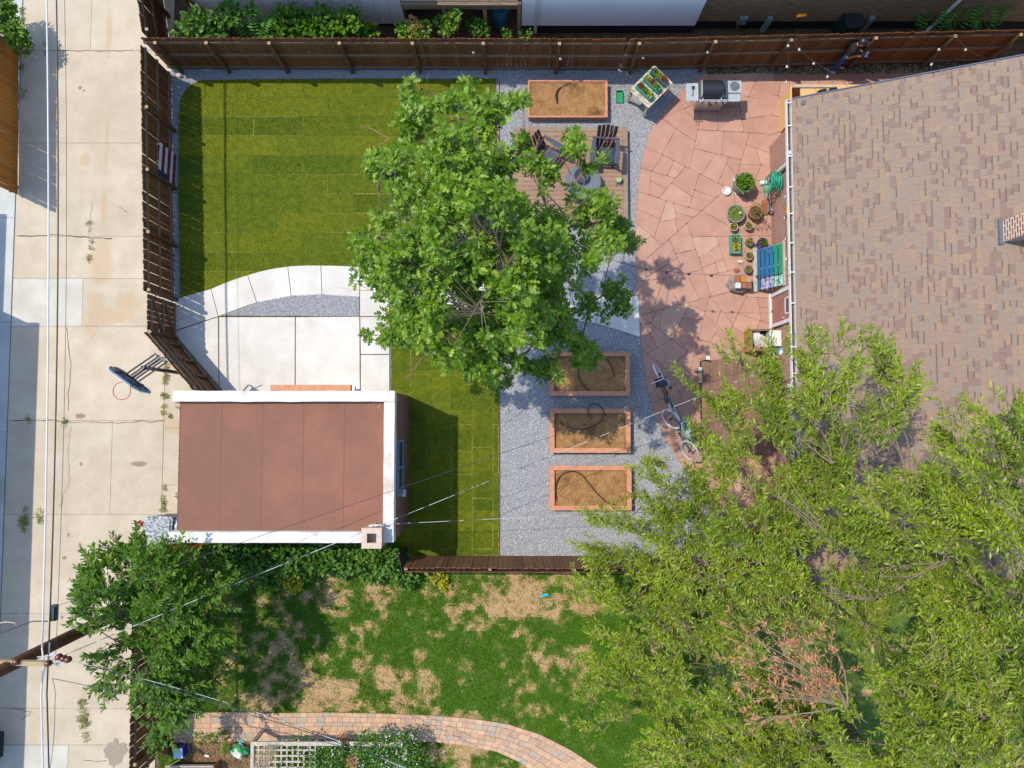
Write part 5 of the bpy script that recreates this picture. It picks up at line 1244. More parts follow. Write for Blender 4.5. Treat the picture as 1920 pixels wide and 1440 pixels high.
# ================================================================ utility pole and wires
q = P(30, 1243, 4.9); UPX, UPY = q.x, q.y
up_ = thing('utility_pole', 'dark brown utility pole rising beside the leafy tree over the alley', 'utility pole', (UPX, UPY, 0))
MB().tube([(0, 0, 0), (0, 0, 3.5), (0, 0, 6.9)], [.17, .15, .125], 12).build('pole', m_utility, up_, True, smooth=True)
a = P(-60, 1240, 5.15); b = P(88, 1244, 5.15)
MB().bar((a.x - UPX, a.y - UPY, 5.15), (b.x - UPX, b.y - UPY, 5.15), .1, .12).build('crossarm', m_crossarm, up_, True)
m_insul = M('brown insulator', S(110, 60, 50), rough=.25, spec=.6)
for (u, v) in ((33, 1240), (92, 1243), (112, 1231), (121, 1234), (129, 1236)):
    c = P(u, v, 5.2); mb = MB(); mb.lathe([(.03, -.06), (.07, -.05), (.05, -.02), (.075, 0), (.05, .02), (.06, .06), (.03, .08), (0, .08)], 12, (c.x - UPX, c.y - UPY, 5.23)); mb.build('insulator', m_insul, up_, True, smooth=True)
mb = MB(); 
for (u, v, u2, v2) in ((70, 1232, 108, 1228), (88, 1248, 130, 1236), (92, 1238, 112, 1250), (92, 1225, 93, 1205), (96, 1245, 126, 1243), (82, 1262, 94, 1230)):
    mb.tube([P(u, v, 5.05) - Vector((UPX, UPY, 0)), P(u2, v2, 5.1) - Vector((UPX, UPY, 0))], .014, 5)
mb.build('hardware', m_steel, up_, True)
tb_c = P(96, 1151, 4.8)
o = thing('cable_terminal', 'dark splice box hanging on the alley cable above the pole', 'cable box', (tb_c.x, tb_c.y, 4.72)); MB().box((0, 0, -.03), (.12, .36, .13)).build('case', M('dark teal box', (.02, .05, .055), rough=.4), o, True); MB().box((.03, 0, .05), (.04, .3, .03)).build('clamp', m_black, o, True)
def wire(label, pts, r, mat, sag=0.0, n=24, name='overhead_wire', seg=5):
    out = []
    for i in range(len(pts) - 1):
        a = Vector(pts[i]); b = Vector(pts[i + 1])
        for j in range(n + (i == len(pts) - 2)):
            t = j / n; p = a.lerp(b, t); p.z -= sag * 4 * t * (1 - t); out.append(p)
    return tag(MB().tube(out, r, seg).build(name, mat, smooth=True), label, 'cable', 'overhead cables and wires')
def along(xpx, vtop, vbot, z): 
    return [P(xpx, vtop, z), P(xpx, vbot, z)]
def alleywire(label, ptspx, z, r, mat, sag):
    # straight span between two supports; sag makes it bow in view
    a = P(*ptspx[0], z); b = P(*ptspx[1], z); wire(label, [a, b], r, mat, sag)
alleywire('thick white cable along the alley, brightest of the overhead lines', ((74, -500), (79, 1215)), 4.92, .02, m_wire_w, .28)
alleywire('dark cable along the alley beside the thick white one', ((91, -500), (91, 1225)), 4.82, .017, m_wire_k, .36)
alleywire('thin dark wire along the alley right of the two cables', ((104, -500), (104, 1240)), 5.0, .006, m_wire_k, .42)
wire('white cable running off the pole towards the bottom left', [P(79, 1215, 4.90), P(82, 1245, 4.95), P(77, 1300, 4.90), P(84, 1600, 4.80)], .02, m_wire_w, .0)
wire('dark cable running off the pole towards the bottom edge', [P(91, 1225, 4.80), P(88, 1300, 4.80), P(96, 1600, 4.80)], .017, m_wire_k, .0)
wire('thin wire bowing off the pole beside the bottom cables', [P(98, 1272, 4.90), P(103, 1320, 4.80), P(94, 1440, 4.60), P(92, 1600, 4.60)], .006, m_wire_k, .05)
wire('dark drooping loop from the pole to the left edge', [P(89, 1165, 4.90), P(60, 1165, 4.80), P(0, 1188, 4.80), P(-80, 1240, 4.90)], .014, m_wire_k, .02)
wire('yellowish looped cable end at the left edge', [P(-30, 1175, 4.70), P(10, 1166, 4.80), P(28, 1168, 4.80), P(34, 1175, 4.70)], .012, m_cream, 0, 8)
GB = P(712, 985, 3.05); m_wire_g = M('twisted cable', S(225, 226, 230), S(70, 74, 82), 2.2, rough=.5, lo=.47, hi=.53)
wire('pale twisted service cable from the pole to the garage chimney', [P(98, 1238, 5.10), GB], .008, m_wire_g, .35, 40)
wire('pale twisted service cable from the garage over the raised beds to the house', [GB, P(1460, 684, 2.9)], .0065, m_wire_g, .12, 40)
wire('pale cable running straight east from the garage over the gravel', [P(744, 982, 2.75), P(1482, 950, 2.7)], .006, m_wire_g, .15, 40)
wire('thin dark wire over the beds above the service cable', [P(96, 1140, 4.90), P(1455, 676, 3.0)], .006, m_wire_k, .5, 40)
wire('pale cable from the pole crossing the lower leafy tree', [P(128, 1238, 5.10), P(770, 1445, 3.0)], .007, m_wire_g, .4, 40)
wire('thin dark wire from the pole over the paver path', [P(98, 1272, 4.90), P(470, 1362, 4.6), P(760, 1432, 3.2)], .007, m_wire_k, .1, 30)
wire('second thin wire from the pole to the paver path', [P(154, 1245, 4.90), P(250, 1275, 4.40), P(480, 1343, 4.4), P(640, 1395, 3.6)], .008, m_wire_k, .05, 20)

# ================================================================ string lights
m_bulb = M('frosted bulb', S(240, 238, 230), rough=.3)
def strand(label, pts, bulbs, z, bm=m_bulb, r=.005):
    t = thing('string_light', label, 'string light', P(*pts[0][:2], pts[0][2]))
    MB().tube(catmull([P(*p) for p in pts], 5), r, 4).build('cable', m_wire_k, t)
    for (u, v, zz) in bulbs:
        c = P(u, v, zz); bb = MB().ball(c, .042, (1, 1, 1.2), 8, 6).build('bulb', bm, t, smooth=True); MB().tube([c + Vector((0, 0, .04)), c + Vector((0, 0, .09))], .018, 6).build('socket', m_black, bb)
    return t
strand('string of round bulbs hanging along the back fence', [(905, 84, 1.75), (888, 97, 1.35), (970, 106, 1.2), (1051, 108, 1.2), (1130, 112, 1.15), (1206, 106, 1.25), (1265, 106, 1.25), (1327, 96, 1.4), (1343, 80, 1.75)], [(888, 98, 1.3), (1051, 110, 1.15), (1206, 108, 1.2), (1327, 98, 1.35)], 1.3)
strand('string light cable crossing the patio from the oak to the gutter', [(1150, 488, 2.9), (1195, 501, 2.75), (1250, 509, 2.65), (1334, 515, 2.6), (1420, 517, 2.6), (1487, 516, 2.6)], [(1212, 505, 2.6), (1250, 511, 2.6), (1292, 514, 2.55), (1334, 517, 2.5), (1420, 519, 2.5)], 2.6, M('smoky bulb', (.06, .05, .045), rough=.2))
strand('string of bulbs on the house wall under the gutter', [(1483, 300, 2.1), (1478, 328, 2.05), (1474, 368, 2.0), (1472, 409, 2.0), (1474, 448, 2.0), (1476, 486, 2.0), (1484, 515, 2.2)], [(1476, 312, 1.95), (1474, 369, 1.9), (1472, 409, 1.9), (1474, 448, 1.9), (1475, 486, 1.9)], 2)
strand('string of bulbs from the back fence to the house corner, left strand', [(1484, 72, 1.75), (1478, 86, 1.9), (1479, 120, 2.2), (1480, 165, 2.5)], [(1478, 86, 1.9), (1476, 125, 2.2), (1475, 154, 2.4)], 2)
strand('string of bulbs from the back fence slanting to the roof edge', [(1486, 72, 1.75), (1498, 92, 1.9), (1527, 116, 2.2), (1560, 137, 2.5), (1590, 162, 2.9)], [(1499, 93, 1.9), (1526, 119, 2.1), (1552, 144, 2.4)], 2)
strand('short strand of bulbs on the fence near the roof edge', [(1792, 66, 1.75), (1762, 92, 2.0), (1750, 118, 2.4), (1745, 128, 2.9)], [(1761, 93, 2.0), (1747, 121, 2.4)], 2)
strand('strand with one bulb running onto the roof edge at the right', [(1792, 66, 1.75), (1812, 90, 2.2), (1852, 112, 3.6)], [(1811, 93, 2.1)], 2)

# ================================================================ person with a handset
pf_ = P(1566, 131); pr = thing('person', 'person in black shirt, cap and blue jeans holding a handset by the fence', 'person', (pf_.x - .07, pf_.y, 0.04), radians(-22))
segs = []   # (p, q, r0, r1, material, flatten)
def sg(p, q, r0, r1, mi): segs.append((Vector(p), Vector(q), r0, r1, mi))
SK, SHR, JN, SHO = 0, 1, 2, 3
sg((0, 0, .95), (.0, 0, 1.15), .145, .135, SHR); sg((0, 0, 1.15), (.02, 0, 1.36), .14, .15, SHR); sg((.0, -.1, 1.40), (0, .1, 1.40), .085, .085, SHR); sg((0, -.14, 1.40), (0, .14, 1.40), .08, .08, SHR)
sg((.03, 0, 1.42), (.07, 0, 1.54), .062, .055, SK)
sg((.09, 0, 1.60), (.11, 0, 1.66), .092, .098, SK); sg((.15, 0, 1.56), (.14, 0, 1.60), .06, .07, SK); sg((.195, 0, 1.60), (.215, 0, 1.585), .018, .016, SK)
sg((.10, .1, 1.61), (.09, .105, 1.64), .018, .018, SK); sg((.10, -.1, 1.61), (.09, -.105, 1.64), .018, .018, SK)
for s_ in (-1, 1):
    hipx = .03 if s_ < 0 else -.03; fx = -.1 if s_ < 0 else .1
    sg((0, s_ * .08, .95), (hipx * .5 + fx * .4, s_ * .10, .52), .095, .068, JN); sg((hipx * .5 + fx * .4, s_ * .10, .52), (fx, s_ * .11, .1), .066, .05, JN)
    sg((fx - .03, s_ * .11, .05), (fx + .14, s_ * .12, .035), .045, .04, SHO)
    sg((0, s_ * .19, 1.39), (-.02, s_ * .23, 1.24), .06, .056, SHR); sg((-.02, s_ * .23, 1.24), (-.01, s_ * .235, 1.12), .045, .043, SK)
    sg((-.01, s_ * .235, 1.12), (.25, s_ * .09, 1.14), .041, .03, SK); sg((.25, s_ * .09, 1.14), (.32, s_ * .075, 1.145), .033, .028, SK)
    for f_, (yy, ln_) in enumerate(((.045, .07), (.065, .085), (.085, .08), (.1, .065))):
        k0 = Vector((.33, s_ * yy, 1.14)); k1 = k0 + Vector((ln_ * .55, -s_ * .012, -.012)); k2 = k1 + Vector((.0, -s_ * .02, -.028)); sg(k0, k1, .0105, .0098, SK); sg(k1, k2, .0098, .009, SK)
    sg((.29, s_ * .055, 1.16), (.345, s_ * .03, 1.175), .012, .011, SK); sg((.345, s_ * .03, 1.175), (.375, s_ * .035, 1.178), .011, .009, SK)
mb = MB()
for p, q, r0, r1, mi in segs:
    mb.tube([p, q], [r0, r1], 10); mb.ball(p, r0, nu=10, nv=8); mb.ball(q, r1, nu=10, nv=8)
tmp = mb.build('body_source')
rmd = tmp.modifiers.new('r', 'REMESH'); rmd.mode = 'VOXEL'; rmd.voxel_size = .0085
smo = tmp.modifiers.new('s', 'SMOOTH'); smo.factor = .5; smo.iterations = 2
bpy.context.view_layer.update()
body = bpy.data.meshes.new_from_object(tmp.evaluated_get(bpy.context.evaluated_depsgraph_get())); bpy.data.objects.remove(tmp)
nf = len(body.polygons); cen_ = np.zeros(nf * 3); body.polygons.foreach_get('center', cen_); cen_ = cen_.reshape(-1, 3); best = np.full(nf, 9.0); bi_ = np.zeros(nf, int)
for p, q, r0, r1, mi in segs:
    p = np.array(p); d = np.array(q) - p; l2 = max(d @ d, 1e-9); tt_ = np.clip(((cen_ - p) @ d) / l2, 0, 1); dist = np.linalg.norm(cen_ - (p + tt_[:, None] * d), axis=1) - (r0 + (r1 - r0) * tt_)
    k_ = dist < best; best[k_] = dist[k_]; bi_[k_] = mi
body.materials.clear()
m_jeans = M('blue denim', S(50, 92, 150), S(36, 70, 122), 12, rough=.9)
for m_ in (M('skin', S(226, 160, 116), S(214, 146, 104), 8, rough=.5), M('black cotton', (.012, .013, .018), rough=.9), m_jeans, M('grey sneaker', S(190, 200, 205), rough=.7)): body.materials.append(m_)
body.polygons.foreach_set('material_index', bi_.astype(np.int32)); body.polygons.foreach_set('use_smooth', np.ones(nf, bool)); body.update()
link('body', body, pr, True)
cap = MB(); cap.lathe([(.112, 0), (.115, .03), (.1, .075), (.06, .105), (.0, .115)], 18, (.105, 0, 1.665)); cap.build('cap', m_black, pr, True, smooth=True)
MB().prism([(.18, -.08), (.25, -.075), (.29, -.04), (.3, 0), (.29, .04), (.25, .075), (.18, .08)], 1.662, 1.672).build('cap_brim', m_black, pr, True)
MB().ball((.06, 0, 1.62), .1, (.75, .98, .7), 12, 8).build('hair', m_black, pr, True)
for s_ in (-1, 1): MB().ball((.185, s_ * .032, 1.625), .012, nu=8, nv=6).build('eye', m_black, pr, True)
MB().box((.2, 0, 1.562), (.012, .045, .008)).build('mouth', M('lip', S(190, 110, 95)), pr, True)
wl = Wm(pr) @ Vector((.38, 0, 1.165)); hsn = thing('handset', 'grey remote handset with a phone held by the person', 'handset', wl, radians(-22)); MB().box((0, 0, 0), (.1, .15, .035)).build('controller', m_charcoal, hsn, True); MB().box((.075, 0, .035), (.075, .16, .012), R=Matrix.Rotation(-.5, 3, 'Y')).build('phone', M('bright phone screen', S(190, 200, 215), rough=.15), hsn, True)
for s_ in (-1, 1): MB().tube([(.04, s_ * .06, .02), (.12, s_ * .075, .05)], .008, 5).build('antenna', m_lidsteel, hsn, True)
# ================================================================ south neighbour's garden
def deadmask(x, y):
    """1 where the turf is dormant"""
    r = np.zeros(len(x))
    for (u, v, ru, rv, s_) in DB:
        c = P(u, v); r = np.maximum(r, s_ * (1 - np.sqrt(((x - c.x) / (ru * .016)) ** 2 + ((y - c.y) / (rv * .016)) ** 2)))
    nz = np.array([noise.fractal(Vector((a * 1.3, b * 1.3, 3.3)), 1, 2.1, 5) for a, b in zip(x, y)])
    n2 = np.array([noise.fractal(Vector((a * 4.1, b * 4.1, 8.3)), 1, 2.1, 4) for a, b in zip(x, y)])
    return r * .8 + nz * .5 + n2 * .62
DB = [(985, 1125, 170, 75, 1.1), (620, 1110, 75, 75, .9), (705, 1100, 65, 45, .9), (500, 1190, 120, 80, .6), (610, 1300, 190, 70, .95), (670, 1240, 60, 90, .7), (770, 1300, 90, 60, .75), (1280, 1205, 150, 70, .7), (1070, 1235, 70, 50, .6), (470, 1260, 110, 70, .6), (850, 1345, 110, 25, .8), (880, 1410, 110, 45, .9), (400, 1150, 60, 90, .3), (390, 1060, 40, 40, .9), (420, 1400, 120, 60, .9)]
gx0_, gx1_, gy0_, gy1_ = -10.2, 17.0, -16.0, -4.08; st_ = .1
nx_ = int((gx1_ - gx0_) / st_); ny_ = int((gy1_ - gy0_) / st_)
X_, Y_ = np.meshgrid(np.linspace(gx0_, gx1_, nx_ + 1), np.linspace(gy0_, gy1_, ny_ + 1)); X_ = X_.ravel(); Y_ = Y_.ravel()
mk = deadmask(X_, Y_); Z_ = .01 + .012 * np.array([noise.noise(Vector((a * 2, b * 2, 0))) for a, b in zip(X_, Y_)])
idx = np.arange((nx_ + 1) * (ny_ + 1)).reshape(ny_ + 1, nx_ + 1); Fq = np.stack([idx[:-1, :-1].ravel(), idx[:-1, 1:].ravel(), idx[1:, 1:].ravel(), idx[1:, :-1].ravel()], 1)
m_turf = M('thin turf soil', S(104, 128, 48), S(84, 112, 38), 5, bump=.8, bscale=50)
mid = mk[Fq].mean(1) + rng.normal(0, .07, len(Fq)); fc = (mid > .26).astype(int) + (mid > .42).astype(int)
m_thin = M('thin yellowing turf', S(166, 154, 84), S(140, 138, 62), 5, bump=.8, bscale=50, speck=(26, .25))
tag(link('grass_ground', mesh_np('grass_ground', np.stack([X_, Y_, Z_], 1), Fq, [m_turf, m_thin, m_dead], fc, True)), kind='structure')
pathL = [(325, 1338), (420, 1334), (520, 1336), (620, 1335), (720, 1337), (800, 1340), (880, 1346), (950, 1356), (1010, 1375), (1070, 1405), (1130, 1445), (1200, 1500)]
pathR = [(325, 1392), (420, 1390), (520, 1388), (620, 1385), (720, 1385), (800, 1389), (870, 1396), (930, 1408), (975, 1428), (1010, 1452), (1050, 1485), (1100, 1540)]
pathpoly = px(pathL + pathR[::-1])
visS = px([(300, 1040), (770, 1040), (770, 1080), (1330, 1076), (1330, 1470), (300, 1470)])
blades('meadow_grass', visS, 420000, m_bladeS, .075, .015, 'green grass of the neighbour lawn between dry patches', avoid=[pathpoly], z=.01, mask=lambda x, y: deadmask(x, y) < .3 + rng.normal(0, .28, len(x)))
blades('dry_grass', visS, 90000, m_bladeD, .06, .012, 'straw coloured dormant grass in the neighbour lawn', avoid=[pathpoly], z=.01, mask=lambda x, y: deadmask(x, y) > .3 + rng.normal(0, .16, len(x)), cat='dry grass')
# paver path
pth = tag(MB().prism(pathpoly, -.02, .022).build('paver_path', m_pavesand), kind='structure')
LL = [P(*p).xy for p in pathL]; RR = [P(*p).xy for p in pathR]
cum = [0]
for i in range(len(LL) - 1): cum.append(cum[-1] + ((LL[i + 1] - LL[i]).length + (RR[i + 1] - RR[i]).length) / 2)
def pp(u, v):
    i = 0
    while i < len(cum) - 2 and cum[i + 1] < u: i += 1
    t = (u - cum[i]) / (cum[i + 1] - cum[i]); return (LL[i].lerp(LL[i + 1], t)).lerp(RR[i].lerp(RR[i + 1], t), v)
rows = [0, .155, .36, .52, .70, .86, 1.0]; extra = MB(); cnt = 0
for r in range(6):
    u = 0
    while u < cum[-1] - .1:
        l = random.choice((.15, .22, .22, .3)) if 0 < r < 5 else .22
        u1 = min(u + l, cum[-1]); a = [pp(u, rows[r]), pp(u1, rows[r]), pp(u1, rows[r + 1]), pp(u, rows[r + 1])]
        split = 0 < r < 5 and l > .2 and random.random() < .12
        q = inset([tuple(k) for k in a], .004); u = u1
        if len(q) < 3: continue
        z = .045 + U(-.004, .004)
        mi = random.choices(range(4), (40, 25, 15, 20))[0]
        vis = P(1010, 1430).y < a[0].y + .4
        if cnt < 300 and vis: MB().prism(q, 0, z).build('paver', m_pave[mi], pth); cnt += 1
        else: extra.prism(q, 0, z, mi)
o = extra.build('pavers', m_pave, pth); tag(o, kind='stuff')
# lattice arbour with a white flowering climber
zl = .95; a = P(470, 1394, zl); b = P(755, 1396, zl)
ar = thing('lattice_arbour', 'weathered white lattice arbour at the bottom edge', 'arbour', (a.x, a.y, 0))
MB().bar((a.x, a.y, zl), (P(640, 1396, zl).x, a.y, zl), .11, .05).build('top_beam', m_lattice, ar); MB().bar((P(655, 1395, zl).x, a.y, zl), (b.x, b.y, zl), .11, .05).build('top_beam', m_lattice, ar)
c = P(760, 1415, zl); MB().box((c.x, c.y, zl), (.09, .3, .05)).build('cross_piece', m_lattice, ar)
MB().box((a.x + .05, a.y - .75, zl - .01), (.09, 1.4, .05)).build('side_beam', m_lattice, ar)
for k in range(7): MB().box((a.x + .95, a.y - .2 - .16 * k, zl - .05), (1.75, .05, .02)).build('slat', m_lattice, ar)
for k in range(11): MB().box((a.x + .2 + .16 * k, a.y - .68, zl - .075), (.04, 1.2, .02)).build('slat', m_lattice, ar)
for xx in (a.x + .05, b.x - .05): MB().box((xx, a.y - .0, zl / 2 - .03), (.09, .09, zl - .06)).build('post', m_lattice, ar)
for k in range(5):
    q = P(480 + 6 * k, 1440, 1.1); MB().tube(catmull([P(474 + 5 * k, 1450, 1.0), P(482 + 5 * k, 1420, 1.08), P(492 + 5 * k, 1402, 1.1), P(502 + 6 * k, 1398, 1.06)], 5), .014, 5).build('bent_rod', m_twig, ar)
def leafcloud(n, blobs, tmpl, sz, flat=.5, updir=.8, droop=0.0):
    """leaves spread through lumps given as (u, v, z, r) by where they show"""
    P_, D_, U_, S_ = [], [], [], []
    wts = np.array([b[3] ** 2 for b in blobs], float); wts /= wts.sum()
    for b, w_ in zip(blobs, wts):
        k = max(8, int(n * w_)); c = np.array(P(b[0], b[1], b[2])); r = b[3] * .016 * (1 - b[2] / H)
        d = nrm(rng.normal(0, 1, (k, 3))); rad = rng.uniform(.15, 1, k) ** .5
        pos = c + d * rad[:, None] * r * np.array([1, 1, flat]); pos[:, 2] = np.maximum(pos[:, 2], .05)
        dd = d * .7 + rng.normal(0, .6, (k, 3)); dd[:, 2] -= droop; uu = rng.normal(0, .45, (k, 3)); uu[:, 2] += updir
        P_.append(pos); D_.append(dd); U_.append(uu); S_.append(rng.uniform(.6, 1.25, k) * sz)
    return scatter(*tmpl, np.concatenate(P_), np.concatenate(D_), np.concatenate(U_), np.concatenate(S_))
def shrub(name, label, n, blobs, mat, tmpl=ROUND, sz=.1, cat='shrub', flat=.5, stems=6, group=None, partname='foliage', **k):
    b0 = blobs[0]; c = P(b0[0], b0[1], b0[2]); t = thing(name, label, cat, (c.x, c.y, 0), group=group)
    V, Fa = leafcloud(n, blobs, tmpl, sz, flat, **k); link(partname, mesh_np(partname, V, Fa, mat), t)
    for b in blobs[:stems]:
        mb = MB(); e = P(b[0], b[1], b[2]); s0 = Vector((c.x * .4 + e.x * .6, c.y * .4 + e.y * .6, 0)); mb.tube([s0, s0.lerp(e, .5) + Vector((U(-.05, .05), U(-.05, .05), 0)), e], [.02, .014, .007], 5); mb.build('stem', m_twig, t)
    return t
fl = shrub('flowering_climber', 'leafy climber dotted with white flowers over the arbour', 5200, [(700, 1425, .9, 45), (640, 1432, .9, 40), (740, 1410, .95, 42), (770, 1430, .8, 35), (600, 1425, .9, 30), (560, 1400, .8, 22), (690, 1398, 1.0, 30), (765, 1398, .7, 30), (580, 1450, .8, 40), (530, 1430, .8, 22)], m_vine, ROUND, .07)
V, Fa = leafcloud(420, [(700, 1418, 1.05, 50), (640, 1430, 1.05, 42), (745, 1405, 1.1, 44), (600, 1420, 1.0, 36), (560, 1398, .9, 24), (700, 1440, 1.0, 50), (770, 1400, .9, 30)], ROUND, .05, .3); link('blossom', mesh_np('blossom', V, Fa, m_petal), fl)
shrub('dry_shrub', 'tan withered plant beside the arbour and path', 260, [(642, 1385, .4, 10), (660, 1430, 1.15, 10)], m_rust, NARROW, .09, cat='plant')
# border bits at the bottom left
a = P(310, 1437, .45); b = P(400, 1437, .45); o = thing('timber_planter', 'open timber planter at the bottom left corner', 'planter', (a.x, a.y, 0))
MB().bar((a.x, a.y, .42), (b.x, b.y, .42), .04, .1).build('side', m_lattice, o); MB().box(((a.x + b.x) / 2, a.y - .5, .22), (b.x - a.x, .9, .3)).build('soil', m_mulch, o); MB().box((b.x + .03, a.y - .45, .25), (.05, .95, .5)).build('side', m_wood_s, o)
c = P(331, 1416, .5); o = thing('bucket_box', 'pale blue square box by the dark fence', 'box', (c.x, c.y, 0), .1); MB().box((0, 0, .2), (.24, .26, .4)).build('case', m_blue, o, True); MB().box((0, 0, .41), (.26, .28, .03)).build('lid', M('pale blue lid', S(190, 215, 235), rough=.4), o, True)
c = P(303, 1410, .3); o = thing('clay_urn', 'reddish clay urn in shade beside the dark fence', 'urn', (c.x, c.y, 0)); MB().lathe([(.1, 0), (.15, .12), (.14, .25), (.09, .33), (.1, .36), (.08, .36), (.06, .3)], 14).build('urn', m_terr, o, True, smooth=True)
tag(MB().box(tuple(P(328, 1400, .06)), (.14, .2, .1), .1).build('brick', m_terr), 'single brick lying near the pale blue box', 'brick')
c = P(370, 1408, .1); o = thing('garden_tool', 'black handled garden tool lying on the dry border', 'tool', (c.x, c.y, .08)); MB().bar(P(357, 1397, .1), P(384, 1416, .12), .03, .03).build('handle', m_black, o); MB().bar(P(383, 1416, .12), P(392, 1418, .12), .06, .02).build('blade', m_white, o)
tag(MB().ball(tuple(P(450, 1409, .25)), .24, (1, .8, .7), 14, 9, jit=.8).build('compost_bag', M('green white film', S(225, 230, 220), S(60, 175, 100), 3, lo=.5, hi=.54, rough=.35)), 'crumpled white and green compost bag beside the arbour', 'bag')
tag(MB().tube([P(446, 1388, .06), P(456, 1391, .06), P(459, 1392, .06)], [.035, .035, .015], 10).build('bottle', M('cyan plastic', S(100, 200, 225), rough=.3)), 'cyan plastic bottle lying by the compost bag', 'bottle')
tag(MB().bar(P(1014, 1118, .05), P(1028, 1114, .05), .07, .03).build('plastic_toy', M('turquoise plastic', S(60, 205, 215), rough=.3)), 'small turquoise plastic strip lying on the dry lawn', 'toy')
tag(MB().bar(P(300, 1445, .9), P(338, 1424, .7), .012, .012).build('yellow_stake', M('yellow plastic', S(215, 200, 60), rough=.5)), 'thin yellow stake leaning by the dark fence', 'stake')
for (u, v, s_, lab) in ((374, 1384, 12, 'small green weed at the left end of the paver path'), (396, 1384, 8, 'sparse green weed right of the small one by the path'), (420, 1380, 8, 'upright green weed beside the dry border'), (425, 1402, 8, 'low green weed beside the compost bag')):
    shrub('weed', lab, 60, [(u, v, .12, s_)], m_bushy, NARROW, .12, cat='weed', stems=1, group='weeds by the path')
blades('straw_mulch', px([(345, 1390), (475, 1390), (475, 1440), (345, 1440)]), 5000, m_bladeD, .12, .016, 'loose straw on the border below the path', z=.03, cat='straw')
# weeds in the alley joints
m_weed = M('dusty weed', S(160, 172, 84), isl2=[S(128, 146, 58), S(186, 184, 104), S(200, 186, 124)], rough=.8, spec=.1, trans=.2)
for (bl_, lab, n_) in (([(154, 1330, .06, 12), (160, 1345, .06, 8), (162, 1372, .06, 10), (157, 1352, .05, 8)], 'clump of weeds growing in the alley joint near the bottom', 700), ([(310, 715, .05, 6), (308, 745, .05, 6), (308, 770, .05, 5), (311, 690, .05, 6)], 'line of weeds beside the basketball pole', 600), ([(307, 935, .04, 5), (306, 950, .04, 5), (307, 915, .03, 3)], 'weeds along the joint near the garbage bin', 260), ([(42, 975, .06, 11), (48, 968, .06, 9), (75, 967, .05, 8), (70, 969, .05, 5)], 'weeds in the shaded joint at the left of the alley', 700), ([(52, 788, .04, 5), (121, 790, .04, 5)], 'two small weed tufts along a cracked joint', 160), ([(168, 485, .05, 5), (171, 458, .04, 4), (166, 424, .04, 4)], 'green weed tufts in the middle of the alley', 200), ([(42, 38, .3, 3), (41, 20, .3, 4), (42, 60, .2, 3)], 'thin strip of grass at the top left of the alley', 200), ([(84, 92, .04, 6)], 'small weed beneath the white cable at the top', 90), ([(42, 130, .15, 6), (43, 170, .1, 6)], 'dark weed at the foot of the cedar fence', 160), ([(334, 757, .04, 5), (318, 779, .03, 3), (332, 930, .03, 3)], 'dry weed specks in front of the garage', 90)):
    shrub('joint_weeds', lab, int(n_ * .55), [(u_ + U(-2.5, 2.5), v_ + U(-1.3, 1.3) * r_ * 1.4, .03, r_ * U(.35, .75)) for u_, v_, z_, r_ in bl_ for rep in range(4)], m_weed, NARROW, .075, cat='weeds', stems=1, group='weeds in the alley')
# ================================================================ shrubs and climbers
shrub('bush', 'green leafy bush overhanging the cedar fence at the top left', 2600, [(10, 40, 1.0, 30), (30, 70, .9, 24), (5, 15, 1.0, 26), (42, 88, .6, 18), (-25, 20, 1.2, 40), (25, 55, 1.1, 20)], m_bushy, ROUND, .1, cat='bush')
shrub('vine', 'mass of green vines along the south side of the garage', 6500, [(420, 1040, .7, 34), (480, 1045, .8, 40), (540, 1045, .8, 38), (600, 1045, .7, 34), (660, 1045, .6, 30), (720, 1050, .6, 30), (450, 1065, .5, 30), (510, 1075, .5, 35), (700, 1070, .35, 26), (750, 1062, .4, 26), (640, 1062, .3, 22), (760, 1085, .3, 20), (400, 1030, .8, 18), (570, 1065, .4, 25)], m_vine, ROUND, .12, cat='vine')
shrub('yellow_shrub', 'yellowing shrub in front of the vines by the garage', 800, [(540, 1075, .6, 24), (550, 1095, .5, 18), (525, 1062, .7, 16)], m_yellow, ROUND, .08)
shrub('yellow_weed', 'low yellow green plant at the start of the south fence', 260, [(825, 1086, .15, 16), (835, 1098, .1, 12)], m_yellow, ROUND, .07, cat='plant')
shrub('dry_shrub', 'withered tan plant in the shade behind the orange fence', 240, [(386, 1068, .3, 14)], m_rust, NARROW, .09, cat='plant')
shrub('leafy_shrub', 'broad leaved shrub climbing the white siding wall, left one', 900, [(370, 45, 1.6, 30), (345, 62, 1.4, 20), (400, 55, 1.5, 26), (430, 28, 1.7, 26), (470, 20, 1.8, 14)], m_vine, ROUND, .16, group='shrubs behind the back fence')
shrub('leafy_shrub', 'dense dark shrub in the middle of the white siding wall', 1500, [(540, 40, 1.5, 34), (600, 45, 1.5, 36), (650, 38, 1.6, 28), (580, 60, 1.3, 30), (635, 62, 1.2, 26), (510, 58, 1.3, 26), (690, 60, 1.2, 18)], m_plum, ROUND, .16, group='shrubs behind the back fence')
shrub('leafy_shrub', 'pale leaved shrub at the corner of the porch', 520, [(765, 60, 1.3, 20), (790, 55, 1.3, 20), (755, 50, 1.3, 14)], m_bushy, ROUND, .11, group='shrubs behind the back fence')
shrub('leafy_shrub', 'green sapling in front of the dark porch', 420, [(845, 40, 1.4, 18), (855, 25, 1.5, 12), (838, 55, 1.3, 14), (825, 42, 1.2, 14)], m_bushy, ROUND, .1, group='shrubs behind the back fence')
shrub('leafy_shrub', 'sparse shaded weeds below the teal barrel', 380, [(900, 55, .9, 20), (885, 45, .8, 14), (950, 62, .8, 12), (985, 65, .9, 14)], m_vine, ROUND, .09, group='shrubs behind the back fence')
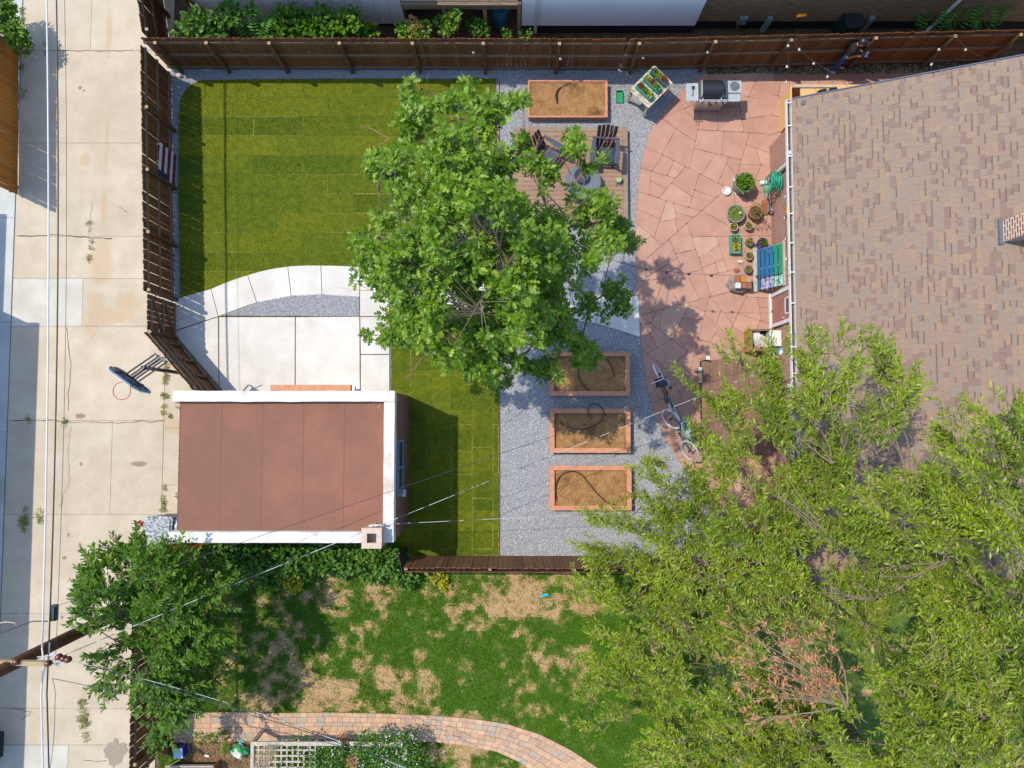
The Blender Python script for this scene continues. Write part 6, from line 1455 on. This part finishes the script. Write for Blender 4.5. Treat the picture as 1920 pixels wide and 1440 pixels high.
shrub('seeding_weed', 'tan seeding weed at the porch corner', 260, [(772, 38, 1.4, 9), (780, 50, 1.4, 12), (800, 62, 1.2, 10)], m_rust, NARROW, .1, cat='weed')
def fern(label, fronds, mat, ln=.8):
    c = P(*fronds[0][:2], fronds[0][2]); t = thing('fern', label, 'fern', (c.x, c.y, 0), group='ferns behind the back fence')
    for (u, v, z, az) in fronds:
        b = P(u, v, z); pos = []; dr_ = []
        axis = []
        for j in range(14):
            s_ = j / 13; p = b + Vector((cos(az) * ln * s_, sin(az) * ln * s_, .35 * sin(pi * s_ * .8)))
            axis.append(p)
            for sd in (-1, 1): pos.append(p); a_ = az + sd * 1.25; dr_.append((cos(a_), sin(a_), -.1))
        k = len(pos); V, Fa = scatter(*NARROW, pos, dr_, np.tile([0, 0, 1], (k, 1)), np.array([.26 * (1 - .75 * abs((i // 2) / 13 - .25)) for i in range(k)]))
        fo = link('frond', mesh_np('frond', V, Fa, mat), t); MB().tube(axis, .006, 4).build('midrib', mat, fo)
    return t
fern('bright feathery fern behind the fence below the siding wall', [(480, 70, 1.3, 1.6), (490, 72, 1.3, .9), (470, 72, 1.2, 2.3), (505, 74, 1.2, 1.2)], m_fern)
fern('dark feathery fern in the shade of the brick house', [(1725, 50, .7, 1.2), (1750, 52, .8, .6), (1770, 52, .9, 1.6), (1800, 48, .9, .9), (1825, 50, 1.0, 1.5), (1850, 50, .9, .7), (1870, 48, 1.0, 1.9), (1790, 55, .6, 2.4), (1840, 55, .7, 2.6), (1735, 56, .5, 2.2)], m_fern, 1.0)

# ================================================================ trees
def limbpath(a, b, bow=.3, n=7):
    a = Vector(a); b = Vector(b); out = []; l = (b - a).length; s1 = Vector((U(-1, 1), U(-1, 1), U(0, .6))) * .12 * l
    for j in range(n):
        t = j / (n - 1); p = a.lerp(b, t); p.z += bow * l * .25 * sin(pi * t); p += s1 * sin(pi * t) * .8; out.append(p)
    return out
def tree(name, label, base, fork, blobs, style, density, bark=m_bark, mat=None, cat='tree', group=None, lean_out=.7, r0=.2, under=.35, only=None):
    """blobs: (u, v, z, r) lumps of the crown by where they show; base and fork in metres"""
    t = thing(name, label, cat, base, group=group); base = Vector(base); fork = Vector(fork)
    wd = MB(); wd.tube(limbpath(base, fork, .0, 5), [r0, r0 * .92, r0 * .85, r0 * .8, r0 * .72], 9)
    cents = []; sig = []
    if style == 'rosette': blobs = [(u, v, z + 3.2 * max(0., (z - 3.6) / 3.0), r) for u, v, z, r in blobs]
    else: blobs = [(u, v, z + U(-.8, .6), r * U(.9, 1.05)) for u, v, z, r in blobs]
    for (u, v, z, r) in blobs:
        c = P(u, v, z); cents.append(c); sig.append(r * .016 * (1 - z / H) * (.8 if style == 'rosette' and r > 40 else .86 if r > 40 else 1))
    tips = []
    order = sorted(range(len(cents)), key=lambda i: (cents[i] - fork).length); nodes = [(fork, r0 * .6)]
    for i in order:
        c = cents[i]; nd = min(nodes, key=lambda q: (q[0] - c).length * (1.0 + .2 * (q[1] < .02)))
        rr = max(.014, nd[1] * .72); e = c - Vector((0, 0, sig[i] * .25)); pth_ = limbpath(nd[0], e, .15); wd.tube(pth_, [rr * (1 - .6 * j / 6) for j in range(7)], 6); nodes.append((e, rr * .5)); nodes.append((pth_[4], rr * .6)); tips.append(pth_)
    wd.build('trunk', bark, t, smooth=True)
    PP, DD, UU, SS = [], [], [], []; tw = MB(); ctr = np.array(fork)
    for i, (u, v, z, r) in enumerate(blobs):
        c = np.array(cents[i]); R = sig[i]; n = max(3, int(density * R * R * (1.0 + .3 * rng.random())))
        d = nrm(rng.normal(0, 1, (n, 3))); d[:, 2] = np.where(rng.random(n) < under, -np.abs(d[:, 2]), np.abs(d[:, 2]))
        ns = max(2, n // (6 if style == 'rosette' else 13)); dsub = nrm(rng.normal(0, 1, (ns, 3))); dsub[:, 2] = np.where(rng.random(ns) < under, -np.abs(dsub[:, 2]), np.abs(dsub[:, 2]))
        csub = c + dsub * R * (rng.uniform(.1, 1.15, ns) ** .5)[:, None] * np.array([1, 1, .8]); pick_ = rng.integers(0, ns, n)
        if style == 'shoot':   # sprays: shoots strung out along their bough
            o_ = csub - ctr; o_[:, 2] *= .15; o_ = nrm(o_ + rng.normal(0, .35, o_.shape) * np.linalg.norm(o_, axis=1, keepdims=True))
            pos = csub[pick_] + (o_[pick_] * rng.uniform(-.42, .42, (n, 1)) + rng.normal(0, .085, (n, 3))) * min(1.0, R / .5 + .15)
        else: pos = csub[pick_] + rng.normal(0, .15 if style == 'rosette' else .17, (n, 3)) * min(1.0, R / .5 + .15)
        if style != 'broad':   # ragged openings through the upper crown
            hole = np.array([noise.noise(Vector((q_[0] * 1.15, q_[1] * 1.15, 5.5))) for q_ in pos]); keep = (hole > (-.42 if style == 'shoot' else -.34)) | (pos[:, 2] < (4.6 if style == 'shoot' else 6.6)) | (R < .35)
            if keep.sum() > 2: pos = pos[keep]; n = len(pos)
        out = pos - ctr; out[:, 2] *= .2; out = nrm(out)
        for k in range(n):
            p = pos[k]; dv = out[k] * lean_out + (p - c) / max(R, .01) * .5 + rng.normal(0, .35, 3); dv[2] = dv[2] * .5 + .12; dv /= np.linalg.norm(dv)
            if style == 'rosette':
                if rng.random() < .7: q = Vector(tips[[j for j in range(len(order)) if order[j] == i][0]][int(rng.integers(3, 7))]); tw.tube([q, q.lerp(Vector(p), .6) + Vector((0, 0, .04)), Vector(p)], [.009, .006, .004], 3)
                m_ = int(rng.integers(8, 13)); az = rng.uniform(0, 2 * pi) + np.arange(m_) * 2.4; el = rng.uniform(-.25, .6, m_)
                ld = np.stack([np.cos(az) * np.cos(el), np.sin(az) * np.cos(el), np.sin(el)], 1) + dv * .35
                off = rng.uniform(0, .07, m_); PP.append(p + ld * .02 - dv * off[:, None]); DD.append(ld); uu = rng.normal(0, .55, (m_, 3)); uu[:, 2] += 1; UU.append(uu); SS.append(rng.uniform(.10, .19, m_) * rng.uniform(.8, 1.1))
            else:
                L_ = rng.uniform(.35, .8) * (1 if R > .4 else .8); m_ = int(16 * L_ / .5); s_ = np.linspace(.08, 1, m_); cur = np.array([0, 0, -.22])
                ax = p + dv * L_ * (s_[:, None] - .45) + cur * (s_ ** 2)[:, None] * L_ * .6
                tw.tube([Vector(ax[0] - dv * .12), Vector(ax[m_ // 2]), Vector(ax[-1])], [.009, .006, .003], 3)
                sidev = np.cross(dv, [0, 0, 1.0]); sidev /= max(np.linalg.norm(sidev), 1e-6); sgn = np.where(np.arange(m_) % 2 == 0, 1, -1)[:, None]
                ld = dv * .75 + sidev * sgn * .62 + rng.normal(0, .22, (m_, 3)) ; ld[:, 2] += .1; uu = rng.normal(0, .75, (m_, 3)); uu[:, 2] += 1
                PP.append(ax); DD.append(ld); UU.append(uu); SS.append(rng.uniform(.09, .15, m_) * (1.0 if style == 'shoot' else 1.12))
    V, Fa = scatter(*(OAK if style == 'rosette' else BROAD if style == 'broad' else NARROW), np.concatenate(PP), np.concatenate(DD), np.concatenate(UU), np.concatenate(SS))
    link('crown', mesh_np('crown', V, Fa, mat), t); tag(tw.build('twigs', m_twig, t), kind='stuff'); return t
def bare(t, name, root, tips, mat, r=.012, sub=5, spread=.35, leaf=None, nl=0):
    """dead leafless branches"""
    mb = MB(); pts = []
    for e in tips:
        pth_ = limbpath(root, e, .1, 6); mb.tube(pth_, [r, r * .85, r * .7, r * .5, r * .35, r * .2], 4)
        for k in range(sub):
            p = pth_[int(U(2, 6))]; q = p + Vector((e - Vector(root)).normalized() * U(.1, .4)) + Vector((U(-1, 1), U(-1, 1), U(-.3, .5))) * spread * U(.3, 1); mb.tube([p, p.lerp(q, .5) + Vector((U(-.03, .03), U(-.03, .03), 0)), q], [r * .4, r * .28, r * .12], 3); pts.append((p, q))
    o = mb.build(name, mat, t)
    if leaf and pts:
        k = nl; pos = []; dr_ = []
        for j in range(k): p, q = random.choice(pts); pos.append(p.lerp(q, U(.3, 1)) + Vector((U(-.03, .03), U(-.03, .03), U(-.02, .02)))); dr_.append((q - p).normalized() + Vector((U(-1, 1), U(-1, 1), U(-1, .3))))
        uu = rng.normal(0, .7, (k, 3)); uu[:, 2] += .6; V, Fa = scatter(*NARROW, pos, dr_, uu, rng.uniform(.06, .12, k)); link('dead_leaves', mesh_np('dead_leaves', V, Fa, leaf), t)
    return o
# the oak over the lawn
random.seed(5); rng = np.random.default_rng(5)
ob_ = [(880, 420, 5.0, 150), (950, 540, 4.8, 110), (820, 480, 4.8, 100), (1000, 450, 5.0, 90), (860, 300, 5.2, 80), (900, 430, 6.6, 120), (830, 330, 6.6, 95), (800, 240, 6.1, 62), (770, 190, 5.6, 26), (740, 320, 5.8, 52), (700, 305, 5.2, 24), (745, 400, 5.9, 60), (705, 440, 5.2, 40), (668, 452, 4.9, 18), (770, 490, 5.8, 70), (715, 520, 5.0, 42), (760, 570, 5.0, 60), (830, 560, 5.7, 80), (850, 640, 4.9, 75), (800, 620, 4.6, 50), (900, 560, 6.2, 90), (930, 655, 4.8, 62), (900, 690, 4.2, 30), (980, 600, 5.4, 75), (960, 500, 6.4, 95), (1040, 560, 5.0, 60), (1050, 630, 4.4, 45), (1085, 660, 4.0, 26), (1100, 690, 3.6, 18), (1010, 690, 3.8, 30), (1050, 480, 5.6, 80), (1110, 450, 4.9, 55), (1160, 440, 4.3, 28), (1180, 470, 4.1, 16), (1110, 395, 4.8, 40), (1060, 405, 5.4, 42), (1000, 350, 5.9, 46), (950, 300, 6.3, 52), (930, 230, 6.2, 52), (880, 210, 6.2, 48), (960, 190, 5.4, 22), (980, 185, 5.0, 12), (860, 180, 5.6, 24), (1000, 305, 4.8, 26), (985, 272, 4.8, 18), (1030, 340, 4.8, 24), (1085, 262, 4.8, 20), (1075, 300, 4.9, 22), (1105, 310, 4.7, 14), (1130, 300, 4.6, 10), (1180, 560, 3.8, 20), (1140, 545, 3.9, 22), (1110, 565, 4.0, 24), (1160, 580, 3.7, 12), (720, 632, 4.2, 20), (755, 640, 4.3, 20), (695, 630, 4.0, 10), (940, 720, 3.6, 14)]
oc = P(905, 450, 4.5)
oak = tree('oak_tree', 'large oak with lobed leaves spreading over the lawn and deck', (oc.x, oc.y, 0), (oc.x, oc.y, 2.6), ob_, 'rosette', 185, mat=m_oak, r0=.22, lean_out=.4)
bare(oak, 'bare_twigs', P(1075, 345, 5.0), [P(1165, 235, 5.2), P(1150, 240, 5.3), P(1030, 280, 5.0)], m_twigred, .016, 3, .25)
bare(oak, 'bare_twigs', P(1000, 310, 5.4), [P(985, 235, 5.4), P(1015, 250, 5.3), P(1040, 255, 5.2)], m_twigred, .014, 4, .3)
bare(oak, 'bare_twigs', P(810, 640, 4.8), [P(768, 705, 4.4), P(775, 680, 4.4)], m_twigred, .015, 7, .25)
bare(oak, 'bare_twigs', P(790, 230, 6.2), [P(778, 150, 5.8), P(750, 165, 5.8), P(800, 165, 5.8)], m_twigred, .012, 4, .2)
bare(oak, 'bare_twigs', P(1130, 430, 4.8), [P(1215, 440, 4.4), P(1195, 425, 4.4)], m_twigred, .014, 3, .15)
bare(oak, 'bare_twigs', P(880, 570, 6.0), [P(900, 520, 6.5), P(860, 600, 6.0)], m_twigred, .014, 6, .25)
bare(oak, 'bare_twigs', P(730, 260, 5.9), [P(680, 235, 5.4), P(690, 275, 5.3)], m_twigred, .012, 4, .2)
bare(oak, 'bare_twigs', P(700, 545, 5.0), [P(645, 540, 4.6), P(655, 528, 4.6)], m_twigred, .009, 4, .15)
# the narrow-leaved trees at the lower right
random.seed(8); rng = np.random.default_rng(8)
A_ = [(1322, 838, 4.4, 26), (1345, 768, 5.0, 28), (1318, 735, 5.0, 14), (1280, 708, 5.0, 10), (1390, 745, 5.5, 28), (1500, 1000, 4.2, 80), (1420, 1000, 4.0, 60), (1385, 690, 5.6, 20), (1372, 655, 5.6, 9), (1400, 650, 5.6, 8), (1420, 700, 5.7, 18), (1470, 720, 6.0, 50), (1470, 655, 6.2, 16), (1520, 690, 6.4, 52), (1580, 660, 6.6, 40), (1600, 630, 6.6, 14), (1540, 640, 6.5, 20), (1640, 690, 6.9, 46), (1655, 655, 6.9, 16), (1695, 720, 7.0, 32), (1715, 700, 7.0, 12), (1560, 750, 6.8, 70), (1640, 780, 7.0, 55), (1700, 770, 7.0, 26), (1450, 810, 6.0, 65), (1380, 860, 5.4, 70), (1300, 930, 4.6, 55), (1235, 975, 4.2, 45), (1165, 985, 3.8, 30), (1125, 980, 3.6, 14), (1150, 1045, 3.6, 42), (1200, 1080, 3.9, 50), (1290, 1030, 4.6, 70), (1400, 970, 5.5, 80), (1500, 870, 6.4, 85), (1580, 880, 6.9, 60), (1240, 905, 4.0, 26), (1205, 880, 3.8, 18), (1250, 870, 4.0, 18), (1190, 930, 3.8, 14), (1370, 810, 5.0, 36), (1470, 930, 6.0, 60)]
treeA = tree('willow_tree', 'pale narrow-leaved tree spreading from the house corner over the bicycles', (7.2, -5.3, 0), (7.3, -4.7, 3.2), A_, 'shoot', 175, mat=m_willow, r0=.2, group='narrow leaved trees at the house corner')
C_ = [(1835, 790, 8.3, 20), (1790, 775, 8.2, 10), (1795, 800, 8.2, 10), (1880, 775, 8.6, 16), (1905, 745, 8.8, 14), (1900, 770, 8.8, 22), (1850, 850, 8.5, 52), (1785, 860, 8.2, 42), (1900, 880, 9.0, 66), (1740, 900, 7.8, 52), (1720, 980, 7.8, 75), (1830, 960, 8.7, 80), (1910, 1010, 9.2, 80), (1640, 960, 7.4, 65), (1560, 1000, 6.9, 65), (1800, 1080, 8.2, 80), (1900, 1120, 9.0, 85), (1700, 1080, 7.5, 65), (1620, 1060, 7.0, 50), (1650, 1050, 5.2, 85), (1750, 1110, 5.2, 85), (1850, 1130, 5.6, 80), (1780, 960, 6.6, 60), (1990, 950, 9.2, 90), (1990, 1150, 9.2, 90), (1850, 1180, 8.4, 70)]
treeC = tree('willow_tree', 'tallest narrow-leaved tree at the right edge over the roof', (12.6, -6.0, 0), (12.6, -5.6, 4.5), C_, 'shoot', 175, mat=m_willow, r0=.26, group='narrow leaved trees at the house corner')
B_ = [(1150, 1120, 3.6, 36), (1110, 1100, 3.4, 22), (1075, 1085, 3.2, 14), (1080, 1115, 3.2, 10), (1230, 1140, 4.4, 70), (1340, 1110, 5.2, 72), (1450, 1080, 5.9, 70), (1180, 1225, 3.9, 40), (1135, 1190, 3.6, 16), (1130, 1270, 3.5, 26), (1110, 1282, 3.4, 14), (1100, 1320, 3.4, 12), (1115, 1360, 3.4, 12), (1260, 1250, 4.4, 66), (1200, 1300, 3.8, 40), (1160, 1340, 3.6, 18), (1350, 1220, 5.0, 60), (1370, 1330, 5.2, 72), (1280, 1400, 4.4, 62), (1230, 1390, 4.0, 24), (1400, 1420, 5.4, 76), (1450, 1360, 5.8, 55), (1560, 1150, 6.5, 52), (1650, 1190, 7.0, 66), (1760, 1230, 7.5, 70), (1850, 1300, 7.8, 85), (1740, 1330, 7.4, 75), (1640, 1400, 6.8, 80), (1660, 1290, 6.8, 50), (1760, 1420, 7.4, 85), (1880, 1410, 8.0, 85), (1530, 1410, 6.2, 70), (1480, 1150, 6.1, 40), (1420, 1170, 5.6, 46), (1950, 1330, 8.2, 90), (1600, 1150, 4.6, 80), (1700, 1280, 4.6, 95), (1850, 1210, 5.2, 85), (1800, 1380, 5.0, 90), (1450, 1290, 3.8, 60), (1640, 1420, 4.6, 80), (1540, 1330, 4.0, 60), (1500, 1120, 4.4, 60), (1460, 1440, 4.8, 80), (1540, 1440, 5.0, 80), (1420, 1390, 4.4, 60), (1340, 1440, 4.4, 60), (1720, 1440, 5.4, 90), (1880, 1440, 6.0, 90)]
treeB = tree('willow_tree', 'wide narrow-leaved tree over the neighbour lawn with a dead orange branch', (9.6, -8.9, 0), (9.7, -8.6, 3.6), B_, 'shoot', 175, mat=m_willow, r0=.26, group='narrow leaved trees at the house corner')
rt = P(1590, 1325, 6.7)
bare(treeB, 'dead_branch', rt, [P(u, v, 6.9) for u, v in ((1375, 1180), (1400, 1215), (1440, 1185), (1380, 1240), (1450, 1240), (1470, 1200), (1500, 1180), (1520, 1230), (1420, 1280), (1460, 1300), (1540, 1190), (1480, 1260), (1400, 1310), (1550, 1250), (1430, 1345))], m_twig, .02, 11, .45, m_rust, 1500)
for (u, v, z, tips) in ((1700, 885, 7.2, [(1660, 770), (1680, 780), (1720, 800), (1640, 800), (1740, 850), (1610, 850)]), (1790, 1045, 7.8, [(1700, 1010), (1680, 1060), (1720, 990), (1690, 1100), (1650, 1080), (1740, 960)]), (1640, 1125, 6.6, [(1530, 1110), (1560, 1100), (1560, 1130), (1600, 1090), (1660, 1110)]), (1890, 1160, 8.4, [(1800, 1190), (1820, 1180), (1840, 1100), (1870, 1130)]), (1560, 1020, 6.6, [(1490, 960), (1500, 940), (1460, 930), (1480, 900), (1440, 920)]), (1560, 870, 6.6, [(1500, 820), (1520, 780), (1470, 800), (1590, 790)]), (1430, 1050, 5.4, [(1330, 1090), (1300, 1060), (1350, 1100)])):
    bare(treeB if v > 1090 else (treeC if u > 1600 else treeA), 'bare_branches', P(u, v, z), [P(a, b, z + .5) for a, b in tips], m_twig, .018, 6, .35)
# leafy tree by the alley
D_ = [(300, 1090, 3.3, 55), (240, 1060, 3.0, 40), (195, 1085, 3.0, 30), (160, 1110, 2.9, 24), (150, 1145, 2.9, 16), (200, 1140, 3.2, 36), (260, 1140, 3.6, 52), (320, 1150, 3.6, 60), (370, 1120, 2.9, 36), (350, 1210, 3.4, 50), (390, 1200, 2.9, 26), (410, 1205, 2.7, 12), (290, 1210, 3.5, 45), (230, 1210, 3.2, 22), (200, 1235, 3.0, 18), (180, 1225, 2.9, 10), (205, 1265, 3.0, 18), (185, 1290, 2.8, 12), (220, 1285, 2.8, 12), (198, 1310, 2.7, 10), (330, 1270, 3.2, 48), (390, 1260, 2.8, 26), (280, 1280, 3.0, 36), (310, 1330, 2.8, 34), (340, 1310, 2.8, 26), (300, 1365, 2.5, 20), (315, 1380, 2.4, 10), (400, 1170, 2.8, 18), (420, 1090, 2.3, 20), (380, 1080, 2.6, 22), (275, 1045, 2.9, 22)]
treeD = tree('plum_tree', 'dark glossy leafy tree between the alley and the neighbour garden', (P(320, 1170, 1).x, P(320, 1170, 1).y, 0), (P(310, 1180, 1.8).x, P(310, 1180, 1.8).y, 1.6), D_, 'broad', 190, mat=m_plum, r0=.12)
bpy.context.view_layer.update()
